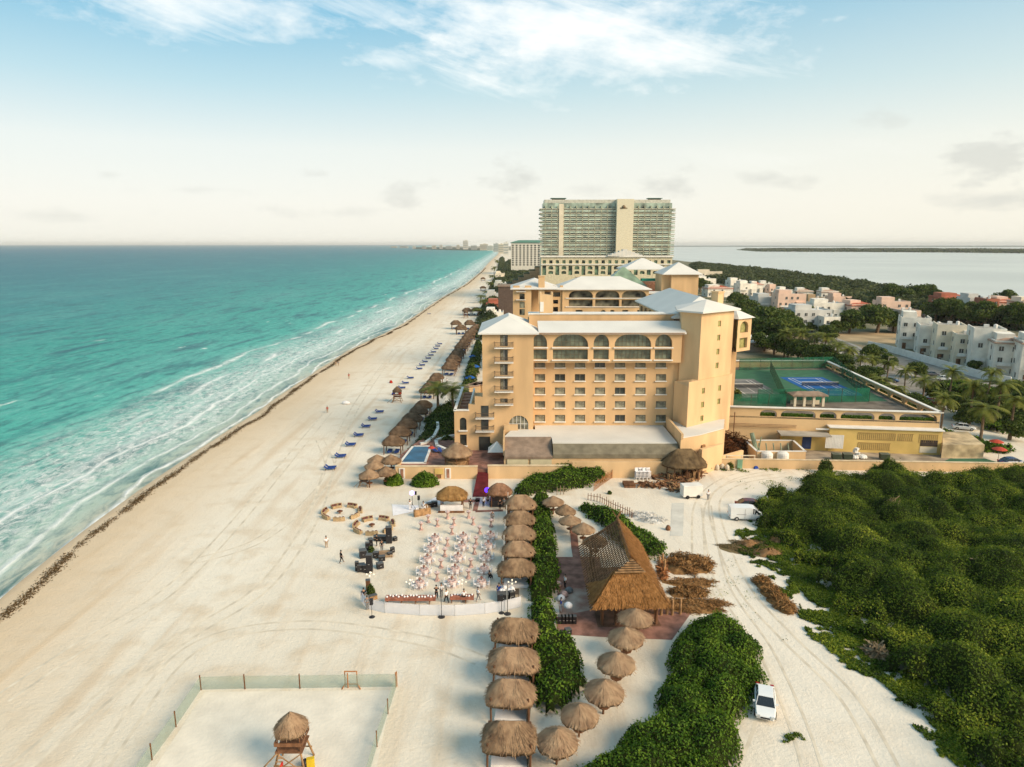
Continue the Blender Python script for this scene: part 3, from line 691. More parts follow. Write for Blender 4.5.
# rear block
YR=215.0
def xr(px): return W(px,292,YR)[0]
mb=MB(); xa,xb=xr(562.5),xr(649)
fz=lambda y: W(560,y,YR)[1]
op=[]
for a,b in ((569,593),(595.5,619.7),(622,646.6)):
    op.append((xr(a)-xa,xr(b)-xa,fz(298),fz(291),1.6)); op.append((xr(a)-xa,xr(b)-xa,fz(306.6),fz(299.8)))
for a,b,ar in ((576,583,0),(600.5,607,1.2),(611,615,0),(623,629,0),(638,643,0)): op.append((xr(a)-xa,xr(b)-xa,fz(316),fz(310),ar))
mb.wall((xa,YR),(xb,YR),0,26,op,1.6)
mb.box((xa+xb)/2,YR+8,0,xb-xa-.5,12.5,25.8)
xl=xr(513); xm=xr(531)
mb.wall((xl,YR-4),(xm,YR-4),0,26.5,[(2.0,3.6,fz(y)-.9,fz(y)+1.0) for y in (288,296,304,311)],.3)
mb.wall((xl,YR+14),(xl,YR-4),0,26.5); mb.wall((xm,YR-4),(xm,YR),0,26.5)
mb.wall((xm,YR+.5),(xa+.2,YR+.5),0,25.4,[(2.6,6.0,fz(290),fz(285.5)),(6.6,9.2,fz(290),fz(285.5)),(2.6,6,fz(297),fz(292)),(6.6,9.2,fz(297),fz(292)),(3,4.6,fz(304),fz(300)),(7,8.6,fz(304),fz(300)),(3,4.6,fz(312),fz(307)),(7,8.6,fz(312),fz(307))],1.4)
mb.box((xm+xa)/2,YR+8,0,xa-xm,12,25.2)
xt0,xt1=W(671,290,222)[0],W(698,290,222)[0]
mb.box((xt0+xt1)/2,228,0,xt1-xt0,12,30.5); mb.box(xt0-1.2,229,0,3,10,30.3)
mb.box(xb+4,YR+6,0,9,8,24.5)
mb.box(xr(541),YR-3,22,1.9,1.9,8.2); mb.box(xr(541),YR-3,30.2,2.2,2.2,.25)
under(hotel,mb,'rear_wall',[ochre])
mb=MB(); mb.box((xa+xb)/2,YR+1.65,fz(318),xb-xa-.4,.05,25.8-fz(318),0); mb.box((xl+xm)/2,YR-3.75,fz(313)-1,xm-xl-.4,.05,26-fz(313)); mb.box((xm+xa)/2,YR+1.95,8,xa-xm-.1,.05,17)
under(hotel,mb,'rear_glass',[mat('rear_glass',(.15,.15,.11),.4,.4,.7,.5,detail=1)])
mb=MB()
for y in (298.2,306.8):
    mb.box((xa+xb)/2,YR-.1,fz(y)-.12,xb-xa-2,.3,.22)
for y in (290,298): mb.box((xl+xm)/2-.4,YR-4.5,fz(y)-.3,3,.9,.15)
under(hotel,mb,'rear_balcony_edge',[white])
mb=MB(); mb.hip(xa-1.5,YR,xb,YR+16,26.2,3.6,.8,0); mb.hip(xl,YR-4,xm+8,YR+14,26.6,2.8,.8,0); mb.hip(xt0-2,222,xt1,234,30.6,3.6,1.0,0); mb.hip(xt0-12,240,xt0+2,253,31.5,3.6,1,0)
mb.box(xb+4.5,YR+5.5,24.6,10,9,.3)
under(hotel,mb,'rear_roof',[roofw])
mb=MB(); xs_=W(624,276,236)[0]; mb.box(xs_,238,26,15,12,6.2,0,0,top=.06); under(hotel,mb,'glass_pyramid',[mat('pyramid_glass',(.22,.30,.2),.3,.5,.2,.3)])
mb=MB(); mb.box(xs_-11,244,20,9,8,8.6,0); under(hotel,mb,'rear_upper_wall',[ochre]); mb=MB(); mb.box(xs_+14,246,14,16,8,12.8,0); under(hotel,mb,'rear_upper_wall',[tile])
mb=MB(); xt=W(652,280,236)[0]; mb.box(xt,237,27.6,7,3,.8); under(hotel,mb,'green_canopy',[mat('green_canvas',(.03,.3,.2),.8,.2)])
mb=MB(); x5=W(546,318,139)[0]; mb.box(x5,139,22,2.6,2.2,8.0)
for k in (-1.15,1.15): mb.box(x5+k,139,30,.35,2.3,.5)
under(hotel,mb,'stair_turret',[ochre2]); mb=MB(); mb.box(x5-.9,137.85,26.6,.7,.1,2.0); under(hotel,mb,'turret_door',[white])
# ballroom podium in front
mb=MB(); za=5.6
P0=[(4.4,YM+.0),(29.2,YM),(29.2,116.2),(7.2,116.2),(7.2,119.5),(-1.6,119.5),(0.0,YF+.02),(4.4,YF+.02)]
mb.prism(P0,5.3,za); under(hotel,mb,'ballroom_roof',[roofw])
mb=MB()
mb.prism([(-1.4,114.6),(29.4,114.6),(29.4,127.9),(4.2,127.9),(4.2,124.9),(-1.4,124.9)],0,3.3)
mb.box(-1.45,120.5,3.3,.3,9,2.4); mb.box(-.2,124.4,3.3,2.6,.5,3.4)
under(hotel,mb,'ballroom_wall',[ochre2])
mb=MB(); mb.add([(7.2,114.4,4.0),(29.3,114.4,4.0),(29.3,116.3,5.5),(7.2,116.3,5.5)],[(0,1,2,3)]); mb.add([(7.2,114.4,4.0),(29.3,114.4,4.0),(29.3,114.4,3.3),(7.2,114.4,3.3)],[(3,2,1,0)])
under(hotel,mb,'skirt_roof',[greenroof])
mb=MB(); mb.add([(-1.3,114.3,3.6),(7.1,114.3,3.6),(7.1,119.6,5.7),(-1.3,119.6,5.7)],[(0,1,2,3)]); mb.add([(-1.3,114.3,3.6),(7.1,114.3,3.6),(7.1,114.3,3.2),(-1.3,114.3,3.2)],[(3,2,1,0)]); mb.add([(7.1,114.3,3.6),(7.1,119.6,5.7),(7.1,119.6,3.3),(7.1,114.3,3.3)],[(3,2,1,0)])
under(hotel,mb,'kitchen_roof',[brownroof])
mb=MB(); mb.box(1.0,114.45,1.0,3.7,.15,2.1); mb.box(5.1,114.45,1.0,3.7,.15,2.1); under(hotel,mb,'wall_panel',[mat('panel_cream',(.5,.45,.3),.8,.2,.05)])
mb=MB(); mb.box(-2.8,120.6,2.9,3.2,3.2,1.6,0,0,top=.05); under(hotel,mb,'awning',[white])
mb=MB(); P1=[(29.5,115.0),(33.6,117.2),(39.2,121.5),(41.5,128.5),(33,126.5),(29.6,127)]
mb.prism(P1,0,6.6); mb.box(29.7,120.8,6.6,.4,12,1.0); mb.prism([(33,115.8),(38,119.4),(38.3,119.0),(33.4,115.2)],0,4.6); mb.prism([(38.05,119.4),(43,123.0),(43.3,122.6),(38.35,119.0)],0,2.2); under(hotel,mb,'corner_annex',[ochre2])
mb=MB(); mb.prism([(29.9,115.4),(33.6,117.4),(39,121.7),(41.2,128.3),(33,126.2),(29.9,126.8)],6.62,6.75); under(hotel,mb,'annex_roof',[roofw])
mb=MB(); mb.box(34.2,117.5,.8,.9,.35,4.0,rz=.65); under(hotel,mb,'annex_recess_shadow',[mat('annex_shadow_brown',(.3,.16,.07),.9,.2)])  # brown slab coloured as the shadow of a wall recess
# ------------------------------------------------------------------ terrace, sea wall, pool
tz=1.5
terr=[(-20.1,113.6),(-1.5,113.6),(-1.5,YF),(-11,YF),(-11,137),(-18,134),(-19.5,128),(-20.8,122)]
mb=MB(); mb.prism(terr,-.1,tz); o=mb.build('terrace',[paver]); o['kind']='structure'
wl=thing('sea_wall','long ochre garden wall with a white coping below the hotel pool terrace','wall',(-8,113,0))
mb=MB(); mb.box(-13.1,113.2,0,14.2,.5,2.2); mb.box(2.8,113.3,0,14.0,.45,2.3); mb.box(-20.0,115.5,0,.4,4.1,1.9); mb.box(20,113.75,0,19,.5,2.9)
under(wl,mb,'masonry',[ochre2]); mb=MB(); mb.box(-13.1,113.2,2.2,14.3,.62,.12); mb.box(2.8,113.3,2.3,14.1,.6,.12); under(wl,mb,'coping',[mat('coping_stone',(.66,.52,.34),.9,.2)])
for i,px in enumerate((402,448)):
    X,z=W(px,472,112.9)
    g=MB(); g.box(X,112.9,.1,1.0,.12,1.9,0); g.box(X,112.82,.25,.5,.08,1.6,1); under(wl,g,'wall_gate',[white,tile])
mb=MB(); X,z=W(439,472,112.9); mb.box(X,112.88,.9,1.5,.12,1.0,1); mb.box(X,112.86,.2,.7,.2,.6,0); under(wl,mb,'meter_box',[wood,yellowm])
pool=[G(x,y,tz) for x,y in ((400,463.5),(425,463.5),(431,447),(413,447))]
poolw=mat('pool_water',(.012,.085,.17),.3,.25,.25,.5,.15,2)
pt=thing('swimming_pool','small blue plunge pool with a white rim at the corner of the terrace','pool',(-17,119,tz))
mb=MB(); mb.prism(pool,tz+.005,tz+.16); under(pt,mb,'water',[poolw])
mb=MB()
for i in range(4):
    a=Vector((*pool[i],tz)); b=Vector((*pool[(i+1)%4],tz)); d=(b-a); c=(a+b)/2
    mb.box(c.x,c.y,tz+.01,d.length+.4,.4,.22,rz=math.atan2(d.y,d.x))
under(pt,mb,'rim',[white])
# ------------------------------------------------------------------ tennis deck building
dk=thing('tennis_deck_building','long ochre service building with rooftop tennis courts and a white-edged parapet, right of the tower','building',(62,135,0))
DA,DB,DC,DD=(41.6,133.6),(82.9,128.2),(87.7,188.1),(60.0,188.1); DZ=6.2
ang=math.atan2(DB[1]-DA[1],DB[0]-DA[0]); dv=Vector((math.cos(ang),math.sin(ang))); nv=Vector((dv.y,-dv.x)); Lw=(Vector(DB)-Vector(DA)).length
def alongpx(x,y):      # distance along the front wall where the view line through x crosses it
    k=(x-512)/(F*CP-(y-383.5)*SP); # X = k*Y
    t=(k*DA[1]-DA[0])/(dv.x-k*dv.y); return t
ops=[]
for a,b in ((760,777),(781,816),(820,837),(841,875),(879,896),(900,938)):
    ops.append((alongpx(a,414),alongpx(b,414),DZ+.02,7.6,.9))
ops.append((alongpx(917,445),alongpx(932,445),.6,2.9))
mb=MB(); mb.wall(DA,DB,0,8.0,ops,.4)
mb.wall(DC,DD,0,8.0); mb.wall(DD,DA,0,8.0)
Ls=(Vector(DC)-Vector(DB)).length; so_=[]; u=1.5
while u<Ls-4: so_.append((u,u+5.2,DZ+.5,7.5,.8)); u+=6.6
mb.wall(DB,DC,0,8.0,so_,.4)
under(dk,mb,'wall',[mat('deck_stucco',(.62,.43,.23),.9,.2,.07,.2,.12,4)])
mb=MB(); mb.prism([DA,DB,DC,DD],DZ-.3,DZ); under(dk,mb,'deck_floor',[mat('deck_grey',(.17,.14,.11),.95,.2,.2,.4)])
mb=MB()
for a,b in ((DA,DB),(DB,DC),(DC,DD),(DD,DA)):
    a=Vector(a);b=Vector(b);c=(a+b)/2; d=b-a; mb.box(c.x,c.y,8.0,d.length+.7,.7,.22,rz=math.atan2(d.y,d.x))
under(dk,mb,'coping',[white])
hed=mat('hedge_dark',(.05,.09,.012),.9,.1,.3,2)
def fpt(u,off,z=0): q=Vector(DA)+dv*u+nv*off; return (q.x,q.y,z)
for o_ in ops[:6]:
    a,b=o_[0]+.3,o_[1]-.3; pts=np.stack([rng.uniform(a,b,900),rng.uniform(-1.4,-.5,900),DZ+rng.uniform(.0,.55,900)],1)
    q=np.stack([DA[0]+dv.x*pts[:,0]+nv.x*pts[:,1],DA[1]+dv.y*pts[:,0]+nv.y*pts[:,1],pts[:,2]],1)
    V_,Q_,vv=leafcloud(q,np.tile([0,-.6,.8],(900,1)),.16)
    o=meshobj('planter_hedge',V_,Q_,LF['hedge'],None,vv)
    tag(o,'low green hedge inside the %s slanted opening of the deck parapet, counted from the tower'%ORD[ops.index(o_)],'hedge','hedges in the parapet openings')
# lower storey projection
ua,ub=alongpx(826,440),alongpx(940,440)-.4
mb=MB(); q0=fpt(ua,1.6);q1=fpt(ub,1.6);q2=fpt(ub,.01);q3=fpt(ua,.01)
lo_=[(12.0+k*.42,12.0+k*.42+.2,3.6,4.4) for k in range(0)]
mb.prism([q0[:2],q1[:2],q2[:2],q3[:2]],0,4.8)
under(dk,mb,'lower_storey',[yellowm])
mb=MB(); c=fpt((ua+ub)/2,1.0); mb.box(c[0],c[1],4.8,ub-ua+.3,2.0,.2,rz=ang); c=fpt(ua-1.2,1.2); mb.box(c[0],c[1],4.2,2.6,.3,.25,rz=ang); under(dk,mb,'ledge',[white])
mb=MB()
for (x0,x1,y0,y1) in ((855,892,434,441),(895,910,434,441),(855,887,444,451),(916,934,434,442)):
    mb=MB(); a,b=alongpx(x0,y0),alongpx(x1,y0); z1=W(x0,y0,127.5)[1]; z0=W(x0,y1,127.5)[1]; u=a
    while u<b: c=fpt(u,1.63); mb.box(c[0],c[1],z0,.12,.06,z1-z0,rz=ang); u+=.36
    c=fpt((a+b)/2,1.62); mb.box(c[0],c[1],z1-.05,b-a+.1,.05,.1,rz=ang); mb.box(c[0],c[1],z0,b-a+.1,.05,.1,rz=ang)
    under(dk,mb,'louvre',[mat('louvre_ochre',(.40,.26,.1),.9,.2)])
mb=MB(); a,b=alongpx(916,446),alongpx(933,446); c=fpt((a+b)/2,1.62); mb.box(c[0],c[1],1.7,b-a,.08,1.2,0,ang); c=fpt((a+b)/2,1.63); mb.box(c[0],c[1],.4,b-a,.08,1.2,1,ang); under(dk,mb,'loading_bay',[mat('bay_dark',(.06,.045,.035),.9,.2),cream])
mb=MB(); a,b=alongpx(820,445),alongpx(839,445); c=fpt((a+b)/2,2.6)
for k in range(12): mb.box(c[0]+(k-5.5)*.28,c[1]-(k-5.5)*.28*math.tan(-ang)*1,.9,.24,.12,2.7,0,ang)
under(dk,mb,'roller_shutter',[white])
mb=MB(); c=fpt(alongpx(800,440),2.2); mb.box(c[0],c[1],3.4,9.5,3.2,.25,0,ang); c=fpt(alongpx(803,440),.8); mb.box(c[0],c[1],0,9,1.4,3.4,1,ang); c=fpt(alongpx(804,445),1.56);mb.box(c[0],c[1],.3,1.7,.1,2.4,2,ang)
under(dk,mb,'lean_to',[concrete,yellowm,mat('blue_door',(.03,.05,.13))])
mb=MB()
p=fpt(alongpx(733,425),1.0); mb.tube((p[0],p[1],0),(p[0],p[1],7.2),.09,n=6)
for k in range(3): a=fpt(.5,.5+.15*k); b=fpt(15,.5+.15*k); mb.tube((a[0],a[1],4.2+.3*k),(b[0],b[1],4.2+.3*k),.05,n=5)
under(dk,mb,'pipe',[wood])
# courts on the deck
bluec=mat('court_blue',(.015,.10,.30),.8,.2,.06,.5); greenc=mat('court_green',(.05,.14,.075),.85,.2,.1,.5); greyc=mat('court_grey',(.17,.17,.16),.85,.2,.1,.5)
def court(cx,cy,rz,L_,Wd,m,nm,lab):
    mb=MB(); mb.box(0,0,0,L_,Wd,.02,0)
    l=L_*.86; w2=Wd*.72
    for yy in (-w2/2,w2/2,-w2*.375,w2*.375): mb.box(0,yy,.021,l,.14,.012,1)
    for xx in (-l/2,l/2): mb.box(xx,0,.021,.14,w2,.012,1)
    for xx in (-l*.27,l*.27): mb.box(xx,0,.021,.12,w2*.75,.012,1)
    mb.box(0,0,.021,l*.54,.12,.012,1)
    o=mb.build('tennis_court',[m,white],dk); o.location=Vector((cx,cy,DZ+.03))-dk.location; o.rotation_euler=(0,0,rz); o['label']=lab; return o
mb=MB(); q=[G(x,y,DZ) for x,y in ((734,413),(734,377),(828,376),(866,409))]
g1=[G(733,404,DZ),G(752,366,DZ),G(850,370,DZ),G(868,399,DZ)]
mb.prism([(49.5,146),(82.5,146),(86.3,184),(61,184)],DZ+.005,DZ+.02); under(dk,mb,'court_surround',[greenc])
c1=G(820,386,DZ); court(c1[0],c1[1],R(90),22,11,bluec,'court','blue tennis court with white lines')
c2=G(744,388,DZ); court(c2[0]+.8,c2[1],R(90),22,10.5,greyc,'court','grey worn tennis court with white lines')
def fence(name,pts,z,h,mesh_m,label,cat='fence',group=None,post=3.0,pm=None,ph=None,pr=.05):
    t=thing(name,label,cat,(pts[0][0],pts[0][1],z),0,group); off=Vector((pts[0][0],pts[0][1],z)); pm=pm or rail; ph=ph or h
    mb=MB(); pst=[]
    for a,b in zip(pts[:-1],pts[1:]):
        a=Vector((*a,z))-off; b=Vector((*b,z))-off; d=b-a; n=max(1,int(d.length/post)); nn=Vector((-d.y,d.x,0)).normalized()*.015
        V=[a+nn,b+nn,b-nn,a-nn]; mb.add([(v.x,v.y,.05) for v in V]+[(v.x,v.y,h) for v in V],[(0,1,5,4),(1,2,6,5),(2,3,7,6),(3,0,4,7),(4,5,6,7)])
        for k in range(n+(b is not None)): pst.append(a+d*(k/n))
    mb.build('mesh_panel',[mesh_m],t)
    pb=MB(); pb.tube((0,0,0),(0,0,ph),pr,n=6); pp=Proto(pb.build('post',[pm]))
    for q in pst: pp.put((q.x,q.y,0),parent=t)
    return t
gnet=mat('green_windscreen',(.02,.16,.09),.9,.1,.2,.6,alpha=.42)
fence('windscreen_fence',[G(757,404,DZ),G(869,402,DZ),G(833,368,DZ),(62,183.5)],DZ,3.2,gnet,'tall green windscreen fence around the blue tennis court')
fence('windscreen_fence',[G(733,408,DZ),G(786,408,DZ),G(770,372,DZ)],DZ,3.0,gnet,'green windscreen fence around the grey tennis court beside the tower')
for c,l in ((c1,'blue'),(c2,'grey')):
    t=thing('tennis_net','white-banded net across the %s tennis court'%l,'net',(c[0],c[1],DZ+.06),0,'tennis nets')
    mb=MB(); mb.box(0,0,.05,9,.02,.85); mb.build('netting',[mat('net_black',(.05,.05,.05),.9,.1,alpha=.5)],t)
    mb=MB(); mb.box(0,0,.9,9,.05,.08); mb.build('tape',[white],t)
pv=G(807,405.5,DZ)
t=thing('court_pavilion','small open pavilion with a dark tiled roof between the tennis courts','pavilion',(pv[0],pv[1],DZ))
mb=MB(); mb.hip(-3.4,-1,3.4,1.6,2.5,.6,.4,0); mb.build('roof',[brownroof],t)
mb=MB(); mb.box(0,1.2,0,6.2,.2,.9); mb.build('back_wall',[cream],t)
cp=MB(); cp.box(0,0,0,.5,.5,2.3); cp=Proto(cp.build('column',[cream]))
for xx in (-3,-1,1,3): cp.put((xx,-.7,0),parent=t)
# ------------------------------------------------------------------ boundary wall and service yard
t=thing('boundary_wall','long low ochre boundary wall between the service yard and the sand track','wall',(64,119,0))
mb=MB()
wp_=[G(690,468),G(712,467.5),G(860,470),G(1024,472.5),(125,117)]
for a,b in zip(wp_[:-1],wp_[1:]):
    a=Vector(a);b=Vector(b);c=(a+b)/2;d=b-a; mb.box(c.x,c.y,0,d.length+.05,.35,1.7,0,math.atan2(d.y,d.x))
under(t,mb,'masonry',[ochre2])
mb=MB()
for a,b in zip(wp_[:-1],wp_[1:]):
    a=Vector(a);b=Vector(b);c=(a+b)/2;d=b-a; mb.box(c.x,c.y,1.7,d.length+.05,.5,.1,0,math.atan2(d.y,d.x))
under(t,mb,'coping',[mat('coping_stone',(.66,.52,.34))])
tg=thing('tank_enclosure','roofless square ochre enclosure with a white rim and pipes inside, in the service yard','enclosure',(51,121,0))
mb=MB(); q=[G(757,452,2.2),G(805,452,2.2),G(793,441,2.2),G(745,441,2.2)]
for i in range(4):
    a=Vector(q[i]);b=Vector(q[(i+1)%4]);c=(a+b)/2;d=b-a; r_=math.atan2(d.y,d.x); mb.box(c.x,c.y,0,d.length,.3,2.3,0,r_); mb.box(c.x,c.y,2.3,d.length+.3,.42,.12,1,r_)
under(tg,mb,'wall',[ochre2,white])
mb=MB(); c0=sum((Vector(p) for p in q),Vector((0,0)))/4; mb.box(c0.x,c0.y,0,7,3.5,.4,0)
for k in range(5): mb.tube((c0.x-3+k*1.4,c0.y-1,.3),(c0.x-2.6+k*1.4,c0.y+1.4,2.4),.12,n=6)
mb.tube((c0.x-3.2,c0.y,.5),(c0.x-4.0,c0.y+1.6,4.4),.45,.45,n=8); mb.tube((c0.x-3.2,c0.y,.5),(c0.x-2.6,c0.y+.3,4.0),.1,n=6)
under(tg,mb,'pipework',[mat('dull_green',(.2,.25,.17),.7,.3,.2,1)])
tk=MB(); tk.lathe([(1.0,0),(1.05,.1),(1.05,2.0),(.95,2.25),(.5,2.5),(.2,2.55)],16); tkp=Proto(tk.build('water_tank',[white],smooth=False))
for i,(x,y) in enumerate(((768,466),(784,466))):
    c=G(x,y); tkp.put((c[0],c[1]+.9,0),0,'white round water tank in the service yard, the %s of the pair'%('nearer the tower' if i==0 else 'farther from the tower'),'white water tanks').__setitem__('category','tank')
c=G(694,466); t=thing('boiler_box','white stepped plant housing beside the thatched hut and yard wall','plant housing',(c[0],c[1]+2,0))
mb=MB(); mb.box(0,0,0,2.2,1.8,1.6); mb.box(.2,.2,1.6,1.6,1.3,1.1); mb.tube((.3,.2,2.7),(.3,.2,3.6),.3,n=10); mb.build('casing',[white],t)
mb=MB(); mb.box(0,-.93,.4,1.3,.06,.5); mb.build('grille',[blackm],t)
fr=thing('pipe_frame','white metal frame standing over the dead brush in the yard','frame',(40.5,119.5,0))
mb=MB()
for xx in (0,2.4,5.0,7.4):
    mb.box(xx-3.6,0,0,.15,.15,2.1); 
mb.box(.1,0,2.1,7.6,.2,.15); mb.box(-3.6,1.2,2.1,.15,2.4,.15); mb.build('bars',[cream],fr)
hx=[(-2,0,2.2),(0,1,3),(2,1.5,2.6)]
dead=mat('dead_brush',(.13,.05,.02),.95,.1,.3,2,col2=(.05,.025,.012))
def brushpile(name,px,py,rx,ry,h,m,label,cat,n=1500,l=.3,z=0,group=None):
    c=G(px,py); q=rng.normal(0,1,(n,3)); q/=np.linalg.norm(q,axis=1,keepdims=True); q[:,2]=abs(q[:,2]); r=rng.uniform(.3,1,(n,1))**.4
    q=q*r*np.array([rx,ry,h])*(1+.25*np.sin(q[:,:1]*7+q[:,1:2]*5)); U=rng.normal(0,1,(n,3)); U[:,2]*=.5; U/=np.linalg.norm(U,axis=1,keepdims=True)
    S=np.cross(U,rng.normal(0,1,(n,3))); S/=np.linalg.norm(S,axis=1,keepdims=True); ll=l*rng.uniform(.5,1.8,(n,1)); q[:,2]=np.maximum(q[:,2],.05)
    V=np.stack([q-U*ll-S*ll*.09,q+U*ll-S*ll*.09,q+U*ll+S*ll*.09,q-U*ll+S*ll*.09],1).reshape(-1,3); V[:,2]=np.maximum(V[:,2],.01)
    # solid heart of the heap
    nt_,nr=20,5; B=[(0,0,h*.82)]
    for i in range(1,nr+1):
        rr=i/nr
        for k in range(nt_):
            a=6.2832*k/nt_; w_=1+.12*math.sin(3*a+px)+.08*math.sin(5*a); B.append((rx*rr*w_*math.cos(a),ry*rr*w_*math.sin(a),max(0,h*.8*(1-rr**2)*(1+.15*math.sin(a*4+i)))))
    o=len(V); Qd=np.arange(4*n).reshape(n,4)
    fb=[(o,o,o+1+k,o+1+(k+1)%nt_) for k in range(0)]+[(o+1+(i-1)*nt_+k,o+1+(i-1)*nt_+(k+1)%nt_,o+1+i*nt_+(k+1)%nt_,o+1+i*nt_+k) for i in range(1,nr) for k in range(nt_)]
    ob=meshobj(name,np.concatenate([V,np.array(B)]),np.concatenate([Qd,np.array(fb)]),m); ob.location=(c[0],c[1],z)
    return tag(ob,label,cat,group)
brushpile('dead_bush',727,452,5.0,3.0,3.4,dead,'large tangle of reddish dead brush in the yard beside the tower','bush',4200,.45)
def dumpster(px,py,label):
    c=G(px,py); t=thing('dumpster',label,'dumpster',(c[0],c[1],0),ang,'waste containers by the yard wall')
    mb=MB(); mb.box(0,0,.2,1.5,1.1,.9,0,0,top=1.08); mb.build('bin',[mat('dumpster_green',(.05,.065,.04),.7,.3)],t)
    mb=MB(); mb.box(0,0,1.12,1.65,1.25,.1); mb.box(0,.1,1.22,.8,.5,.08); mb.build('lid',[mat('dumpster_lid',(.14,.15,.11),.7,.3)],t)
for i,(x,l) in enumerate(((836,'left'),(847,'middle'),(884,'right'))): dumpster(x,459.5,'dark green waste container behind the boundary wall, the %s one of three'%l)
c=G(855,459); t=thing('linen_pile','heap of white sacks against the yellow service wall','sacks',(c[0]+.5,c[1]+.3,0)); mb=MB()
for k in range(12): mb.lathe([(.1,0),(.45,.15),(.5,.4),(.3,.7),(.05,.78)],8,0,random.uniform(-1.2,1.6),random.uniform(-.5,.5))
for k in range(5): mb.v; mb.box(random.uniform(-.7,.1),random.uniform(-.2,.2),.6+.3*k,.7,.6,.35,0,random.random())
mb.build('sacks',[white],t)
# service hut right of the yard + green pitch
mb=MB(); q=[G(941,458),G(983,458),G(966,444),G(941,444)]; mb.prism(q,0,2.6); o=mb.build('low_annex',[mat('bleached_ochre',(.52,.4,.24),.95,.2,.25,.5)]); tag(o,'low flat-roofed bleached ochre shed at the end of the deck building','shed')
sheet([G(935,466),G(1010,466),G(985,458.5),G(950,458.5)],.02,'green_yard',greenc)
for i,(x,y) in enumerate(((995,452),(998,460))):
    c=G(x,y); t=thing('sun_parasol','red parasol over a stand beside the street hedge, the %s one'%('farther' if i==0 else 'nearer'),'parasol',(*c,0),0,'red parasols'); mb=MB(); mb.lathe([(1.3,2.1),(.7,2.4),(.05,2.6)],10); mb.build('canopy',[mat('red_canvas',(.45,.06,.03))],t); mb=MB(); mb.tube((0,0,0),(0,0,2.2),.04); mb.build('pole',[rail],t)
# ------------------------------------------------------------------ white low building right of tower, distant hotels
c=G(757,352); t=thing('low_pavilion_building','low building with a broad white hip roof behind the tennis deck','building',(c[0],c[1],0))
mb=MB(); mb.box(0,6,0,20,10,3.6); mb.build('wall',[concrete],t); mb=MB(); mb.hip(-10,1,10,11,3.6,2.2,1.0,0); mb.build('roof',[roofw],t)
def wallbox(par,x,y,sx,sy,z0,sz,m,name='wall'): mb=MB(); mb.box(x,y,z0,sx,sy,sz); return mb.build(name,m,par)
# glass tower hotel
YT=500.0; tx0,tx1=W(543,210,YT)[0],W(672,210,YT)[0]; zt=lambda y: W(600,y,YT)[1]
T=thing('tower_hotel','tall wide green glass hotel with a white central spine rising behind the ochre hotel','hotel',((tx0+tx1)/2,YT,0))
hw=(tx1-tx0)/2
g=mat('tower_glass',(.34,.42,.34),.3,.6,.4,.12,detail=2,stretch=(1.5,1,1))
mb=MB(); mb.box(0,9,0,2*hw,18,zt(203)); mb.build('glass_body',[g],T)
mb=MB(); zz=[zt(209.5+4.23*k) for k in range(12)]
for z in zz: mb.box(0,9,z,2*hw+4.5,23,.6)
mb.build('floor_slab',[mat('slab_tan',(.47,.45,.35),.8,.3)],T)
mb=MB()
for z in zz:
    mb.box(0,-2.35,z-1.6+.0,2*hw+4.0,.12,1.1)
mb.build('balcony_glass',[mat('balcony_glass',(.42,.50,.41),.2,.6,.3,.2)],T)
mb=MB(); xx=-hw+1.5
while xx<hw: mb.box(xx,-1.2,zz[-1],.45,2.6,zt(206)-zz[-1]); xx+=4.4
mb.build('fin_wall',[mat('fin_tan',(.40,.40,.29),.8,.2)],T)
mb=MB()
for px in (561,):
    mb.box(W(px,220,YT)[0]-T.location.x,-2.6,zz[-1],3.2,.6,zt(204)-zz[-1])
mb.build('stair_panel',[cream],T)
sp0,sp1=W(615.5,220,YT)[0]-T.location.x,W(632,220,YT)[0]-T.location.x
mb=MB(); mb.box((sp0+sp1)/2,2,0,sp1-sp0,16,zt(199.5)); mb.build('spine',[mat('spine_white',(.64,.58,.43),.85,.2,.03)],T)
mb=MB(); X=(sp0+sp1)/2-1.2; z=zt(208.5)
mb.box(X,-6.06,z-.4,5.2,.1,.7); mb.lathe([(0.1,z+.2),(1.3,z+.4),(.9,z+1.6),(.1,z+2.2)],8,0,X,-6.1); mb.build('emblem',[mat('emblem_bronze',(.2,.13,.07))],T)
mb=MB(); mb.box(0,9,zt(203),2*hw-2,15,zt(199.5)-zt(203)); mb.build('parapet',[mat('parapet_white',(.52,.5,.42),.8,.2)],T)
for a,b in ((549,569),(647,666)):
    a=W(a,200,YT)[0]-T.location.x;b=W(b,200,YT)[0]-T.location.x
    mb=MB(); mb.box((a+b)/2,8,zt(199.5),b-a-5,6,1.0,1); mb.box((a+b)/2,8,zt(199.5)+1.0,b-a-3,8,.35,0); mb.build('rooftop_pavilion',[mat('teal_roof',(.1,.2,.15)),mat('bay_dark',(.06,.045,.035))],T)
YP=470.0; zp=lambda y: W(600,y,YP)[1]; pa,pb=W(541,265,YP)[0],W(672,265,YP)[0]
Pd=thing('podium_building','long cream arcaded building with rows of square windows in front of the glass tower','building',((pa+pb)/2,YP,0)); hw=(pb-pa)/2
ops=[]; n=20
for k in range(n):
    u=2*hw*(k+.5)/n; ops.append((u-1.1,u+1.1,zp(263.5),zp(260.2)))
    if k%2==0: ops.append((u-1.3,u+1.3,zp(275),zp(265.8)))
    else: ops.append((u-1.6,u+1.6,zp(269.5),zp(266),1.0)); ops.append((u-1.6,u+1.6,zp(274),zp(271),.8))
mb=MB(); mb.wall((-hw,0),(hw,0),0,zp(257),ops,.8); mb.box(0,10,0,2*hw-.2,18,zp(257)); mb.wall((-hw,19),(-hw,0),0,zp(257)); mb.build('wall',[mat('podium_cream',(.62,.55,.38),.9,.2)],Pd)
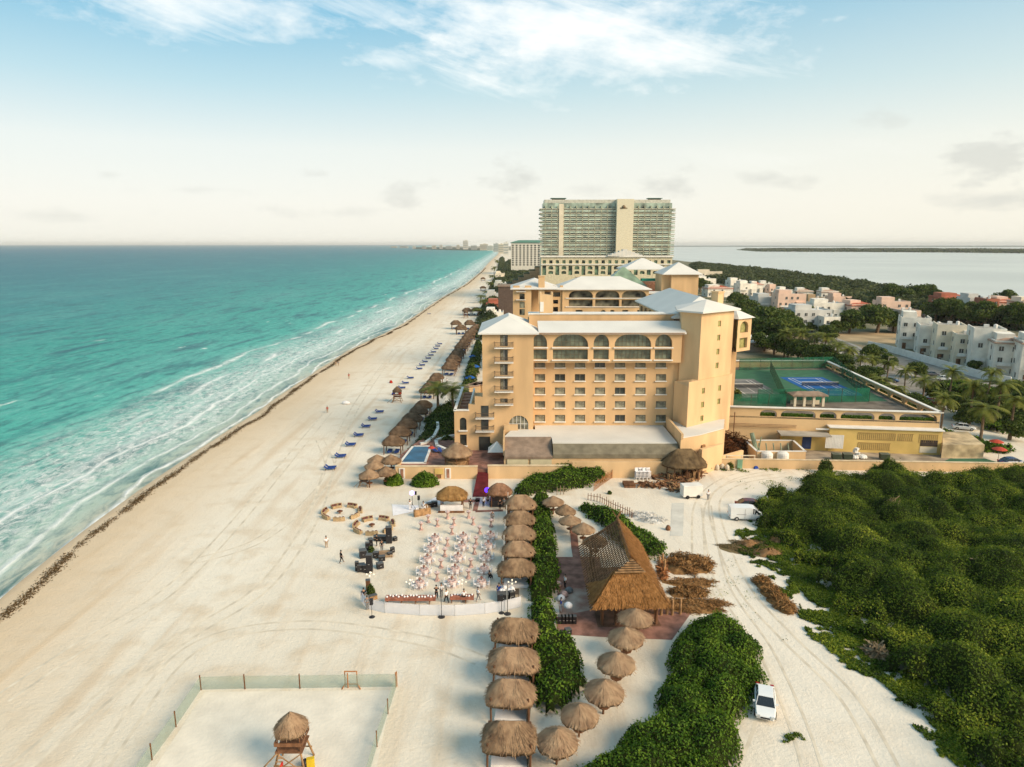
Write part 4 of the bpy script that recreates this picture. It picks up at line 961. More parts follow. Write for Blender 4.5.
mb=MB(); mb.box(0,.84,zp(276),2*hw-1,.05,zp(260)-zp(276)); mb.build('window_glass',[mat('podium_green_glass',(.1,.16,.1),.3,.5,.7,.3,detail=1)],Pd)
mb=MB(); mb.box(0,-.3,zp(257.2),2*hw+1,1.2,1.0); mb.box(0,-.2,zp(264.8),2*hw+.5,.8,.6); mb.build('cornice',[white],Pd)
mb=MB()
for k in range(9): mb.box(12+k*2.6-10,2+k*.3,zp(257)+.6,3.0,8,4.5-abs(k-4)*.9)
mb.build('rooftop_terrace',[roofw],Pd)
# hotel with green roof, far along the beach
YH=930.; a,b=W(511,250,YH)[0],W(548,250,YH)[0]; zh=lambda y: W(520,y,YH)[1]; hw=(b-a)/2
T2=thing('white_hotel','white slab hotel with a green roof and rows of dark windows','hotel',((a+b)/2,YH,0))
ops=[]
for k in range(10):
    for r_ in range(10):
        u=2*hw*(k+.5)/10; z=zh(245.5+2.15*r_); ops.append((u-1.25,u+1.25,z-.9,z+.9))
mb=MB(); mb.wall((-hw,0),(hw,0),0,zh(242.5),ops,.8); mb.box(0,11,0,2*hw-.2,20,zh(242.6)); mb.wall((-hw,21),(-hw,0),0,zh(242.5)); mb.build('wall',[mat('hotel_white',(.68,.64,.55),.9,.2)],T2)
mb=MB(); mb.box(0,.85,5,2*hw-1,.05,zh(244)-5); mb.build('window_glass',[glassd],T2)
mb=MB(); mb.hip(-hw,0,hw,21,zh(242.5),3.2,1.2,0); mb.build('roof',[mat('copper_green_roof',(.1,.22,.16),.8,.2)],T2)
YS=560.; t=thing('stepped_building','brown stepped building descending towards the beach below the white hotel','building',(W(526,270,YS)[0],YS,0))
mb=MB()
for k in range(7): mb.box(-13+k*4.6,k*1.2,0,5.2,26,9+k*2.5,0 if k<7 else 1)
mb.build('wall',[mat('tan_stone',(.36,.26,.15),.9,.2)],t)
mb=MB()
for k in range(7): mb.box(-13+k*4.6,k*1.2-1,9+k*2.5,5,20,.6)
mb.build('terrace_planting',[mat('planting_dark',(.06,.075,.04),.95,.1)],t)
t=thing('dark_block','low dark brown building between the beach and the ochre hotel roofs','building',(W(520,280,380)[0],380,0))
mb=MB(); mb.box(0,6,0,24,14,17); mb.build('wall',[mat('dark_brown_wall',(.10,.07,.055),.9,.2)],t); mb=MB(); mb.box(0,6,17,25,15,.6); mb.build('roof',[brownroof],t)
# skyline on the far curve of the coast
SKY_=[(414,246,3,6200),(424,246,4,6000),(434,245.5,4,6000),(441,245,3,6000),(449,246,6,6000),(458,245,3,5800),(465.5,240.5,5,5400),(474,245.5,6,5200),(484,244,8,4600),(490,245.5,6,4300),(496,243.5,5,3600),(501,244,5,2900),(506,242.5,5,2400),(404,246,8,7000),(394,246.4,6,7500)]
fm=[mat('far_white',(.6,.58,.52),.9,.2),mat('far_grey',(.4,.42,.4),.9,.2),mat('far_cream',(.55,.5,.4),.9,.2)]
for i,(px,py,wpx,Y) in enumerate(SKY_):
    X,z=W(px,py,Y); wd=wpx*Y/683
    t=thing('distant_hotel','distant pale hotel block on the hazy shore, %s from the left'%ORD[sorted(range(len(SKY_)),key=lambda q:SKY_[q][0]).index(i)],'hotel',(X,Y,0),0,'distant hotels along the bay')
    mb=MB(); mb.box(0,0,-1,wd,wd*.5,z+1); mb.box(wd*.1,0,z,wd*.35,wd*.3,max(2,z*.08)); mb.build('wall',[fm[i%3]],t)
    mb=MB()
    for k in range(4): mb.box(0,-wd*.25-1,z*(.2+.2*k),wd*.92,1.0,z*.06)
    mb.build('window_band',[mat('far_glass',(.2,.24,.24))],t)
# the spit of land under the skyline
mb=MB(); mb.add([(-800,5600,-.35),(-300,4400,-.35),(200,4400,-.35),(200,9000,-.35),(-1250,9000,-.35)],[(0,1,2,3,4)]); o=mb.build('far_spit',[LF['far']]); o['kind']='structure'
# ------------------------------------------------------------------ thatched shelters
def thatch_roof(name, hx, hy, h, z, m, ex=2.0, ridge=0.0, seed=0, th=.35, parent=None, n=28, rings=7, conc=1.15):
    # rounded thatch: superellipse plan, optional ridge along x, ragged thick eave
    V=[];fs=[]; rr=random.Random(seed)
    jit=[rr.uniform(-.03,.03) for _ in range(n)]
    for i in range(rings+1):
        t=i/rings
        for k in range(n):
            a=2*math.pi*k/n; c,s=math.cos(a),math.sin(a)
            rad=1/((abs(c)**ex+abs(s)**ex)**(1/ex))
            x=c*rad*t*hx*(1+jit[k]*t); y=s*rad*t*hy*(1+jit[(k*3)%n]*t)
            if ridge: x=x+ (ridge if c>0 else -ridge)*(1-t)*abs(c)**.3
            zz=z+h*(1-t**conc)+.05*math.sin(k*2.7+i*1.9+seed)*t
            V.append((x,y,zz))
    for k in range(n):
        x,y,zz=V[rings*n+k]; V.append((x*1.01,y*1.01,zz-th-rr.uniform(0,.12)))
    for k in range(n):
        x,y,zz=V[rings*n+k]; V.append((x*.72,y*.72,z+h*.18-.1))
    for i in range(rings+2):
        for k in range(n): fs.append((i*n+k,i*n+(k+1)%n,(i+1)*n+(k+1)%n,(i+1)*n+k))
    mb=MB(); mb.add(V,fs); mb.add([V[k] for k in range((rings+2)*n,(rings+3)*n)],[tuple(range(n-1,-1,-1))]); mb.add([V[k] for k in range(n)],[tuple(range(n))])
    o=mb.build(name,m,parent,smooth=True)
    # loose straw lying down the slope
    N_=700; pts=[];us=[];nn=[]
    for q in range(N_):
        t=rr.uniform(.08,1.03)**.6; a=rr.uniform(0,6.2832); c,s=math.cos(a),math.sin(a); rad=1/((abs(c)**ex+abs(s)**ex)**(1/ex))
        x=c*rad*t*hx+(ridge*(1-t)*(1 if c>0 else -1)); y=s*rad*t*hy; pts.append((x,y,z+h*(1-min(t,1)**conc)+.04-(t>1)*.2)); us.append((c*hx,s*hy,-h*1.0)); nn.append((c*h,s*h,max(hx,hy)))
    q=np.array(pts); U=np.array(us); U/=np.linalg.norm(U,axis=1,keepdims=True); Nn=np.array(nn); Nn/=np.linalg.norm(Nn,axis=1,keepdims=True); S=np.cross(U,Nn)
    l=np.array([[rr.uniform(.12,.4)] for _ in range(N_)]); wv=np.array([[rr.uniform(.012,.035)] for _ in range(N_)])
    Vs=np.stack([q-U*l-S*wv,q+U*l-S*wv+Nn*.02,q+U*l+S*wv+Nn*.02,q-U*l+S*wv],1).reshape(-1,3)
    s_=meshobj('straw',Vs,np.arange(4*N_).reshape(N_,4),m,o)
    return o
cab=[]
for v in range(3):
    t=thing('thatched_cabana','x','cabana'); thatch_roof('thatch_roof',2.12,1.6,1.35,2.25,[thatch_p,thatch_d,thatch_p][v],4.5,.75,seed=v,parent=t)
    pm=MB(); pm.tube((0,0,0),(0,0,2.6),.09); pp=Proto(pm.build('post',[wood]))
    for x in (-1.65,1.65):
        for y in (-1.25,1.25): pp.put((x,y,0),parent=t)
    mb=MB(); mb.box(0,.1,.05,2.8,1.9,.38,0); mb.box(0,.95,.43,2.7,.2,.5,0); mb.build('daybed',[whitecloth],t)
    mb=MB(); mb.box(1.68,0,.1,.05,2.4,2.1); mb.box(-.0,1.27,.1,3.2,.05,2.1); mb.build('back_screen',[mat('dark_screen',(.06,.045,.035),.9,.1)],t)
    cab.append(Proto(t))
def roofc(px,py,z): return G(px,py,z)
CU=[(520,500),(519.5,513.5),(519,528),(517.5,544),(516.5,562)]; CLo=[(514,627),(512.5,656),(511,690),(509,733)]
for i,(x,y) in enumerate(CU):
    X,Y=G(x,y+2,2.6); cq=cab[i%3].put((X,Y-.2,0),random.uniform(-.03,.03),'thatched rectangular cabana beside the dinner tables, %s counted from the maroon carpet'%ORD[i],'row of cabanas beside the dinner area')
for i,(x,y) in enumerate(CLo):
    X,Y=G(x,y,2.6); cab[(i+1)%3].put((X,Y,0),random.uniform(-.04,.04),'thatched rectangular cabana on open sand below the white screen, %s counted from the screen'%ORD[i],'row of cabanas on the open sand',scale=(1.03,1.05,1))
for (x,y),s in (((499,788),1),):
    X,Y=G(x,y,2.4); cab[1].put((X,Y,0),0,'thatched rectangular cabana at the bottom edge of the picture','row of cabanas on the open sand')
umb=[]
for v in range(3):
    t=thing('thatched_umbrella','x','beach umbrella'); thatch_roof('thatch_roof',1.68,1.68,1.1,2.15,[thatch_p,thatch_p,thatch_d][v],2,0,seed=10+v,parent=t,th=.22,conc=.95)
    mb=MB(); mb.tube((0,0,0),(0,0,2.8),.1,n=8); mb.build('pole',[wood],t)
    mb=MB(); mb.lathe([(.55,.75),(.55,.82)],10); mb.build('table_ring',[wood],t)
    umb.append(Proto(t))
UL=[(635,612),(627,632),(617,658),(604,685),(579.5,707),(557,733)]
for i,(x,y) in enumerate(UL):
    X,Y=G(x,y,2.8); umb[i%2].put((X,Y,0),i*1.1,'round pale thatched umbrella between the hedges, %s counted from the big A-shaped palapa'%ORD[i],'round umbrellas in the curved row',scale=(1,1,1) if i!=3 else .97)
UU=[(553.5,496.5),(565,506),(570.5,514.5),(583.5,523.5),(596,536)]
for i,(x,y) in enumerate(UU):
    X,Y=G(x,y,2.8); umb[(i+1)%3].put((X,Y,0),i*.7,'round thatched umbrella behind the big palapa, %s from the ballroom hedge'%ORD[i],'round umbrellas behind the big palapa',scale=.92)
US=[(377,456,0),(391,457,0),(374,463,0),(386,469,0),(369,471.5,0)]
nm=['farthest seaward','beside the pool corner','middle seaward','nearest the round shrub','nearest the lifeguard chair']
for i,(x,y,_) in enumerate(US):
    X,Y=G(x,y,2.8); umb[2 if i%2 else 1].put((X,Y,0),i,'brown thatched umbrella in the cluster seaward of the pool, %s'%nm[i],'umbrella cluster by the pool',scale=1.0)
# beach rows of long cabanas along the hotel
bc=thing('beach_palapa','x','palapa'); thatch_roof('thatch_roof',2.1,1.95,1.3,2.2,[mat('brown_thatch',(.22,.145,.09),.95,.1,.25,1.4,.9,12,col2=(.12,.075,.045))],4,.7,seed=5,parent=bc)
pm=MB(); pm.tube((0,0,0),(0,0,2.5),.1); pp=Proto(pm.build('post',[wood]))
for x in (-1.6,1.6):
    for y in (-1.5,1.5): pp.put((x,y,0),parent=bc)
mb=MB(); mb.box(-.7,0,.3,.8,2.0,.25); mb.box(.7,0,.3,.8,2.0,.25); mb.build('lounger_pair',[bluecloth],bc)
bcp=Proto(bc)
BR=[(393,440),(400,431),(407,423.5),(412,416.5),(418.5,409.5),(423.5,403.5)]
for i,(x,y) in enumerate(BR):
    X,Y=G(x,y,2.6); bcp.put((X,Y,0),.0,'brown thatched palapa in the near chain by the garden path, %s from the pool'%ORD[i],'palapas in the near chain')
BR2=[(427,388.5),(430.5,384),(434,379.5),(437,376)]
for i,(x,y) in enumerate(BR2):
    X,Y=G(x,y,2.6); bcp.put((X,Y,0),.1,'brown thatched palapa in the short chain behind the beach palms, %s from its near end'%ORD[i],'palapas in the second chain')
for i in range(13):
    k=i/12; x=449+(477-449)*k; y=367-(367-327)*(1-(1-k)**1.25); X,Y=G(x,y,2.6)
    bcp.put((X,Y,0),0,'brown thatched palapa in the long far chain, %s from its near end'%ORD[i],'palapas in the far chain',scale=1.15)
for i,(x,y) in enumerate(((456,324),(469.5,324.5),(461,329),(467,311),(476,311),(483,288),(483,279))):
    X,Y=G(x,y,2.4); bcp.put((X,Y,0),.2,'dark thatched shelter beyond the long far chain, %s from the sea side'%ORD[[456,461,467,469.5,476,483,484].index(x) if x!=483 else (5 if y==288 else 6)],'far beach shelters',scale=1.25)
# bar palapa on the terrace, event bar palapas, small hut palapa
def hut(label,px,py,z0,rx,ry,h,ze,m,ex=2.2,ridge=0,posts=6,sides=None,cat='hut',name='thatched_hut',seed=3):
    X,Y=G(px,py,z0+ze+h*.4); t=thing(name,label,cat,(X,Y,z0)); thatch_roof('thatch_roof',rx,ry,h,ze,[m],ex,ridge,seed,parent=t)
    pm=MB(); pm.tube((0,0,0),(0,0,ze+.3),.1); pp=Proto(pm.build('post',[wood]))
    for k in range(posts):
        a=2*math.pi*(k+.5)/posts; c,s=math.cos(a),math.sin(a); r_=1/((abs(c)**(ex+1)+abs(s)**(ex+1))**(1/(ex+1))); pp.put((c*rx*.78*r_,s*ry*.78*r_,0),parent=t)
    return t
t=hut('round thatched bar with a wooden counter on the pool terrace',457,448,tz,2.7,2.5,1.9,2.4,thatch_p); mb=MB(); mb.lathe([(2.0,0),(2.0,1.0),(2.2,1.02),(2.2,1.1)],16); mb.build('bar_counter',[woodl],t)
t=hut('thatched service bar with a white counter at the seaward side of the maroon carpet',452,491,0,2.35,1.9,1.35,2.3,thatch_l,3.5,.6,4); mb=MB(); mb.box(0,-1.3,0,3.4,.5,1.1); mb.build('counter_cloth',[whitecloth],t); mb=MB(); mb.box(0,-1.75,0,4,.12,.3); mb.build('kickboard',[wood],t)
t=hut('thatched service bar beside the violet lamp and the end of the cabana row',499.5,487.5,0,1.9,1.7,1.25,2.3,mat('rosy_thatch',(.40,.22,.13),.95,.1,.25,1.8,.9,12,col2=(.22,.11,.06)),3,.4,4,seed=8); mb=MB(); mb.box(0,0,0,3.0,2.2,1.0); mb.build('counter',[blackm],t)
t=hut('large dark thatched hut on log posts among rubble in front of the hotel annex',684,456.5,0,3.9,3.1,2.4,2.8,mat('old_thatch',(.20,.135,.07),.95,.1,.25,1.2,.9,10,col2=(.10,.065,.035)),2.6,1.2,10,seed=12)
mb=MB()
for k in range(26): a=random.uniform(0,6.28); mb.box(random.uniform(-3,3),random.uniform(-1.8,1.8),0,random.uniform(.2,.6),random.uniform(.2,.6),random.uniform(.8,2.4),k%2,a)
o=mb.build('timber_pile',[wood,woodl],None,loc=tuple(t.location)); tag(o,'brown offcuts and boards stored under the large dark thatched hut','timber')
mb=MB(); mb.box(0,1.2,0,6.4,.15,2.8); mb.build('back_wall',[mat('dark_screen',(.06,.045,.035))],t)
# ------------------------------------------------------------------ the big A-shaped palapa
ez=2.6
FL,FR=G(593,607,ez),G(669,606,ez); BL=G(581.5,549,ez); BRt=(FR[0]-.3,BL[1]+.3)
cxp=(FL[0]+FR[0])/2-.2
def zfor(px,py,X): t_=X/(px-512); return H-(F*SP+(py-383.5)*CP)*t_, (F*CP-(py-383.5)*SP)*t_
zr,yf=zfor(631.5,559,cxp+.3); zb,yb=zfor(618,519,cxp)
zr=9.4
YFp=G(631,560,zr)[1]; YBp=G(618.5,521,zr+.8)[1]
big=thing('big_palapa','huge steep palm-thatch palapa under construction with bare rafters on its sea side','palapa',(cxp,(FL[1]+BL[1])/2,0)); o_=Vector(big.location)
yr_=FL[1]+2.6; q_=W(631,559,yr_); RF=Vector((q_[0],yr_,q_[1])); yr_=BL[1]+.2; q_=W(618,520,yr_); RBk=Vector((q_[0],yr_,q_[1]))
fl=Vector((FL[0],FL[1],ez)); fr_=Vector((FR[0],FR[1],ez)); bl=Vector((BL[0],BL[1],ez+.6)); br=Vector((FR[0]-.6,BL[1]+.5,ez+.6))
gl_=RF+Vector((-1.9,-.7,-1.3)); gr_=RF+Vector((1.4,-.7,-1.2))
def thatch_patch(quads,m,name,th=.35,par=None,straw=5000):
    mb=MB(); rr=random.Random(4)
    for (a,b,c,d) in quads:
        nn=(b-a).cross(d-a).normalized(); K=14; M_=14; V=[]
        for i in range(K+1):
            for j in range(M_+1):
                u,v=i/K,j/M_; p=(a*(1-u)+b*u)*(1-v)+(d*(1-u)+c*u)*v
                p=p+nn*(.16*noise.noise(p*.9)+.2*math.sin(v*math.pi)*.6); 
                if j==0: p=p+Vector((0,0,-rr.uniform(0,.35)))
                V.append(p)
        o=len(V); V+= [v_-nn*th for v_ in V]
        fs=[(i*(M_+1)+j,(i+1)*(M_+1)+j,(i+1)*(M_+1)+j+1,i*(M_+1)+j+1) for i in range(K) for j in range(M_)]
        fs+=[tuple(o+q for q in f[::-1]) for f in fs]
        def edge(l): return [(l[q],l[q]+o,l[q+1]+o,l[q+1]) for q in range(len(l)-1)]
        fs+=edge([i*(M_+1) for i in range(K+1)])+edge([i*(M_+1)+M_ for i in range(K+1)][::-1])+edge([j for j in range(M_+1)][::-1])+edge([K*(M_+1)+j for j in range(M_+1)])
        mb.add(V,fs)
    ob=mb.build(name,[m],par,smooth=True); ob.location=-Vector(par.location)
    pts=[];U=[];S=[];Nn=[]
    for (a,b,c,d) in quads:
        nn=(b-a).cross(d-a).normalized()
        for q in range(straw):
            u,v=rr.random(),rr.random(); p=(a*(1-u)+b*u)*(1-v)+(d*(1-u)+c*u)*v+nn*.2*rr.random(); dn=((a-d)*(1-u)+(b-c)*u).normalized(); dn=(dn+Vector((rr.gauss(0,.12),rr.gauss(0,.12),rr.gauss(0,.06)))).normalized()
            pts.append(p);U.append(dn);S.append(dn.cross(nn)); Nn.append(nn)
    q=np.array(pts);U=np.array(U);S=np.array(S);Nn=np.array(Nn); n=len(q); l=rng.uniform(.15,.5,(n,1)); wv=rng.uniform(.015,.05,(n,1))
    V=np.stack([q-U*l-S*wv,q+U*l-S*wv+Nn*.1,q+U*l+S*wv+Nn*.1,q-U*l+S*wv],1).reshape(-1,3)
    meshobj('straw',V,np.arange(4*n).reshape(n,4),m,ob)
    return ob
gold=mat('fresh_thatch',(.38,.185,.065),.95,.1,.25,2.2,.9,9,col2=(.20,.09,.028))
thatch_patch([(fr_,br,RBk,RF+Vector((0,0,.1)))],gold,'thatch_slope',par=big,straw=6000)
thatch_patch([(fl,fr_,gr_,gl_)],gold,'thatch_hip',par=big,straw=6000)
thatch_patch([(fl+(bl-fl)*.32,fl,gl_,(gl_+(bl-fl)*.05)+Vector((0,0,-1.2)))],gold,'thatch_corner',par=big,straw=1500)
mb=MB()
K=27
for k in range(K+1):          # sea-side rafters
    u=k/K; a=fl+(bl-fl)*u; b=RF+(RBk-RF)*u; 
    mb.tube(a+(a-b).normalized()*.5,b,.075,.06,n=4)
for k in range(16):
    v=(k+.6)/16; a=fl+(RF-fl)*v; b=bl+(RBk-bl)*v; mb.tube(a+(b-a)*.02,b+(b-a)*.03,.06,n=4)
for k in range(1):
    mb.tube(RF,RBk+Vector((0,.8,.2)),.12,n=6); mb.tube(br,RBk,.12,n=6); mb.tube(bl,RBk,.12,n=6)
for k in range(3): mb.tube(RBk+Vector((random.uniform(-.5,.5),.4,-.2)),RBk+Vector((random.uniform(-.6,.6),.8,.9)),.07,n=4)
under(big,mb,'rafters',[mat('rafter_wood',(.20,.105,.05),.85,.2,.25,2)])
mb=MB()
for k in range(6): 
    fw=Vector((0,-.55,.35)); a=gl_+(RF-gl_)*(k/6+.02)+fw; b=gr_+(RF-gr_)*(k/6+.02)+fw; mb.tube(a,b,.09,n=4)
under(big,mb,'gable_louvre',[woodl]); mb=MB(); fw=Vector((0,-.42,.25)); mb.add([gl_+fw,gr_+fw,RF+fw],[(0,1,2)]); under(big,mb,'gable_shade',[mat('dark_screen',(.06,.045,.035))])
pm=MB(); pm.tube((0,0,0),(0,0,ez+.5),.18,n=8); pp=Proto(pm.build('post',[wood]))
for k in range(5):
    for a,b in ((fl+Vector((1.1,.9,0)),bl+Vector((1.1,-.6,0))),(fr_+Vector((-1.1,.9,0)),br+Vector((-1.1,-.6,0)))):
        p=a+(b-a)*k/4; pp.put((p.x-o_.x,p.y-o_.y,0),parent=big)
for k in range(1,4):
    p=fl+Vector((1.1,.9,0)); q=fr_+Vector((-1.1,.9,0)); p=p+(q-p)*k/4; pp.put((p.x-o_.x,p.y-o_.y,0),parent=big)
mb=MB(); mb.box(0,1.5,0,4.2,2.6,1.2); under_=mb.build('bar_block',[wood],big)
# upright logs by the palapa
lg=MB(); lg.tube((0,0,0),(0,0,1.9),.17,.15,n=8); lgp=Proto(tag(lg.build('log_post',[woodl]),None,'post'))
for i,x in enumerate((655,661,667,672,680)):
    X,Y=G(x,614+ (i%2)); lgp.put((X,Y,0),0,'short upright log beside the front right corner of the big palapa, %s from it'%ORD[i],'upright logs beside the palapa')
for i,(x,y) in enumerate(((659,575),(662,572),(664,578))):
    X,Y=G(x,y); lgp.put((X,Y,0),0,'upright log leaning in the bundle right of the palapa roof','logs in the bundle right of the palapa',scale=(1,1,1.3))
# paving patios
for n_,poly,z in (('palapa_patio',[(556,557),(600,557),(602,585),(560,590),(553,590)],.012),('lower_patio',[(556,617),(640,600),(692,612),(672,640),(600,637),(557,634)],.016)):
    sheet([G(*p) for p in poly],z,n_,paver)
sheet([G(*p) for p in ((557,588),(600,582),(600,622),(560,619))],.009,'worn_patio',mat('worn_patio',(.45,.36,.29),.95,.1,.2,.5,col2=(.27,.12,.085)))
a=[G(*p) for p in ((574,524),(574,536),(575,548),(577,560))]; l_,r_=ropath(a,1.0); strip(l_,r_,.02,'stepping_path',paver)
sheet([(fl.x+.6,fl.y+.4),(fr_.x-.6,fr_.y+.4),(br.x-.6,br.y),(bl.x+.6,bl.y)],.022,'earth_floor',mat('trodden_earth',(.20,.105,.065),.95,.1,.25,.8))
sheet([(40,121.4),(84,118.6),(84,127.4),(42,132.5)],.012,'service_yard',mat('yard_ground',(.36,.29,.21),.95,.1,.2,.4))
# ------------------------------------------------------------------ vegetation
def hedgeo(label,poly,h,seed,lobes=1.6,lsize=.15,dens=26,edge=1.3,hvar=.35,name='hedge',m='hedge',cat='hedge',step=.4,pz=.6,rag=.25):
    P_=[G(x,y,pz) for x,y in poly]; o=canopy(name,P_,h,lobes,lsize,dens,LF[m],edge,hvar,step,seed=seed,rag=rag); return tag(o,label,cat)
hedgeo('low rounded green hedge mound against the ballroom wall',[(513,491),(530,478),(548,471),(575,464),(604,462),(613,468),(604,478),(590,485),(570,486),(545,491),(528,494)],2.2,3)
hedgeo('curved green hedge behind the ridge of the big palapa',[(579,506),(588,503),(604,508),(630,522),(655,535),(668,545),(671,553),(655,556),(638,553),(622,545),(602,525)],1.9,4)
hedgeo('narrow straight green hedge between the upper cabanas and the sand court',[(530,499),(549,497),(553,520),(557,545),(560,575),(559,590),(553,598),(530,597),(528,570),(530,530)],2.0,5,edge=.9,rag=.12)
hedgeo('pear-shaped green hedge widening below the white screen',[(533,600),(551,598),(558,618),(560,634),(575,642),(585,658),(585,682),(571,705),(548,710),(533,698),(528,670),(528,635)],2.1,6,lobes=1.3,rag=.12)
hedgeo('large dense green hedge mass at the bottom centre between the umbrellas and the sand track',[(668,668),(676,640),(690,625),(715,617),(745,628),(760,650),(760,680),(738,712),(742,740),(725,775),(700,840),(540,860),(520,800),(560,778),(600,757),(640,728),(660,700)],2.3,7,lobes=1.5,lsize=.115,dens=75,edge=1.6)
scr=[(757,503),(775,492),(815,487),(800,478),(818,473),(870,474),(1030,476),(1110,480),(1180,560),(1200,850),(1012,830),(986,768),(960,732),(930,694),(900,662),(875,636),(852,610),(836,588),(822,570),(808,556),(796,546),(784,536),(775,530),(766,518)]
P_=[G(x,y,.8) for x,y in scr]
o=canopy('dune_scrub',P_,3.6,2.6,.105,80,LF['scrub'],3.0,.95,.4,seed=8,rag=1.0); tag(o,'dense wild green dune scrub filling the right side down to the sand track','scrub',kind='stuff')
# sparse creeping plants on the sand around the scrub
def ground_cover(name,poly,n,label,seed,ls=.12,z=.1,m='scrub',th=.03):
    P_=[G(x,y) for x,y in poly]; pa=np.array(P_); r_=np.random.default_rng(seed); q=r_.uniform(pa.min(0),pa.max(0),(n*3,2))
    d=polydist(q[:,0],q[:,1],P_); cl=np.array([noise.noise((a*.35,b*.35,seed))+.5*noise.noise((a*1.3,b*1.3,seed)) for a,b in q]); q=q[(d>0)&(cl>th+np.clip(.3-d*.15,0,.3))]
    pts=np.concatenate([q,r_.uniform(.02,z*2,(len(q),1))],1); V_,Q_,vv=leafcloud(pts,np.tile([0,0,1.],(len(q),1)),ls)
    return tag(meshobj(name,V_,Q_,LF[m],None,vv),label,'ground cover',kind='stuff')
ground_cover('ground_cover',[(735,525),(765,515),(800,560),(850,640),(930,700),(990,768),(950,790),(900,715),(850,672),(800,640),(765,600),(745,565),(728,545)],34000,'sparse creeping plants along the edge of the sand track',3)
ground_cover('low_scrub_margin',[(756,530),(775,525),(810,545),(850,590),(900,645),(950,700),(1000,768),(968,770),(915,712),(870,674),(832,648),(803,615),(792,590),(772,562),(752,548)],60000,'low creeping plants and grass between the tall scrub and the sand track',13,.1,.14,th=-.2)
ground_cover('weed_patch',[(772,738),(800,733),(812,745),(803,760),(780,760)],700,'small weeds on the sand near the bottom edge right of the white car',4,.1)
ground_cover('weed_patch',[(735,480),(770,474),(800,478),(780,492),(745,498)],800,'sparse weeds on the sand beside the white van',5,.1)
ground_cover('weed_strip',[(700,468),(990,471),(990,476),(700,472)],3500,'weeds growing along the foot of the boundary wall',6,.12)
def shrub(name,label,cat,px,py,rx,ry,h,seed,m='hedge',ls=.16,n=2200,z=0):
    X,Y=G(px,py,z); t=thing(name,label,cat,(X,Y,z)); r_=np.random.default_rng(seed); d=r_.normal(0,1,(n,3)); d/=np.linalg.norm(d,axis=1,keepdims=True); d[:,2]=abs(d[:,2])
    q=d*np.array([rx,ry,h])*r_.uniform(.82,1.03,(n,1))*(1+.1*np.sin(d[:,:1]*6+seed)*np.cos(d[:,1:2]*5)); V_,Q_,vv=leafcloud(q,d,ls); meshobj('foliage',V_,Q_,LF[m],t,vv)
    mb=MB(); mb.lathe([(rx*.78,0),(rx*.84,h*.4),(rx*.6,h*.7),(.1,h*.86)],12,0,0,0,1,ry/rx); mb.build('inner_shade_core',[leaf_shade],t); return t  # solid dark core, coloured as the shade inside the shrub
shrub('round_shrub','round green shrub at the seaward corner of the sea wall','shrub',394,484,1.55,1.3,2.0,1)
shrub('round_shrub','wide round green shrub in front of the sea wall between its two gates','shrub',424.5,485,2.3,1.5,2.3,2)
shrub('potted_shrub','small dark shrub left of the terrace doorway','shrub',477,449,.5,.5,1.5,3,z=tz,n=300,ls=.12); shrub('potted_shrub','small dark shrub right of the terrace doorway','shrub',491,450,.5,.5,1.6,4,z=tz,n=300,ls=.12)
hedgeo('lush dark garden planting between the beach path and the hotel sea end',[(397,466),(412,448),(426,430),(425,420),(438,408),(455,400),(456,445),(440,446),(428,447),(416,446),(405,466)],2.0,9,lobes=1.2,name='garden_planting',cat='planting',m='tree',dens=18,lsize=.2)
hedgeo('dark garden planting around the hotel lawns beyond the beach palms',[(457,404),(463,388),(466,372),(470,358),(476,342),(482,345),(478,372),(470,398)],2.6,10,lobes=1.6,name='garden_planting',cat='planting',m='tree',dens=8,lsize=.3)
for i,pts in enumerate(([(462,421),(452,430),(441,438),(432,443)],[(478,392),(462,408),(458,412)])):
    a=[G(x,y,1.6) for x,y in ([(437.5,423),(438,429),(434,437),(425,443.5),(421,444)] if i==0 else [(456,436),(446,437),(436,441),(437,446),(446,450)])]
    mb=MB()
    for p,q in zip(a[:-1],a[1:]):
        p=Vector(p);q=Vector(q);c=(p+q)/2; d=q-p; mb.box(c.x,c.y,.0,d.length+.3,.6,1.9,0,math.atan2(d.y,d.x))
    tag(mb.build('garden_wall',[white]),['curved white garden wall crossing the planting above the pool','white curved planter wall beside the thatched terrace bar'][i],'wall')
a=[G(*p) for p in ((408,480),(404,470),(418,446),(427,425),(436,405),(447,385),(462,355))]; l_,r_=ropath(a,3.2); strip(l_,r_,.02,'garden_path',mat('pale_path',(.6,.55,.47),.95,.1,.1,.4))
# palms
def palm_crown(name,n,L_,m,seed,parent,hgt):
    rr=random.Random(seed); V=[];Q=[];vv=[]
    for k in range(n):
        a=6.2832*k/n+rr.uniform(-.2,.2); e0=rr.uniform(-.5,1.25); Lk=L_*rr.uniform(.8,1.1); p=Vector((0,0,hgt)); el=e0; S=9; rv=rr.random()
        dirh=Vector((math.cos(a),math.sin(a),0)); side=Vector((-dirh.y,dirh.x,0)); last=None
        for s in range(S):
            d=dirh*math.cos(el)+Vector((0,0,math.sin(el))); q=p+d*Lk/S; up=(side.cross(d))
            t=(s+.5)/S; wl=L_*.17*math.sin(math.pi*min(1,t*.9+.12))**.6
            for sg in (-1,1):
                for j in range(3):
                    b=p+(q-p)*(j/3); tip=b+side*sg*wl*rr.uniform(.85,1.1)+d*wl*.55+Vector((0,0,-wl*.38)); w_=Lk/S*.14
                    o=len(V); V+=[b-d*w_,b+d*w_,tip+d*w_*.3,tip-d*w_*.3]; Q.append((o,o+1,o+2,o+3)); vv+=[rv*.6+rr.random()*.4]*4
            p=q; el-=.17+.06*rr.random()
    return meshobj(name,[tuple(v) for v in V],Q,m,parent,vv)
palms=[]
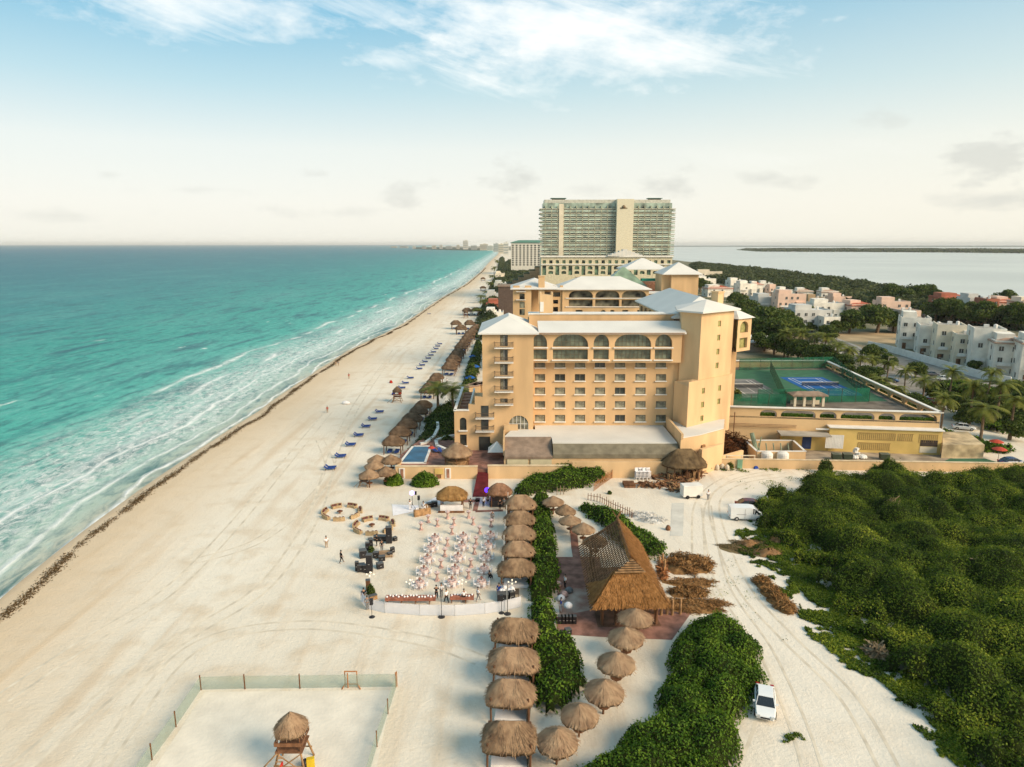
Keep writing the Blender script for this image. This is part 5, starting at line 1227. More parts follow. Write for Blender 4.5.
for v in range(4):
    t=thing('palm_tree','x','palm'); hgt=[7.0,5.5,8.0,6.2][v]
    mb=MB(); bx=[0,.25,.3,.1][v]; mb.tube((bx,0,0),(bx*.3,0,hgt*.55),.22,.16,n=8); mb.tube((bx*.3,0,hgt*.55),(0,0,hgt),.16,.13,n=8); mb.build('trunk',[bark],t)
    palm_crown('fronds',27+v*2,3.3,LF['palm'],v,t,hgt); mb=MB()
    for k in range(7): mb.lathe([(.02,hgt-.55),(.14,hgt-.45),(.12,hgt-.28),(.02,hgt-.2)],6,0,.22*math.cos(k),.22*math.sin(k))
    mb.build('coconuts',[mat('coconut',(.2,.17,.05),.7,.2)],t); palms.append((Proto(t),hgt))
def palm(px,py,Yb,label,sc=1.0,v=0,grp='palms'):   # px,py crown centre; Yb distance
    X,z=W(px,py,Yb); P0,hg=palms[v]; sc=sc*1.22; s=max(.4,z/hg); P0.put((X,Yb,0),random.uniform(0,6),label,grp,scale=(sc,sc,s) if s<1.4 else (sc*1.1,sc*1.1,s))
palm(437.5,387,G(443,411)[1],'tall palm on the beach beside the second palapa chain',1.5,0,'beach palms'); palm(452,390,G(455,410)[1],'bushier palm nearer the hotel beside the second palapa chain',1.5,1,'beach palms')
PL=[(985,408,445,1.25,'big palm with wide drooping fronds beside the street bend, nearest the deck building'),(945,400,431,1.0,'slender palm between the deck corner and the street bend'),(1002,385,428,1.2,'palm behind the big drooping street palm'),(974,386,424,1.1,'palm left of the dense street planting at the right edge'),(925,380,408,1.15,'yellow-tipped palm above the middle of the deck side wall'),(906,371,392,.85,'small dark palm beside the parked cars on the street'),(889,363,385,.85,'small dark palm at the street corner of the car park'),(873,359,378,.85,'small palm next to the empty sandy lot'),(1015,400,440,1.2,'palm cut by the right edge above the street'),
 (826,338,362,1.2,'palm standing over the far corner of the tennis deck'),(838,345,368,1.1,'leaning palm at the far corner of the tennis deck'),(849,350,372,1.2,'palm in the street row right of the deck far corner'),(861,358,380,1.1,'palm in the street row above the deck side wall'),(803,334,358,1.2,'palm behind the far deck parapet, middle one'),(815,336,360,1.1,'palm behind the far deck parapet, right one'),(786,333,357,1.1,'light yellowish palm behind the far deck parapet, left one'),(896,388,412,1.0,'palm touching the deck side wall halfway along the street'),(953,372,396,1.0,'palm in front of the white houses beside the hedge'),(992,372,400,1.0,'tall palm in front of the house with the pink roof'),(882,380,398,1.0,'bushy palm between the deck wall and the street')]
for i,(x,y,yb,s,l) in enumerate(PL): palm(x,y,G(x,yb)[1],l,s,i%4,'palms along the street')
# broadleaf trees
trees=[]
for v in range(4):
    t=thing('broadleaf_tree','x','tree'); mb=MB(); mb.tube((0,0,0),(.2,0,2.4),.4,.28,n=8)
    for k in range(4): a=k*1.6+v; mb.tube((.2,0,2.0),(1.8*math.cos(a),1.8*math.sin(a),3.8),.18,.08,n=5)
    mb.build('trunk',[bark],t); crown_mesh('crown',4400,4.6,3.6,.34,LF['tree'],11,seed=40+v,cz=3.2,parent=t); trees.append(Proto(t))
TR=[]
def tree(px,py,ybase,r,label,grp='trees among the houses',v=None,zs=1.0):
    X,Y=G(px,ybase); s=r/4.6; trees[len(TR)%4 if v is None else v].put((X,Y,0),random.uniform(0,6),label,grp,scale=(s,s,s*zs)); TR.append(px)
tree(877,322,333,9.5,'big round dark tree at the edge of the sandy lot, larger of its pair',v=0,zs=.95); tree(893,322,332,7.5,'dark tree joined to the right of the big round tree',v=1); tree(849,323,333,7.5,'round dark tree left of the big round pair',v=2); tree(838,326,334,5,'small dark tree beside the flat white house',v=3)
lst=[(742,322,334,8),(752,328,338,8),(763,322,336,9),(772,328,342,8.5),(783,330,345,8),(755,312,330,8.5),(745,306,322,8),(768,312,328,8),(778,318,334,8),(790,322,338,7),(733,328,340,7),(764,340,352,6),(774,344,355,5.5),(788,347,358,5),(798,345,360,5),(809,350,362,5),(820,352,366,5),(833,357,371,4.6),(844,362,376,4.6),(855,366,382,4.2),(866,371,388,4.4),(877,384,402,4.2),(888,392,410,4.2),(905,395,412,4.0),(916,400,418,3.6),(792,308,322,6),(806,306,318,5),(731,316,330,7),(737,298,308,7),(700,283,292,9),(826,330,342,5),(812,322,332,4)]
for i,(x,y,yb,r) in enumerate(lst):
    tree(x,y,yb,r,('green broadleaf tree in the clump behind the tennis deck, %s tree from the left'%ORD[sorted(range(len(lst)),key=lambda q:lst[q][0]).index(i)]) if sorted(range(len(lst)),key=lambda q:lst[q][0]).index(i)<20 else 'green street tree beside the deck side wall, %s tree from the far corner'%ORD[sorted(range(len(lst)),key=lambda q:lst[q][0]).index(i)-20])
l2=[(872,352,362,4.2),(884,358,369,4.0),(915,366,378,3.4),(938,388,402,4.0),(958,398,418,4.0),(968,408,428,3.4),(1010,420,440,3.0),(1018,408,430,4.5),(1005,400,426,4.5),(990,396,418,4.0),(978,398,420,3.6),(955,346,356,3.2),(973,362,371,2.4),(906,328,340,3.0),(1012,385,402,4),(1022,392,415,4.5)]
nm=['at the near edge of the sandy lot','at the far end of the street wall','standing in the car park','at the near edge of the car park','in front of the white houses beside the slender palm','between the slender palm and the big drooping palm','low at the right edge below the palms','large at the right edge above the street','behind the big drooping palm','between the two right-hand palms','left of the dense right-hand planting','dark against the middle of the white houses','small beside the door of the white houses','dark at the left end of the white houses','in front of the pink-roofed house','cut by the right edge in front of the pink-roofed house']
for (x,y,yb,r),n_ in zip(l2,nm): tree(x,y,yb,r,'green tree '+n_,'trees by the white houses')
l3=[(892,300,303),(905,301,306),(918,299,305),(930,301,307),(925,297,303),(1004,303,308),(985,322,328),(968,318,325),(950,316,323),(935,314,321),(1018,322,330),(995,318,326)]
for i,(x,y,yb) in enumerate(l3): tree(x,y,yb,7.5,'tree on the lagoon side behind the white houses, %s from the left'%ORD[sorted(range(len(l3)),key=lambda q:l3[q][0]).index(i)],'trees on the lagoon side',zs=1.2)
# hedges along the street
for lab,poly,h in (('clipped green street hedge beside the deck corner',[(940,430),(968,437),(1012,447),(1010,452),(985,450),(942,440)],1.6),('long clipped hedge in front of the white houses',[(938,383),(1040,396),(1040,404),(938,390)],2.2),('rounded green hedge inside the street bend',[(978,417),(1010,417),(1022,424),(1006,432),(985,428)],1.8)):
    hedgeo(lab,poly,h,len(lab),lobes=2,name='street_hedge',lsize=.28,dens=10,edge=.8)
# far woods beside the lagoon
wood_poly=[G(x,y,0) for x,y in ((690,264.5),(725,267.5),(760,271.5),(800,277),(850,284),(900,292),(940,300),(980,308),(1024,317),(1100,335),(1100,345),(1024,332),(985,326),(940,322),(905,312),(880,314),(850,307),(800,300),(770,294),(740,287),(700,280))]
o=canopy('lagoon_woods',wood_poly,7,9,1.25,.55,LF['far'],8,.5,3,seed=21); tag(o,'long band of green woods running along the lagoon shore','woods',kind='stuff')
o=canopy('hotel_zone_greenery',[G(x,y) for x,y in ((488,300),(497,285),(503,270),(506,262),(540,262),(690,270),(690,300),(600,300),(500,312))],6,7,1.3,.25,LF['far'],5,.6,5,seed=22); tag(o,'greenery between the far beach hotels','greenery',kind='stuff')
hedgeo('dark strip of palms and bushes along the back of the far beach',[(474,338),(480,318),(486,300),(492,285),(498,270),(500,258),(504,258),(504,280),(500,300),(500,320),(486,340)],5,23,lobes=4,name='beach_greenery',cat='greenery',m='far',dens=1.1,lsize=.8,edge=4,step=2)['kind']='stuff'
isl=[(760,251.5),(850,251.8),(950,252.4),(1024,253.2),(1150,255),(1150,252),(1024,250.8),(900,249.8),(800,249.8),(740,250)]
ip=[G(x,y) for x,y in isl]; ip=[(a,b) for a,b in ip]
o=canopy('mangrove_shore',ip,10,60,6,.012,LF['far'],30,.5,22,seed=24); tag(o,'low dark mangrove shore across the lagoon','mangroves',kind='stuff')
far=MB(); far.add([(1500,11000,-.3),(16000,9000,-.3),(16000,16000,-.3),(1500,16000,-.3)],[(0,1,2,3)]); o=far.build('far_mainland',[LF['far']]); o['kind']='structure'
for (px,py,n_) in ((447,315,'near the lifeguard stand'),):
    pass
# ------------------------------------------------------------------ streets and lots
a=[G(*p) for p in ((1150,440),(1060,428),(1005,424),(960,405),(925,392),(895,376),(868,360),(840,345),(812,334),(780,330))]; l_,r_=ropath(a,8); strip(l_,r_,.03,'street',asphalt)
for off,nm_ in ((-5.2,'pavement'),(5.2,'pavement')):
    b=[]; 
    for i,p in enumerate(a):
        q=a[max(0,i-1)]; r2=a[min(len(a)-1,i+1)]; d=Vector((r2[0]-q[0],r2[1]-q[1])).normalized(); b.append((p[0]-d.y*off,p[1]+d.x*off))
    l2_,r2_=ropath(b,1.8); mb=MB(); n=len(b); V=[(p[0],p[1],.14) for p in l2_]+[(p[0],p[1],.14) for p in r2_]+[(p[0],p[1],.0) for p in l2_]+[(p[0],p[1],.0) for p in r2_]
    mb.add(V,[(i,i+n,i+n+1,i+1) for i in range(n-1)]+[(2*n+i,i,i+1,2*n+i+1) for i in range(n-1)]+[(n+i,3*n+i,3*n+i+1,n+i+1) for i in range(n-1)]); o=mb.build(nm_,[concrete]); o['kind']='structure'
sheet([G(*p) for p in ((878,372),(905,352),(1000,377),(1000,390),(935,390))],.035,'car_park',asphalt)
sheet([G(*p) for p in ((800,338),(812,330),(905,333),(905,349),(840,349))],.02,'empty_lot',mat('empty_lot',(.42,.31,.18),.95,.1,.2,.1))
# ------------------------------------------------------------------ houses
wcol={'w':mat('house_white',(.80,.75,.65),.9,.2,.12,.3),'p':mat('house_pink',(.74,.52,.40),.9,.2,.08,.2),'c':mat('house_cream',(.76,.66,.50),.9,.2,.08,.2),'g':mat('house_grey',(.55,.54,.50),.9,.2,.08,.2),'t':mat('house_tan',(.45,.32,.19),.9,.2,.1,.2),'r':mat('house_red',(.42,.15,.09),.9,.2,.1,.2)}
redtile=mat('red_tile',(.42,.12,.07),.9,.2,.2,1.0,.3,6); pinktile=mat('pink_tile',(.42,.27,.19),.9,.2,.15,1.0,.3,6)
hwm=MB(); hwm.box(0,0,0,1.2,.12,1.4,0); hwm.box(0,-.02,.1,.08,.14,1.25,1); hwm.box(0,-.05,-.14,1.5,.24,.14,1)
hwin=hwm.build('window',[glassd,white]); HW=Proto(hwin)
def house(px,yb,wpx,h,dep,wc,roof,label,rz=0,sto=None,setb=True,name='house',seed=0,arch=False):
    rr=random.Random(int(px*7+yb)); X,Y=G(px,yb); w_=wpx*Y/683*1.15; h=h*rr.uniform(1.05,1.3); t=thing(name,label,'house',(X,Y,0),rz); sto=sto or max(1,int(h/3.1)); wm=wcol[wc]
    mb=MB(); mb.box(0,dep/2,0,w_,dep,h); 
    if setb and w_>9: mb.box(-w_*.2,dep*.55,h,w_*.45,dep*.6,2.6); mb.box(w_*.28,-.9,0,w_*.3,1.8,h*.62)
    mb.box(0,.15,h,w_,.3,.7); mb.box(-w_/2+.15,dep/2,h,.3,dep-.6,.7); mb.box(w_/2-.15,dep/2,h,.3,dep-.6,.7)
    mb.build('wall',[wm],t)
    mb=MB()
    if roof in ('red','pink'): mb.hip(-w_/2,0,w_/2,dep,h+.1,2.0,.5,0); mb.build('tiled_roof',[redtile if roof=='red' else pinktile],t)
    else:
        mb.box(0,dep/2,h+.02,w_-.7,dep-.7,.1); 
        mb.build('flat_roof',[roofw if roof=='white' else concrete],t)
        mb=MB(); mb.lathe([(.6,h+.1),(.6,h+1.3),(.15,h+1.5)],8,0,w_*.3,dep*.6); mb.build('roof_tank',[blackm if rr.random()<.5 else white],t); mb=MB(); mb.box(w_*.05,dep*.75,h+.1,1.4,1.1,1.0); mb.build('roof_vent_box',[white],t)
    n=max(2,int(w_/3.2))
    for s in range(sto):
        for k in range(n):
            if rr.random()<.25: continue
            x=-w_/2+w_*(k+.5)/n; z=s*h/sto+1.0; y=-.02
            if setb and w_>9 and w_*.13-.6<x<w_*.43+.6 and z<h*.62+.3: 
                if z+1.5>h*.62: continue
                y=-1.82
            HW.put((x,y,z),0,parent=t)
        HW.put((-w_/2-.02,dep*rr.uniform(.3,.7),s*h/sto+1.0),-math.pi/2,parent=t)
    mb=MB(); dx=-w_*.32; mb.box(dx,-.05,0,1.3,.15,2.3); mb.build('door',[wood],t)
    if sto>1 and w_>7:
        mb=MB(); mb.box(-w_*.25,-.7,h/sto,w_*.32,1.4,.15); mb.box(-w_*.25,-1.36,h/sto+.15,w_*.32,.08,.85); mb.build('balcony',[white],t)
    return t
HS=[(707,287,16,6,14,'w','white','broad white house nearest the tower chimney'),(720,297,22,6,14,'w','red','white villa with a red roof behind the tower'),(709,280,22,8,10,'c','grey','cream block of flats at the head of the woods'),
 (738,290,14,7,12,'w','white','white house left in the far white cluster'),(748,296,15,7,12,'w','white','tall white house in the middle of the far cluster'),(757,294,10,7,10,'w','red','white house with a small red roof in the far cluster'),(766,292,11,6,10,'w','white','white house right in the far cluster'),(776,296,12,6,10,'p','white','pale pink house below the woods, right of the far cluster'),
 (770,311,22,6,14,'g','white','long pale grey house with a flat white roof'),(791,313,24,9,12,'p','grey','pink and white arched house in the middle of the houses'),(786,301,12,6,10,'w','white','small white house above the pink arched house'),(804,303,14,7,10,'w','pink','white house with a pink roof above the tan wall'),(816,307,14,5,12,'t','grey','low tan house beside the pale tower house'),
 (829,304,14,7,12,'w','pink','pale house with a small roof tower'),(842,306,16,5,12,'p','white','low pink house right of the roof tower house'),(828,318,26,7,13,'w','white','white house with a wide flat roof in front of the low pink house'),(812,332,32,8,14,'g','white','large grey and white box house with a bright flat roof behind the palms'),(831,334,14,6,10,'w','white','white side house attached right of the large box house'),
 (862,319,22,6,12,'p','red','pink house with a red roof left of the big round tree'),(806,322,20,4.5,10,'t','red','low tan house with a red roof behind the large box house'),(894,322,24,8,12,'p','grey','pale pink house behind the big round tree'),
 (909,334,16,9,13,'p','grey','pinkish house at the far end of the white terrace'),
 (957,315,28,9,16,'r','red','long house with an orange-red roof near the lagoon'),(978,322,18,10,14,'g','grey','blue-grey modern house near the lagoon'),(990,325,10,10,12,'r','grey','narrow dark red house between the grey and orange houses'),(1008,322,20,8,14,'p','red','pink house with orange tiled bands at the right by the lagoon'),(1030,326,16,9,14,'c','pink','cream house cut by the right edge near the lagoon'),(962,321,16,4,8,'w','white','low white annex in front of the orange-roofed house')]
for px,yb,wpx,h,dep,wc,rf,lab in HS: house(px,yb,wpx,h,dep,wc,rf,lab,rz=-.12 if px>880 else random.uniform(-.15,.15))
TH=[(913,349,23,9.5,'w','grey','white terrace house with paired dark windows, leftmost of the terrace'),(930,355,20,9,'w','grey','white terrace house with a covered balcony, second of the terrace'),(948,361,22,9.3,'c','grey','tall rounded cream terrace house behind the dark tree'),(966,366,20,9.3,'c','grey','plain cream terrace house right of the dark tree'),(985,371,24,10,'w','grey','white terrace house with green-framed windows and two small round vents'),(1011,377,30,9.6,'w','pink','white terrace house with a pink tiled hip roof'),(1038,384,30,9,'w','pink','white terrace house cut by the right edge')]
for px,yb,wpx,h,wc,rf,lab in TH: house(px,yb,wpx,h,12,wc,rf,lab,rz=-.42,name='terrace_house')
ww=thing('street_wall','long pale street wall in front of the white terrace houses','wall',(*G(930,362),0)); mb=MB()
ps=[G(*p) for p in ((868,347),(890,352),(930,364),(985,380),(1010,385))]
for a_,b_ in zip(ps[:-1],ps[1:]):
    a_=Vector(a_);b_=Vector(b_);c=(a_+b_)/2;d=b_-a_; mb.box(c.x,c.y,0,d.length+.2,.3,2.4,0,math.atan2(d.y,d.x))
under(ww,mb,'masonry',[white])
sl_=MB(); sl_.tube((0,0,0),(0,0,8),.12,.08,n=6); sl_.box(.7,0,7.9,1.6,.15,.12); slo=sl_.build('street_lamp',[concrete]); X,Y=G(886,384); slo.location=(X,Y,0); tag(slo,'tall pale street lamp post beside the deck side wall','lamp')

rj=random.Random(5)
for o in list(scene.objects):      # every shelter has settled and weathered a little differently
    if o.parent is None and o.name.split('.')[0] in ('thatched_cabana','thatched_umbrella','beach_palapa'):
        o.rotation_euler=(rj.uniform(-.03,.03),rj.uniform(-.03,.03),o.rotation_euler[2]+rj.uniform(-.05,.05)); k=rj.uniform(.93,1.06); o.scale=(o.scale[0]*k,o.scale[1]*k*rj.uniform(.96,1.04),o.scale[2]*rj.uniform(.92,1.08))
for x,y,r_ in ((862,560,1.2),(890,520,1.1),(875,655,.9),(980,580,1.1)):
    brushpile('dead_branches',x,y,r_,r_,2.9 if y<640 else .8,mat('bare_twigs',(.30,.24,.15),.95,.1,.2,3,col2=(.17,.12,.07)),'bare grey dead branches standing out of the scrub at %s'%{862:'its seaward upper part',905:'its lower middle',835:'its seaward edge',890:'its upper middle',960:'its lower edge',875:'its sandy lower margin',930:'its landward upper part',980:'its landward middle'}[x],'branches',420,.5)
# ------------------------------------------------------------------ vehicles
carw=mat('car_white',(.74,.74,.72),.25,.6,.02,1); carr=mat('car_maroon',(.12,.015,.02),.25,.6,.02,1); tyre=mat('tyre_rubber',(.02,.02,.02),.9,.2,.1,5); rimm=mat('alloy_rim',(.5,.5,.5),.35,.5,.05,5,metal=.8)
cglass=mat('car_glass',(.012,.014,.016),.08,.8,.05,1); lampm=mat('headlamp',(.6,.6,.58),.1,.8,.02,1); redl=mat('tail_lamp',(.4,.01,.01),.2,.6,.02,1)
def loft(mb,secs,m=0):
    k=len(secs[0]); V=[v for s in secs for v in s]
    mb.add(V,[(i*k+j,i*k+(j+1)%k,(i+1)*k+(j+1)%k,(i+1)*k+j) for i in range(len(secs)-1) for j in range(k)]+[tuple(range(k-1,-1,-1)),tuple(range((len(secs)-1)*k,len(secs)*k))],m)
def car(label,loc,rz,paint,kind='sedan',name='parked_car',cat='car'):
    t=thing(name,label,cat,loc,rz)
    van=kind=='van'; Lh=2.25 if not van else 2.5; Wd=.88 if not van else .95
    mb=MB()
    if not van: prof=[(-Lh,.42,.62,.80),(-Lh+.12,.3,.78,.92),(-1.3,.25,.92,1.0),(-.4,.25,.93,1.0),(.7,.25,.92,1.0),(1.15,.25,.90,.98),(1.9,.28,.78,.92),(Lh-.08,.32,.66,.82),(Lh,.42,.55,.7)]
    else: prof=[(-Lh,.4,1.1,.92),(-Lh+.08,.3,1.15,.98),(0,.28,1.15,1.0),(1.2,.28,1.15,1.0),(1.55,.28,1.08,.98),(2.25,.3,.92,.92),(Lh,.42,.7,.82)]
    S=[]
    for x,z0,z1,w_ in prof:
        w=Wd*w_; S.append([(x,-w*.94,z0),(x,w*.94,z0),(x,w,z0+.18),(x,w,z1-.14),(x,w*.9,z1),(x,-w*.9,z1),(x,-w,z1-.14),(x,-w,z0+.18)])
    loft(mb,S); mb.build('body',[paint],t,smooth=False)
    g=MB(); r=MB()
    if not van:
        gs=[(-1.75,.90,.90,.74),(-1.05,.90,1.36,.62),(-.2,.9,1.42,.63),(.45,.9,1.38,.62),(1.2,.9,.91,.74)]
        rs=[(-1.08,1.36),(-.6,1.41),(-.2,1.43),(.2,1.41),(.5,1.37)]
        loft(g,[[(x,-Wd*.88,z0),(x,Wd*.88,z0),(x,w_,z1),(x,-w_,z1)] for x,z0,z1,w_ in gs])
        loft(r,[[(x,-.64,z),(x,.64,z),(x,.60,z+.035),(x,-.60,z+.035)] for x,z in rs])
        for sx_ in (-1,1):
            for a,b in (((-1.75,.93),(-1.05,1.38)),((1.2,.93),(.45,1.4)),((-.3,.93),(-.3,1.42))): r.tube((a[0],sx_*.78,a[1]),(b[0],sx_*.625,b[1]),.035,n=4)
    else:
        gs=[(-Lh+.03,1.1,1.98,.83),(1.05,1.1,2.0,.83),(1.95,1.0,1.02,.86)]
        loft(r,[[(x,-Wd*.97,1.1),(x,Wd*.97,1.1),(x,w_,z1),(x,-w_,z1)] for x,z0,z1,w_ in [(-Lh+.04,1.1,1.96,.85),(-1.9,1.1,2.02,.86),(.3,1.1,2.03,.86),(.75,1.1,1.99,.84)]])
        loft(g,[[(x,-Wd*.965,1.08),(x,Wd*.965,1.08),(x,w_,z1),(x,-w_,z1)] for x,z0,z1,w_ in [(.75,1.1,1.9,.845),(1.05,1.1,1.85,.83),(1.9,1.05,1.1,.84)]])
        loft(r,[[(x,-.85,z),(x,.85,z),(x,.8,z+.04),(x,-.8,z+.04)] for x,z in ((.7,1.96),(1.1,1.88))])
        for sx_ in (-1,1): r.box(.42,sx_*.93,1.2,.5,.02,.0001); r.tube((.95,sx_*.9,1.12),(1.0,sx_*.84,1.9),.05,n=4); r.tube((1.95,sx_*.86,1.1),(1.1,sx_*.82,1.9),.05,n=4)
    g.build('windows',[cglass],t); r.build('roof',[paint],t)
    if van: d=MB(); d.box(-.4,-.955,.45,.03,.01,1.4); d.box(.6,-.958,.45,.02,.01,1.4); d.box(-.9,-.955,1.0,1.4,.012,.04); d.build('sliding_door_trim',[rail],t)
    wb=1.35 if not van else 1.55; wm=MB(); 
    wm.tube((0,-.1,0),(0,.1,0),.32,n=16); wo=wm.build('wheel',[tyre]); rm=MB(); rm.tube((0,-.11,0),(0,.11,0),.19,n=10); ro=rm.build('rim',[rimm],wo); WP=Proto(wo)
    for x in (-wb,wb):
        for y in (-Wd+.08,Wd-.08): WP.put((x,y,.32),parent=t)
    hl=MB(); hl.box(0,0,0,.1,.36,.14); HP=Proto(hl.build('headlight',[lampm]))
    for y in (-.6,.6): HP.put((Lh-.06,y*(Wd/.88),.56),parent=t)
    tl=MB(); tl.box(0,0,0,.08,.3,.16); TP=Proto(tl.build('taillight',[redl]))
    for y in (-.62,.62): TP.put((-Lh+.02,y*(Wd/.88),.68),parent=t)
    mr=MB(); mr.box(0,0,0,.12,.2,.14); MP=Proto(mr.build('mirror',[paint]))
    for y in (-1,1): MP.put((.85 if not van else 1.25,y*(Wd+.06),.95 if not van else 1.15),parent=t)
    gr_=MB(); gr_.box(Lh-.01,0,.45,.06,.75,.13); gr_.build('grille',[blackm],t)
    return t
X,Y=G(765,702,.5); car('white saloon car parked alone on the sand track with its front to the camera',(X,Y,0),R(-109),carw)
X,Y=G(746,515,.6); car('white delivery van parked on the sand track at the edge of the scrub',(X,Y,0),R(-4),carw,'van','parked_van','van')
X,Y=G(748,506,.6); car('dark red car parked behind the white van',(X+.6,Y+.6,0),R(-8),carr)
cc=[mat('car_grey',(.12,.12,.13),.3,.6,.02,1),mat('car_blue',(.03,.07,.16),.3,.6,.02,1),mat('car_silver',(.5,.5,.5),.3,.6,.02,1)]
for x,y,p,rz,l in ((924,373,cc[0],-20,'dark grey car in the car park, farther of the dark pair'),(932,374,cc[0],-20,'dark grey car in the car park, nearer of the dark pair'),(944,378.5,carw,-20,'white car in the car park beside the pale wall'),(960,378.5,cc[0],-20,'dark car at the right end of the car park'),(891,380,cc[1],-40,'blue car parked by the street wall near the dark palms'),(921,397,cc[0],-40,'dark car driving on the street between the palms'),(932,402,carr,-40,'dark red car on the street behind the slender palm'),(964,427,carw,-25,'white car on the street behind the deck corner'),(1012,462,cc[1],0,'blue car top at the right edge behind the boundary wall')):
    X,Y=G(x,y,.6); car(l,(X,Y,.04),R(rz),p)
# white utility cart
X,Y=G(691,497); t=thing('utility_cart','small white covered cart trailer standing on the sand in front of the thatched hut','cart',(X,Y,0),R(8))
mb=MB(); mb.box(0,0,.35,3.2,1.6,1.7); mb.box(0,0,2.05,3.3,1.7,.12,0,0,.95); mb.build('box_body',[white],t); mb=MB(); mb.box(1.62,0,.5,.06,1.2,1.3); mb.build('rear_door',[mat('cart_door',(.4,.25,.16))],t)
wm=MB(); wm.tube((0,-.08,0),(0,.08,0),.3,n=14); WP=Proto(wm.build('wheel',[tyre]))
for x in (-.9,.9):
    for y in (-.8,.8): WP.put((x,y,.3),parent=t)
# ------------------------------------------------------------------ people
def bake(o):
    dg=bpy.context.evaluated_depsgraph_get(); me=bpy.data.meshes.new_from_object(o.evaluated_get(dg)); old=o.data; o.modifiers.clear(); o.data=me; bpy.data.meshes.remove(old); return o
def skinned(name,J,E_,m,parent=None,root=0,sub=1):
    me=bpy.data.meshes.new(name); me.from_pydata([j[:3] for j in J],E_,[]); me.update(); o=bpy.data.objects.new(name,me); C.objects.link(o)
    mo=o.modifiers.new('Skin','SKIN'); mo.use_smooth_shade=True
    for i,j in enumerate(J): v=me.skin_vertices[0].data[i]; v.radius=(j[3],j[4] if len(j)>4 else j[3]); v.use_root=(i==root)
    s=o.modifiers.new('Sub','SUBSURF'); s.levels=sub; s.render_levels=sub
    bpy.context.view_layer.update(); bake(o); o.data.materials.clear(); o.data.materials.append(m); 
    if parent: o.parent=parent
    return o
def person_proto(pose):
    st=0 if pose!='walk' else .28
    a=.1 if pose=='stand' else .35
    hz=.93 if pose!='sit' else .48
    if pose=='sit': kn=[(-.12,.45,.5),(.12,.45,.5)]; an=[(-.12,.47,.1),(.12,.47,.1)]; ft=[(-.12,.62,.04),(.12,.62,.04)]
    else: kn=[(-.1,st*.55+.03,.5),(.1,-st*.5+.03,.5)]; an=[(-.1,st,.09),(.1,-st,.09)]; ft=[(-.1,st+.16,.03),(.1,-st+.16,.03)]
    if pose=='reach': el_=[(-.27,.12,hz+.26),(.27,.12,hz+.26)]; hd=[(-.2,.4,hz+.28),(.2,.4,hz+.28)]
    elif pose=='sit': el_=[(-.26,.1,hz+.22),(.26,.1,hz+.22)]; hd=[(-.15,.34,hz+.16),(.15,.34,hz+.16)]
    else: el_=[(-.27,-st*.3,hz+.2),(.27,st*.3,hz+.2)]; hd=[(-.27,-st*.5+.08,hz-.06),(.27,st*.5+.08,hz-.06)]
    J=[(0,0,hz,.13,.10),(0,0,hz+.24,.13,.09),(0,0,hz+.45,.15,.1),(0,0,hz+.56,.05),(0,.02,hz+.66,.075,.085),(0,.02,hz+.76,.08,.095),(0,.02,hz+.82,.05,.06)]
    E_=[(0,1),(1,2),(2,3),(3,4),(4,5),(5,6)]
    for s in (0,1):
        sg=-1 if s==0 else 1; b=len(J)
        J+=[(sg*.18,0,hz+.47,.06),(*el_[s],.042),(*hd[s],.03),(hd[s][0],hd[s][1]+.07,hd[s][2]-.06,.03,.018)]; E_+=[(2,b),(b,b+1),(b+1,b+2),(b+2,b+3)]
        b=len(J); J+=[(sg*.1,0,hz-.06,.095),(*kn[s],.06),(*an[s],.04),(*ft[s],.035)]; E_+=[(0,b),(b,b+1),(b+1,b+2),(b+2,b+3)]
    t=thing('person','x','person'); skinned('body',J,E_,skin,t)
    Jt=[(J[0][0],J[0][1],hz-.02,.145,.115),(0,0,hz+.24,.145,.105),(0,0,hz+.47,.165,.115)]; Et=[(0,1),(1,2)]
    for s in (0,1):
        sg=-1 if s==0 else 1; b=len(Jt); Jt+=[(sg*.18,0,hz+.475,.075),((sg*.18+el_[s][0])/2,el_[s][1]/2,(hz+.47+el_[s][2])/2,.062),(*el_[s],.055)]; Et+=[(2,b),(b,b+1),(b+1,b+2)]
    skinned('shirt',Jt,Et,whitecloth,t,1)
    Jl=[(0,0,hz-.01,.142,.112)]; El=[]
    for s in (0,1):
        sg=-1 if s==0 else 1; b=len(Jl); Jl+=[(sg*.1,0,hz-.08,.108),(*kn[s],.075),(*an[s],.058)]; El+=[(0,b),(b,b+1),(b+1,b+2)]
    skinned('trousers',Jl,El,blackm,t)
    mb=MB(); mb.lathe([(.085,hz+.70),(.1,hz+.77),(.085,hz+.84),(.03,hz+.87)],10,0,0,-.012); mb.build('hair',[hairm],t,True)
    mb=MB(); 
    for sx_ in (-.03,.03): mb.box(sx_,.1,hz+.735,.02,.012,.012)
    mb.box(0,.112,hz+.70,.018,.03,.03); mb.build('face_features',[hairm],t)
    return Proto(t)
PP={k:person_proto(k) for k in ('stand','walk','reach','sit')}
shirts={'white':whitecloth,'black':mat('black_cloth',(.015,.015,.018),.9,.1,.2,3),'blue':mat('royal_blue_cloth',(.02,.06,.3),.9,.1,.2,3),'red':mat('red_cloth',(.4,.03,.02),.9,.1,.2,3),'pink':pinkcloth,'grey':mat('grey_cloth',(.2,.2,.2),.9,.1,.2,3),'tan':mat('tan_cloth',(.4,.28,.18),.9,.1,.2,3)}
def person(px,py,pose,sh,tr,rz,label,z=0,wpos=None,grp='people'):
    X,Y=wpos if wpos else G(px,py,z); o=PP[pose].put((X,Y,z),R(rz),label,grp)
    for ch in o.children:
        n=ch.name.split('.')[0]
        if n in ('shirt','trousers'):
            ch.material_slots[0].link='OBJECT'; ch.material_slots[0].material=shirts[sh if n=='shirt' else tr]
    return o
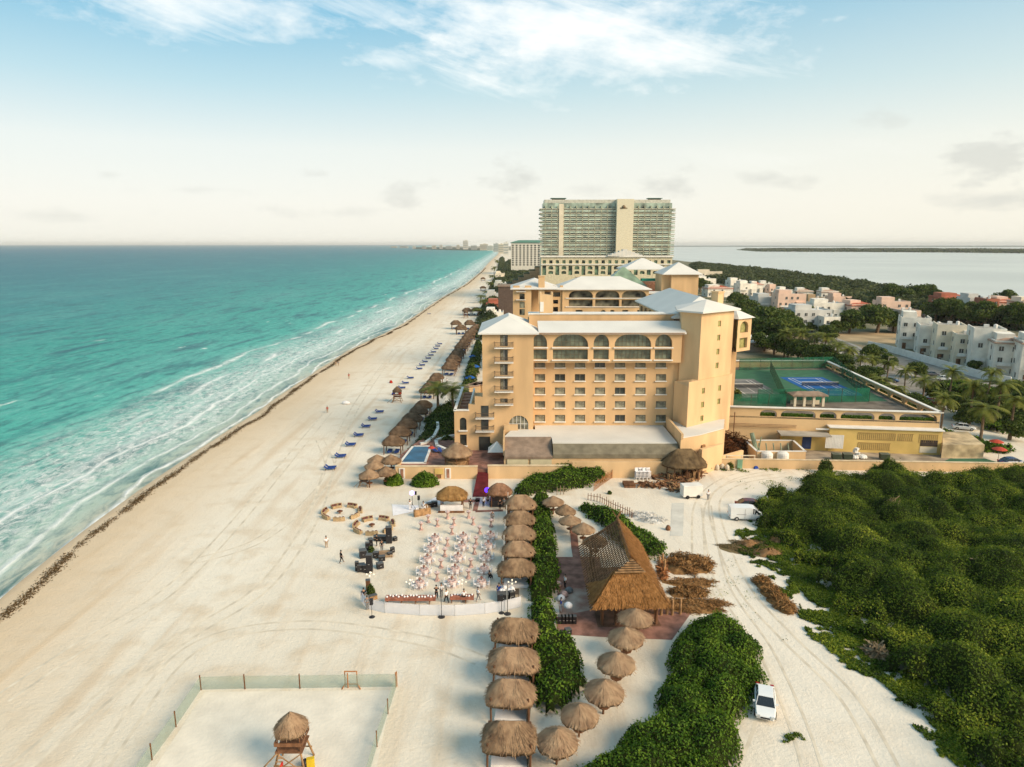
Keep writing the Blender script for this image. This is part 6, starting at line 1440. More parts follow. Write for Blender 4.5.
PE=[(341.5,563,'walk','black','black',-60,'walking alone across the open beach in black'),(326.6,548,'stand','white','tan',20,'in a white shirt standing alone on the open beach'),
(470.5,509,'stand','black','black',180,'in black beside the bar end of the rope barrier'),(483.5,507,'stand','white','black',150,'in a white shirt at the corner of the brick border by the carpet'),(488,505,'walk','tan','black',200,'in tan just right of the white-shirted person by the carpet'),(500,509.5,'stand','black','black',180,'in black at the right end of the brick border'),(504,508,'stand','grey','black',160,'in grey beside the first cabana'),
(456.5,500.5,'reach','white','black',180,'in a white shirt serving in front of the white bar counter'),(501,496,'reach','white','black',200,'in a white shirt under the rosy bar hut'),(410,510,'reach','white','white',0,'in white behind the cocktail stall by the violet lamp'),(423.5,512,'stand','white','grey',160,'in a white shirt right of the cocktail stall'),(492.5,522,'stand','grey','grey',170,'in grey among the standing tables'),
(436.5,599,'reach','black','black',0,'in black at the left break of the buffet tables'),(441.5,597,'reach','white','grey',180,'in a white shirt between the two buffet tables'),(446.5,603,'walk','white','black',40,'in white kneeling height in front of the buffet gap'),(464,603,'stand','white','black',10,'in white in front of the right buffet table'),(478,601,'walk','white','grey',-70,'in white walking at the right end of the right buffet table'),
(499,597,'stand','blue','blue',160,'in royal blue beside the equipment stand'),(503,596,'stand','white','grey',120,'in white right beside the royal blue one'),(364,602,'stand','black','black',30,'in black at the left end of the white screen'),(367.5,610,'stand','grey','grey',10,'in grey at the left end of the white screen holding a pole'),
(561,612,'reach','blue','white',90,'in blue and white at the edge of the brick patio'),(565,588,'stand','white','black',110,'in white and black on the worn patio'),(349,379,'stand','red','tan',0,'in red standing near the waterline'),(327.5,413,'stand','red','tan',30,'in red on the empty beach below the lounger rows'),(336,366,'stand','tan','tan',0,'in tan at the water edge, left of a pair'),(338.5,366,'stand','grey','tan',0,'in grey at the water edge, right of a pair'),(447,384,'walk','white','grey',0,'in white on the garden path by the tall palm'),(377,546,'reach','black','black',100,'in black bending over the band equipment'),(382,552,'stand','black','grey',200,'in black in the middle of the band equipment'),(708,500,'stand','white','grey',0,'in white behind the white cart'),(489.5,580.5,'sit','black','black',-30,'in black seated at the right-hand dinner table of the last row')]
for i,(x,y,po,sh,tr,rz,l) in enumerate(PE): person(x,y,po,sh,tr,rz,'person '+l)
# ------------------------------------------------------------------ dinner tables
def chair_proto(m):
    mb=MB()
    for x in (-.18,.18):
        for y in (-.18,.18): mb.box(x,y,0,.045,.045,.45)
    mb.box(0,0,.45,.44,.44,.07)
    for x in (-.19,0,.19): mb.box(x,-.2,.52,.05,.04,.42)
    mb.box(0,-.2,.9,.44,.05,.08); mb.box(0,-.2,.62,.4,.035,.14)
    return Proto(tag(mb.build('chair',[m]),'x','chair'))
CH=chair_proto(whitecloth)
tt=thing('banquet_table','x','table'); mb=MB(); V=[]
for i,(r,z) in enumerate(((.0,.76),(.56,.76),(.58,.72),(.6,.3),(.62,0))):
    for k in range(24): a=6.2832*k/24; q=r+(.05*math.sin(8*a)*(i-2)*.5 if i>2 else 0); V.append((q*math.cos(a),q*math.sin(a),z))
mb.add(V,[(i*24+k,(i+1)*24+k,(i+1)*24+(k+1)%24,i*24+(k+1)%24) for i in range(4) for k in range(24)])
mb.build('tablecloth',[mat('blush_cloth',(.62,.48,.44),.9,.1,.1,3)],tt)
mb=MB()
for k in range(8): a=6.2832*k/8; mb.lathe([(.12,.765),(.13,.78)],8,0,.42*math.cos(a),.42*math.sin(a)); mb.box(.42*math.cos(a),.42*math.sin(a),.785,.1,.1,.05,0,a)
mb.build('place_settings',[pinkcloth],tt); TP_=Proto(tt)
fl_=thing('flower_centrepiece','x','flowers'); mb=MB(); mb.lathe([(.06,0),(.08,.15),(.05,.22)],8); mb.build('vase',[glass],fl_)
d=rng.normal(0,1,(160,3)); d/=np.linalg.norm(d,axis=1,keepdims=True); V_,Q_,vv=leafcloud(d*.15*rng.uniform(.6,1,(160,1))+np.array([0,0,.34]),d,.05); meshobj('blooms',V_,Q_,[mat('bloom_coral',(.5,.24,.19),.8,.1,.4,12)],fl_,vv); FP=Proto(fl_)
TB=[[(628,268),(760,261),(887,256)],[(610,312),(753,306),(876,301)],[(593,364),(735,357),(868,353)],[(577,419),(722,413),(858,411)],[(557,477),(707,471),(845,471)]]
cn=['left','middle','right']
for r_ in range(5):
    for c_ in range(3):
        x,y=TB[r_][c_]; X,Y=G(300+x/4.655,480+y/4.655,.6); d_='%s row from the carpet, %s column'%(ORD[r_],cn[c_])
        TP_.put((X,Y,0),r_*.3,'round blush dinner table on the sand, '+d_,'round dinner tables'); FP.put((X,Y,.765),0,'coral flower centrepiece on the dinner table in the '+d_,'flower centrepieces')
        for k in range(8):
            a=6.2832*(k+.5)/8; CH.put((X+.86*math.cos(a),Y+.86*math.sin(a),0),a+math.pi/2,'white chair at the dinner table in the '+d_,'white chairs around the dinner tables',scale=(.72,.72,.85))
ct=thing('cocktail_table','x','cocktail table'); mb=MB(); mb.lathe([(.34,0),(.12,.5),(.14,.75),(.36,1.05),(.37,1.09)],14); mb.build('draped_cloth',[pinkcloth],ct); mb=MB(); mb.lathe([(.36,1.095),(.36,1.115)],14); mb.lathe([(.05,1.12),(.09,1.2),(.04,1.34)],8); mb.build('tabletop',[mat('blush_cloth',(.62,.48,.44))],ct); CT=Proto(ct)
CK=[(687,160),(597,178),(563,212),(639,196),(716,190),(785,158),(806,188),(893,165),(889,198),(707,232),(836,230),(686,286),(820,280),(674,334),(812,323),(656,386),(795,383),(638,446),(784,435)]
for i,(x,y) in enumerate(CK):
    X,Y=G(300+x/4.655,480+y/4.655+1,.5); ps=('between left and middle dinner columns' if i>8 and i%2==1 else 'between middle and right dinner columns') if i>8 else 'in the group before the bars'
    j=(i-9)//2 if i>8 else sorted(range(9),key=lambda q:CK[q][0]).index(i)
    CT.put((X,Y,0),i,'pink draped cocktail table %s, %s %s'%(ps,ORD[j],'from the bars' if i>8 else 'from the left'),'cocktail tables')
def buffet(x0,x1,y,label):
    a=G(x0,y,.8);b=G(x1,y,.8); L_=b[0]-a[0]; t=thing('buffet_table',label,'table',((a[0]+b[0])/2,a[1],0))
    mb=MB(); mb.box(0,0,.72,L_,.8,.06); mb.box(0,-.38,.45,L_,.02,.27); mb.build('tabletop',[mat('terracotta_cloth',(.36,.14,.09),.9,.1,.2,2)],t)
    lg=MB(); lg.box(0,0,0,.09,.09,.72); LP_=Proto(lg.build('leg',[wood])); k=-L_/2+.2
    while k<L_/2: LP_.put((k,-.3,0),parent=t); LP_.put((k,.3,0),parent=t); k+=1.6
    mb=MB(); k=-L_/2+.2
    while k<L_/2-.2: mb.lathe([(.1,.78),(.13,.86),(.05,.98)],7,0,k,random.uniform(-.2,.2)); k+=.33
    mb.build('dishes',[whitecloth],t); return t
buffet(385.5,436,596.5,'long narrow buffet table with white dishes along the white screen'); buffet(450,474,595.5,'shorter buffet table right of the gap along the white screen')
fabric=mat('sheer_white',(.78,.78,.82),.9,.1,.03,1,alpha=.5)
fence('fabric_screen',[G(*p) for p in ((361,601),(367,609),(385,613),(420,615.5),(455,616),(485,614),(505,611),(521,607))],0,1.3,fabric,'long sheer white fabric screen along the sea-side edge of the dinner area','screen',post=2.6,pm=white,ph=1.45,pr=.025)
a=[G(*p) for p in ((392,504.5),(419,505.5),(419,510.5),(393,516))]; tag(sheet(a,.03,'ground_cloth',whitecloth,None),'white cloth laid on the sand left of the cocktail stall','cloth')
a=[G(*p) for p in ((421,505),(438,496),(446,497),(444,503),(428,508))]; tag(sheet(a,.03,'ground_cloth',whitecloth,None),'white cloth laid on the sand between the cocktail stall and the thatched bar','cloth')
a=[G(*p) for p in ((479,469,.9),(488,469,.9),(488,497,.0),(473,497,.0))]; mb=MB(); q=[G(479.5,471)+(1.4,),G(488.5,471)+(1.4,),G(488,497)+(.03,),G(472.5,497)+(.03,)]; mb.add(q,[(3,2,1,0)]); mb.add([(x,y,0) for x,y,z in q]+q,[(0,4,7,3),(1,2,6,5)]); tag(mb.build('carpet_ramp',[redcloth]),'dark maroon carpet ramp running from the terrace gate down to the sand','carpet')
brd=MB()
for p,q in (((478,498),(475,511)),((475.5,511.5),(503,510.5)),((464,501),(480,501))):
    p=Vector(G(*p));q=Vector(G(*q));c=(p+q)/2;d=q-p; brd.box(c.x,c.y,.0,d.length,1.1 if p.x<q.x and d.length<4 else .7,.06,0,math.atan2(d.y,d.x))
tag(brd.build('brick_border',[paver]),'brick-red edging strips around the sand square at the foot of the carpet','edging')
# lamps
vio=mat('violet_glow',(.06,.02,.6),.4,.3,.02,1,emit=(.06,.015,1.0,3.5)); vio2=mat('pale_violet_glow',(.5,.45,.9),.4,.3,.02,1,emit=(.5,.4,1.0,1.6))
for (x,yb,yt,m_,l,rad) in ((412.5,509,493,vio2,'tall tripod lamp with a pale violet ring light beside the cocktail stall',.42),(487.5,501,490,vio,'deep violet glowing lamp beside the maroon carpet',.48)):
    X,Y=G(x,yb); z=W(x,yt,Y)[1]; t=thing('stage_lamp',l,'lamp',(X,Y,0)); mb=MB(); mb.tube((0,0,.6),(0,0,z),.04,n=6)
    for k in range(3): a=k*2.09; mb.tube((.5*math.cos(a),.5*math.sin(a),0),(0,0,.9),.025,n=5)
    mb.build('tripod',[blackm],t); mb=MB(); mb.lathe([(.05,z-rad*.9),(rad*.8,z-rad*.5),(rad,z),(rad*.8,z+rad*.5),(.05,z+rad*.9)],14); mb.build('lamp_head',[m_],t,True); mb=MB(); mb.box(.55,0,z-.25,.3,.3,.5); mb.build('control_box',[blackm],t)
def lamptree(x,yb,l):
    X,Y=G(x,yb); t=thing('globe_lamp_stand',l,'lamp',(X,Y,0),0,'globe lamp stands'); mb=MB(); mb.tube((0,0,0),(0,0,2.4),.03,n=5)
    for k in range(3): a=k*2.09; mb.tube((.6*math.cos(a),.6*math.sin(a),0),(0,0,.8),.02,n=4)
    for k in range(4): a=k*1.57; mb.tube((0,0,2.1),(.4*math.cos(a),.4*math.sin(a),2.2),.015,n=4)
    mb.build('stand',[white],t); g_=MB(); g_.lathe([(.02,-.1),(.08,-.06),(.1,0),(.08,.06),(.02,.1)],8); gp_=Proto(g_.build('globe',[mat('globe_warm',(.8,.74,.6),.5,.3,.02,1,emit=(1,.85,.6,.35))]))
    for k in range(4): a=k*1.57; gp_.put((.42*math.cos(a),.42*math.sin(a),2.25),parent=t)
    gp_.put((0,0,2.5),parent=t)
for x,yb,l in ((410.5,600,'white globe lamp stand behind the long buffet table'),(462.5,600,'white globe lamp stand behind the short buffet table'),(512,600,'white globe lamp stand among the equipment by the fifth cabana'),(371,592,'white globe lamp stand beside the potted lounge at the left end')): lamptree(x,yb,l)
def polespk(x,yb,h,l):
    X,Y=G(x,yb); t=thing('pole_speaker',l,'loudspeaker',(X,Y,0),0,'loudspeakers on poles'); mb=MB(); mb.tube((0,0,0),(0,0,h),.03,n=5); mb.lathe([(.35,0),(.3,.05),(.03,.08)],10); mb.build('pole',[blackm],t); mb=MB(); mb.box(0,0,h-.1,.35,.35,.65); mb.build('speaker_box',[blackm],t)
for x,yb,h,l in ((372,617,1.6,'black loudspeaker on a pole outside the left end of the white screen'),(501.5,613,1.6,'black loudspeaker on a pole outside the right end of the white screen'),(419,509,1.6,'black loudspeaker on a pole behind the cocktail stall')): polespk(x,yb,h,l)
for x,yb,h,l in ((441.5,617,3.4,'tall thin black pole on a round foot outside the middle of the screen'),(507.5,614,3.6,'tall thin black pole on a round foot near the right end of the white screen')):
    X,Y=G(x,yb); mb=MB(); mb.tube((0,0,0),(0,0,h),.035,n=6); mb.lathe([(.4,0),(.38,.05),(.04,.08)],12); o=mb.build('banner_pole',[blackm],None,loc=(X,Y,0)); tag(o,l,'pole')
for i,(x,yb) in enumerate(((508,512),(506.5,526),(505,541),(504,558),(503,580),(513,612))):
    X,Y=G(x,yb); X=min(X,-.55); mb=MB(); mb.tube((0,0,0),(0,0,3.2),.04,n=6); o=mb.build('white_pole',[white],None,loc=(X,Y,0)); tag(o,'slim white pole along the seaward side of the cabana row, %s counted from the carpet'%ORD[i],'pole','white poles along the cabanas')
# cocktail stall
X,Y=G(421,511,.5); t=thing('cocktail_stall','small wooden drinks stall with bottles under the pale violet lamp','stall',(X,Y,0),.5); mb=MB(); mb.box(0,-.5,0,2.6,.5,1.05); mb.box(1.1,.4,0,.5,1.4,1.05); mb.build('counter',[woodl],t)
mb=MB()
for k in range(14): mb.lathe([(.05,1.05),(.05,1.25),(.02,1.36)],6,0,random.uniform(-1.2,1.2),-.5+random.uniform(-.15,.15))
mb.build('bottles',[whitecloth],t)
def case(x,y,sx_,sy_,sz_,rz,l,name='equipment_case',cat='case',m=None):
    X,Y=G(x,y,sz_*.3); t=thing(name,l,cat,(X,Y,0),R(rz),'black stage equipment'); mb=MB(); mb.box(0,0,.04,sx_,sy_,sz_,0); mb.build('shell',[m or blackm],t)
    mb=MB()
    mb.box(0,0,sz_,sx_+.04,sy_+.04,.05)
    mb.build('edge_trim',[mat('worn_metal',(.14,.13,.12),.5,.4,.1,3,metal=.5)],t)
    mb=MB(); mb.box(0,-sy_/2-.03,sz_*.5,.2,.04,.06); mb.build('handle',[rimm],t)
for x,y,a,b,c,rz,l in ((389,538,.8,.7,2.3,5,'tall black loudspeaker stack beside the second lounge ring'),(381,539,1.7,.7,.7,0,'wide black mixing desk case below the second lounge ring'),(375.5,538.5,.5,.5,.6,10,'small black box at the left end of the mixing desk case'),(370,539.5,.5,.4,.25,20,'low black pedal left of the mixing desk case'),(395,539.5,.5,.5,.5,40,'black wedge monitor right of the tall loudspeaker stack'),(363,555,.9,.9,1.0,20,'black case at the left of the band equipment group'),(367.5,548,.5,.5,1.1,5,'narrow upright black case at the back of the band equipment group'),(371,545,.5,.5,1.2,15,'narrow black column speaker at the back of the band equipment group'),(376,556,.7,.5,.8,-10,'black case beside the small wooden platform'),(382,559,.8,.6,.6,10,'black case below the small wooden platform'),(392.5,551,.5,.4,.7,35,'black wedge at the upper right of the band equipment group'),(390,555,.6,.4,.5,35,'black wedge just below the upper right one in the band equipment group'),(380,566.5,.8,.7,.7,30,'black cube case at the lower right of the band equipment group'),(369.5,567,.7,.7,2.4,0,'tallest black loudspeaker tower in front of the band equipment group'),(361,569,.9,.8,.9,10,'black case left of the tallest loudspeaker tower'),(357,568,.4,.4,1.2,0,'narrow dark red-black upright at the far left of the band equipment group'),(365.5,570,.5,.5,1.0,0,'black case pressed against the tallest loudspeaker tower'),(429.5,506,.9,.6,.7,15,'black case on the left in the pair beside the thatched bar'),(434.5,505,.9,.6,.8,15,'black case on the right in the pair beside the thatched bar'),(503,598,1.3,.9,.9,0,'black equipment trolley below the fifth cabana'),(512,597,.6,.5,1.0,20,'black upright case right of the equipment trolley')):
    case(x,y,a,b,c,rz,l)
X,Y=G(384,553,.3); t=thing('stage_platform','small tan wooden platform in the band equipment group','platform',(X,Y,0),.2); mb=MB(); mb.box(0,0,.15,2.2,1.8,.12); mb.build('deck_boards',[thatch_p],t); mb=MB()
for a_ in (-1,1):
    for b_ in (-.8,.8): mb.box(a_,b_,0,.1,.1,.15)
mb.build('feet',[wood],t)
shrub('potted_plant','small green plant in the band equipment group','plant',371.5,553,.45,.4,1.0,12,n=220,ls=.1,m='tree'); shrub('potted_plant','leafy green plant with brown stand at the left end of the dinner area','plant',371,594,.5,.4,1.3,13,n=260,ls=.1,m='tree')
case(368.5,587,.6,.5,1.3,10,'reddish brown wicker stand at the left end of the dinner area','wicker_stand','stand',wood); case(373,598,.9,.5,.5,30,'orange-brown bench at the left end of the white screen','low_bench','bench',woodl)
X,Y=G(508,592,.5); t=thing('covered_trolley','trolley heaped with white cloth bundles below the fifth cabana','trolley',(X,Y,0)); mb=MB(); mb.box(0,0,.5,2.6,1.2,.08); 
for a_ in (-1.2,1.2):
    for b_ in (-.5,.5): mb.box(a_,b_,0,.08,.08,.5)
mb.build('frame',[rail],t); mb=MB()
for k in range(12): mb.lathe([(.1,.58),(.3,.65),(.32,.85),(.15,1.05),(.02,1.1)],8,0,random.uniform(-1.0,1.0),random.uniform(-.4,.4))
mb.build('cloth_bundles',[whitecloth],t)
# lounge rings
sf=thing('curved_sofa','x','sofa'); V=[];K=7
for i in range(K+1):
    a=-.3+.6*i/K
    for r,z in ((2.35,0),(2.35,.38),(2.85,.38),(2.85,.62),(3.0,.62),(3.0,0)): V.append((r*math.cos(a)-2.7,r*math.sin(a),z))
mb=MB(); mb.add(V,[(i*6+j,(i+1)*6+j,(i+1)*6+(j+1)%6,i*6+(j+1)%6) for i in range(K) for j in range(6)]+[tuple(range(6)),tuple(range(K*6+5,K*6-1,-1))]); mb.build('upholstery',[mat('sand_upholstery',(.42,.30,.17),.9,.1,.15,3)],sf)
for a in (-.2,.05,.22): mb=MB(); mb.box(2.68*math.cos(a)-2.7,2.68*math.sin(a),.38,.14,.3,.24,0,a); mb.build('cushion',[mat('plum_cushion',(.16,.05,.05),.9,.1,.3,5)],sf); SFp=Proto(sf)
for (x,y,nm_) in ((342,513.6,'first lounge ring nearer the sea'),(374,527,'second lounge ring beside the tall loudspeaker')):
    X,Y=G(x,y); 
    for k in range(7):
        a=6.2832*(k+.35)/7; SFp.put((X+2.75*math.cos(a),Y+2.75*math.sin(a),0),a,'curved sand-coloured lounge seat with dark cushions in the '+nm_,'curved lounge seats')
    t=thing('lounge_table','small dark low table in the middle of the '+nm_,'table',(X-.3,Y,0)); mb=MB(); mb.lathe([(.1,0),(.1,.35)],8); mb.build('pedestal',[wood],t); mb=MB(); mb.lathe([(.45,.35),(.45,.42)],12); mb.build('tabletop',[wood],t); mb=MB(); mb.lathe([(.12,.42),(.2,.55),(.05,.6)],8); mb.build('bowl',[mat('plum_cushion',(.16,.05,.05))],t)
# patio clutter
for x,y,m_,l in ((558,586,'pink','pink bundle at the edge of the worn patio below the narrow hedge'),(564,596,'pink','pink cushion heap on the worn patio'),(569,592,'grey','dark cushion beside the pink heap on the worn patio'),(561,600,'white','white box stack on the worn patio'),(568,615,'white','white box on the black crates on the lower patio')):
    X,Y=G(x,y); mb=MB(); mb.lathe([(.3,0),(.5,.12),(.45,.4),(.2,.6),(.03,.62)],9); o=mb.build('bundle',[shirts[m_]],None,True,(X,Y,0 if y!=615 else .9)); tag(o,l,'bundle')
for i,x in enumerate((560,563.5,567,570.5,574)): case(x,621,.5,.5,.85,0,'black crate in the row on the lower patio, %s from the left'%ORD[i],'drinks_crate','crate')
case(568,632,.6,.6,.5,20,'small dark box alone at the front edge of the lower patio','storage_box','box')
# ------------------------------------------------------------------ beach loungers and lifeguard stands
lp=thing('sun_lounger','x','sun lounger'); mb=MB(); mb.box(0,-.2,.32,.66,1.5,.1); mb.add([(-.33,.5,.36),(.33,.5,.36),(.33,1.0,.75),(-.33,1.0,.75),(-.33,.5,.46),(.33,.5,.46),(.33,.95,.85),(-.33,.95,.85)],[(3,2,1,0),(4,5,6,7),(0,1,5,4),(1,2,6,5),(2,3,7,6),(3,0,4,7)]); mb.build('cushion',[bluecloth],lp)
mb=MB()
for a_ in (-.28,.28):
    for b_ in (-.85,.75): mb.box(a_,b_,0,.06,.06,.32)
mb.build('frame',[wood],lp); LO=Proto(lp)
px1=[(320+a/5.478,360+b/5.478) for a,b in ((57,590),(113,525),(168,462),(212,410),(252,362),(288,322),(326,282),(448,151),(468,125),(495,97))]+[(320+a/5.115,240+b/5.115) for a,b in ((508,657),(522,639),(537,621),(553,604),(567,588),(580,572),(593,555),(602,542),(612,530),(558,377))]
for i,(x,y) in enumerate(px1):
    X,Y=G(x,y,.3); n_=ORD[i]
    for s_,w_ in ((-.45,'sea-side'),(.45,'land-side')): LO.put((X,Y+s_*1.1,0),R(100),'blue %s lounger in the %s pair of the beach row, counted from the netted court'%(w_,n_),'blue sun loungers on the open beach')
    X2,Y2=X+1.2,Y+.2
tp=MB(); tp.lathe([(.9,1.2),(.5,1.55),(.05,1.7)],10); 
def guard(px,py,z,s,l,roof,extra=False):
    X,Y=G(px,py); t=thing('lifeguard_tower',l,'lifeguard tower',(X,Y,0),0,None); t.scale=(s,s,s)
    mb=MB()
    for a_ in (-1,1):
        for b_ in (-.9,.9): mb.tube((a_*1.25,b_*1.25,0),(a_*.85,b_*.85,z),.08,n=6)
    mb.tube((-1.2,-1.1,.3),(.9,-.9,z*.95),.05,n=5); mb.tube((1.2,-1.1,.3),(-.9,-.9,z*.95),.05,n=5); mb.tube((-1.15,-1.1,z*.45),(1.15,-1.1,z*.45),.06,n=5); mb.tube((-1.15,1.1,z*.45),(1.15,1.1,z*.45),.06,n=5)
    mb.build('legs',[woodl],t); mb=MB(); mb.box(0,0,z,2.1,1.9,.1); mb.box(0,-.95,z+.6,2.1,.06,.3); mb.box(-1.05,0,z+.6,.06,1.9,.3); mb.box(1.05,0,z+.6,.06,1.9,.3); mb.build('platform',[wood],t)
    mb=MB(); mb.tube((-1.3,-1.0,0),(-.7,-1.0,z),.05,n=5)
    for k in range(6): q=k/6; mb.box(-1.9+.9*q+.6,-1.2,.1+z*q,.5,.06,.06)
    mb.tube((-2.6,-1.0,0),(-.9,-.9,z),.06,n=5); mb.build('ladder',[woodl],t)
    if roof:
        pm=MB(); pm.tube((0,0,z),(0,0,z+1.8),.06,n=5); pp=Proto(pm.build('post',[wood]))
        for a_ in (-.85,.85):
            for b_ in (-.8,.8): pp.put((a_,b_,0),parent=t)
        thatch_roof('thatch_roof',1.2,1.15,1.15,z+1.7,[roof],2.6,0,33,parent=t)
    return t
g_=guard(294,766,1.9,1,'wooden lifeguard tower with a pale thatched cap inside the netted court',thatch_p)
mb=MB(); mb.box(-1.4,-1.3,0,.1,.5,1.0); o=mb.build('rescue_board',[mat('red_board',(.6,.03,.02),.5,.3)]); o.location=(*G(283.5,772),0); tag(o,'red rescue board leaning by the lifeguard tower ladder','board'); o.location.x+=1.4; o.location.y+=1.0
c=G(311,768); mb=MB(); mb.box(0,0,.0,.6,.3,.9,0,.3); o=mb.build('rescue_bag',[mat('yellow_bag',(.6,.42,.02),.6,.3)],None,loc=(c[0],c[1],0)); tag(o,'yellow rescue bag by the right leg of the lifeguard tower','bag')
c=G(305.5,768); mb=MB(); mb.lathe([(.2,0),(.3,.2),(.3,.6),(.1,.8)],10); o=mb.build('dark_bin',[blackm],None,loc=(c[0],c[1],0)); tag(o,'dark round bin under the lifeguard tower','bin')
guard(397.5,402,1.5,.95,'lifeguard tower with a dark thatched cap near the palapa chain on the beach',mat('brown_thatch',(.22,.145,.09)))
guard(364,486,1.5,.62,'bare wooden lifeguard chair without a roof beside the umbrella cluster',None); guard(466,318,1.5,1.0,'far brick-red lifeguard stand beyond the long palapa chain',mat('brown_thatch',(.22,.145,.09)))
for x,y,m_,l in ((393.5,395,'blue','blue cloth bundle left of the roofed lifeguard tower'),(400,394,'red','red cloth hanging right of the roofed lifeguard tower'),(346,404,'white','white kayak-like cover lying on the sand between the lounger rows'),(391,383,'red','red backpack on the sand beside the lounger rows')):
    X,Y=G(x,y); mb=MB(); mb.lathe([(.3,0),(.5,.1),(.45,.5),(.2,.8),(.03,.85)],9,0,0,0,2.2 if 'kayak' in l else 1,1); o=mb.build('beach_bundle',[shirts[m_]],None,True,(X,Y,0)); tag(o,l,'bundle')
# netted sand court
netm=mat('pale_net',(.32,.40,.32),.9,.05,.05,1,alpha=.28)
fence('court_net',[G(120,808),G(152,760),G(176,727),G(201,690),G(245,689),G(300,688.5),G(396,687)],0,1.35,netm,'pale net fence along the sea side and far side of the sand court','net fence',post=3.9,pm=mat('orange_wood',(.42,.18,.07),.8,.2,.2,2),ph=1.5,pr=.06)
fence('court_net',[G(397,686),G(388,714),G(377,747),G(362,800)],0,1.35,netm,'pale net fence along the right side of the sand court','net fence',post=3.4,pm=mat('orange_wood',(.42,.18,.07)),ph=1.5,pr=.055)
sheet([G(205,692),G(393,690),G(372,790),G(140,790)],.012,'sand_court',mat('raked_sand',(.72,.65,.54),.95,.1,.05,.5,.4,3))
X,Y=G(351,687); t=thing('goal_frame','small orange wooden goal frame at the far side of the sand court','goal',(X,Y+.15,0)); mb=MB(); 
for p,q in (((-.55,0,0),(-.55,0,1.5)),((.55,0,0),(.55,0,1.5)),((-.6,0,1.5),(.6,0,1.5)),((-.55,0,.2),(.55,0,.2)),((-.55,0,.3),(-.75,-.5,0)),((.55,0,.3),(.95,-.5,0))): mb.tube(p,q,.06,n=6)
mb.build('frame',[mat('orange_wood',(.42,.18,.07))],t)
# ------------------------------------------------------------------ building yard in front of the hotel
ORW=mat('orange_wood',(.42,.18,.07))
straw=mat('straw_heap',(.36,.20,.08),.95,.1,.3,2,col2=(.16,.08,.03))
brushpile('thatch_heap',687,566,3.1,2.4,1.2,straw,'rounded heap of palm thatch beside the track right of the big palapa','heap',2600,.3)
brushpile('thatch_heap',688,594,2.2,1.0,.9,straw,'bundle of palm thatch lying by the dark barrel','heap',1300,.3)
c=G(697,592); mb=MB(); mb.tube((0,0,.3),(.5,.1,.35),.3,n=10); o=mb.build('dark_barrel',[blackm],None,loc=(c[0],c[1],0)); tag(o,'dark barrel lying at the end of the thatch bundle','barrel')
brushpile('thatch_litter',690,606,4.2,1.6,.25,straw,'thin spread of straw and bark litter by the upright logs','litter',2600,.22); brushpile('thatch_litter',690,583,3.0,1.2,.2,straw,'thin spread of straw between the thatch heap and the bundle','litter',1200,.2)
for i,(x,y,rx,ry,h,n) in enumerate(((762,584,1.0,1.3,.9,900),(770,593,1.1,1.2,1.0,900),(777,601,1.1,1.2,.95,900),(785,609,1.1,1.1,.9,900))): brushpile('straw_mound',x,y,rx,ry,h,straw,'straw mound in the diagonal row along the scrub edge, %s counted from the van'%ORD[i],'mound',n,.25,group='straw mounds along the scrub')
earth=mat('earth_mound',(.33,.19,.09),.95,.1,.25,1.5,col2=(.2,.11,.05))
for x,y,rx,ry,l in ((748,545,1.3,1.0,'brown earth mound on the worn patch, the one nearest the track'),(769,554,1.7,1.1,'brown earth mound on the worn patch, the widest one'),(779,542,1.3,.8,'brown earth mound on the worn patch, the one at the scrub edge')): brushpile('earth_mound',x,y,rx,ry,.9,earth,l,'mound',500,.12)
brushpile('soil_litter',752,548,4.2,2.3,.18,mat('litter_brown',(.22,.15,.08),.95,.1,.3,1.5,col2=(.12,.10,.04)),'flat brown litter on the worn patch between the mounds','litter',4500,.16)
ground_cover('scattered_twigs',[(700,560),(745,555),(765,600),(800,650),(770,650),(735,600),(690,600)],0 or 500,'thin scattered twigs on the sand track',9,.07)
for i,(x,y,s_) in enumerate(((668,477,1.1),(676,480,1.3),(684,484,1.2),(671,486,.9),(690,481,.9),(664,484,.9),(654,487,.8),(645,486,1.0),(682,491,.8),(660,478,1.2),(697,476,1.1),(674,490,1.0),(703,470,.9))):
    c=G(x,y); rr=random.Random(i); mb=MB()
    for k in range(20): a=rr.uniform(0,3.14); zz=rr.uniform(0,.7*s_); mb.box(rr.uniform(-1.1,1.1)*s_,rr.uniform(-.8,.8)*s_,zz,rr.uniform(.8,2.3),rr.uniform(.1,.35),rr.uniform(.06,.2),rr.choice((0,0,1)),a)
    o=mb.build('timber_pile',[wood,woodl],None,loc=(c[0],c[1],0)); tag(o,'brown timber and debris pile in front of the dark thatched hut, %s in reading order'%ORD[i],'pile','debris piles before the hut')
ch2=MB()
for k in range(5): 
    z=k*.18; ch2.box(0,0,.4+z,.5,.5,.05); ch2.box(0,.24,.45+z,.5,.05,.4)
for a_ in (-.22,.22):
    for b_ in (-.22,.22): ch2.box(a_,b_,0,.05,.05,.42)
CS=Proto(tag(ch2.build('stacked_chairs',[whitecloth]),'x','chairs'))
for i in range(4):
    for j in range(5):
        c=G(633+i*3.8+j*1.0,467+j*3.2); CS.put((c[0],c[1],0),.2,'stack of white plastic chairs in the block beside the ballroom wall','white chair stacks',scale=1.35)
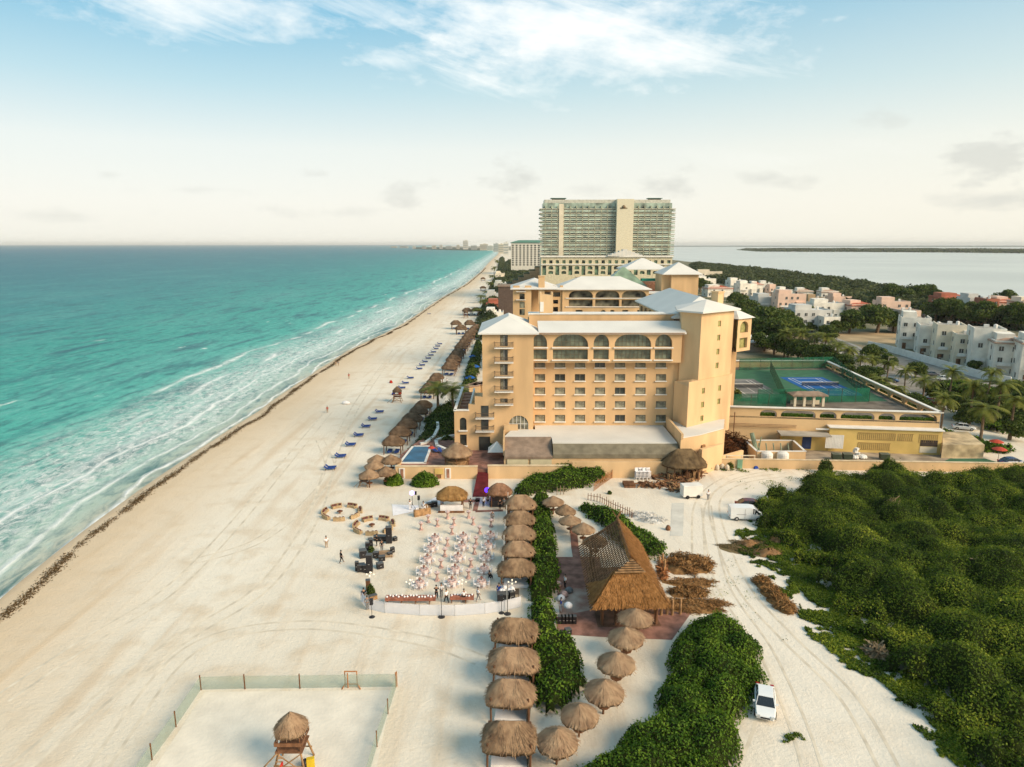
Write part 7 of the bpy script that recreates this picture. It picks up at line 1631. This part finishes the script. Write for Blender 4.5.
for x,y,m_,l in ((646,468,'blue','blue tarpaulin heap right of the white chair stacks'),(626,470,'blue','blue folded tarpaulin left of the white chair stacks'),(651,471,'blue','dark blue crate heap near the dark hut'),(757,468,'blue','blue tarpaulin on the sand under the boundary wall')):
    c=G(x,y); mb=MB(); mb.box(0,0,0,1.7,.8,.5,0,.3,.7); mb.box(.5,.3,.3,.8,.8,.5,0,.8,.6); o=mb.build('tarpaulin',[shirts[m_]],None,loc=(c[0],c[1],0)); tag(o,l,'tarpaulin')
c=G(629,484,.3); mb=MB()
for k in range(9): mb.box(-.85+k*.21,0,.5,.14,2.3,.04)
for k in (-1,0,1): mb.box(0,k*.9,.38,1.9,.12,.12)
mb.box(0,0,0,1.9,2.2,.38); o=mb.build('pallet_stack',[wood],None,loc=(c[0],c[1],0)); tag(o,'dark wooden pallet stack left of the white plastic chairs','pallets')
c=G(739,468); mb=MB(); mb.box(0,0,0,.9,.8,1.6); mb.box(0,0,1.6,1.0,.9,.06); o=mb.build('green_cabinet',[mat('cabinet_green',(.2,.36,.24),.6,.3)],None,loc=(c[0],c[1],0)); tag(o,'pale green electrical cabinet in front of the boundary wall','cabinet')
for i,(x,y) in enumerate(((717,470),(722,469),(727,470))):
    c=G(x,y); mb=MB(); mb.lathe([(.25,0),(.45,.2),(.4,.7),(.15,1.0),(.02,1.05)],8); o=mb.build('white_sack',[mat('sack',(.6,.52,.4),.9,.1,.1,2)],None,True,(c[0],c[1],0)); tag(o,'pale sack at the boundary wall beside the green cabinet, %s from the left'%ORD[i],'sack','sacks by the wall')
shrub('small_bush','small bushy shrub growing in front of the boundary wall','bush',825,473,1.4,.8,2.6,31,'tree',.16,700)
shrub('small_bush','tiny pale green plant beside the green cabinet','bush',730,468,.7,.4,1.2,32,'palm',.14,200); shrub('small_bush','tiny round green plant on the bare sand left of the debris','bush',609.5,494,.35,.35,.6,33,'tree',.1,160)
shrub('small_bush','yellow-green bush beside the grey tennis court','bush',736,399,1.2,.8,2.4,34,'palm',.2,500,z=6.2)
def picket(label,pts,h,m,step=.45):
    t=thing('stick_fence',label,'fence',(pts[0][0],pts[0][1],0)); off=Vector((pts[0][0],pts[0][1],0)); mb=MB(); rr=random.Random(3)
    st=MB(); st.tube((0,0,0),(0,0,h),.07,.05,n=5); sp=Proto(st.build('picket',[m]))
    for a_,b_ in zip(pts[:-1],pts[1:]):
        a_=Vector((*a_,0))-off;b_=Vector((*b_,0))-off; n=max(2,int((b_-a_).length/step))
        for k in range(n): q=a_+(b_-a_)*k/n; sp.put((q.x,q.y,0),0,parent=t,scale=(1,1,rr.uniform(.8,1.15)))
        mb.tube(a_+Vector((0,.08,h*.6)),b_+Vector((0,.08,h*.6)),.04,n=4)
    mb.build('cross_rail',[m],t)
picket('rusty orange stick fence slanting at the right end of the ballroom hedge',[G(594,491),G(603,484),G(612,478),G(620,470)],1.5,ORW)
picket('short grey stick fence panel beside the first round umbrella',[G(557,495),G(567,494)],1.6,mat('grey_stick',(.3,.22,.15),.9,.1))
picket('long weathered stick fence running behind the curved hedge',[G(588,500),G(600,502),G(613,509),G(625,514),G(634,519)],1.3,mat('brown_stick',(.25,.13,.08),.9,.1),.5)
for i,(x,y,l) in enumerate(((641,516,'pile of white rubble behind the curved hedge, left one'),(652,521,'pile of white rubble behind the curved hedge, right one'))):
    brushpile('rubble_pile',x,y,2.0,1.0,.6,mat('rubble_white',(.62,.6,.56),.95,.1,.1,1),l,'rubble',700,.2)
a=[G(*p) for p in ((672,503),(684,503),(683,536),(670,536))]; tag(sheet(a,.02,'concrete_slab',mat('slab_grey',(.60,.57,.50),.95,.1,.08,.4),'structure'))
c=G(668,530); mb=MB(); mb.lathe([(.3,0),(.4,.3),(.2,.7),(.02,.75)],8); o=mb.build('dark_stump',[wood],None,loc=(c[0],c[1],0)); tag(o,'dark stump at the corner of the grey slab','stump')
brushpile('log_bundle',662,576,.5,1.2,1.6,ORW,'upright bundle of orange offcuts against the right side of the big palapa','bundle',300,.4)
# terrace furniture near the pool and hotel
for i,(x,y,l) in enumerate(((435,452,'dark sun lounger on the pool terrace nearest the pool'),(441,453,'dark sun lounger on the pool terrace in the middle'),(446,457,'dark sun lounger on the pool terrace nearest the terrace bar'))):
    X,Y=G(x,y,tz); LO.put((X,Y,tz),R(30),l,'loungers on the pool terrace')
c=G(431.5,451,tz+.8); t=thing('pool_parasol','small red parasol beside the plunge pool','parasol',(c[0],c[1],tz)); mb=MB(); mb.lathe([(.7,1.4),(.4,1.65),(.04,1.75)],8); mb.build('canopy',[mat('red_canvas',(.45,.06,.03))],t); mb=MB(); mb.tube((0,0,0),(0,0,1.5),.04); mb.build('pole',[rail],t)
for i,(x,y) in enumerate(((475,367),(470,378),(473,357),(484,386),(466,395))):
    X,Y=G(x,y,2); t=thing('blue_parasol','blue canvas parasol in the garden terraces seaward of the hotel, %s from the far end'%ORD[[357,367,378,386,395].index(y)],'parasol',(X,Y,0),0,'blue parasols'); mb=MB(); mb.lathe([(1.6,2.1),(.9,2.5),(.05,2.8)],8); mb.build('canopy',[mat('blue_canvas',(.02,.1,.35),.8,.1)],t); mb=MB(); mb.tube((0,0,0),(0,0,2.3),.05); mb.build('pole',[rail],t)
X,Y=G(466,392,2); t=thing('pink_terrace','curved pink-roofed garden terrace building beyond the beach palms','terrace building',(X+.5,Y+4,0)); mb=MB()
for k in range(6): a_=.6+k*.25; mb.box(6-8*math.cos(a_)*.8,-4+9*math.sin(a_),0,3.2,2.6,2.6,0,a_)
mb.build('wall',[ochre2],t); mb=MB()
for k in range(6): a_=.6+k*.25; mb.box(6-8*math.cos(a_)*.8,-4+9*math.sin(a_),2.6,3.5,3.0,.25,0,a_)
mb.build('roof_edge',[pinktile],t)
# buildings and decks behind the far beach
for i,(x,yb,wpx,h,m_,l) in enumerate(((494,321,16,3.5,'w','low white beach club roof beside the hotel sea end'),(497,311,18,4,'r','low red-roofed beach restaurant behind the far shelters'),(494,302,14,5,'g','grey beach building behind the far palapas'),(501,292,12,6,'w','pale beach house left of the dark block'),(500,281,8,7,'c','small cream building below the white hotel'))):
    house(x,yb,wpx,h,14,m_,'white' if m_!='r' else 'red',l)
for i,(x,yb) in enumerate(((478,316),(484,308),(487,299),(490,290),(492,283),(494,275),(481,303),(497,268))):
    palm(x,yb-7,G(x,yb)[1],'distant beach palm beyond the hotel, %s counted from the hotel'%ORD[sorted([316,308,303,299,290,283,275,268],reverse=True).index(yb)],1.5,i%4,'distant beach palms')
scene.cycles.max_bounces=5; scene.cycles.diffuse_bounces=3; scene.cycles.glossy_bounces=2; scene.cycles.transmission_bounces=2; scene.cycles.transparent_max_bounces=8; scene.cycles.caustics_reflective=False; scene.cycles.caustics_refractive=False
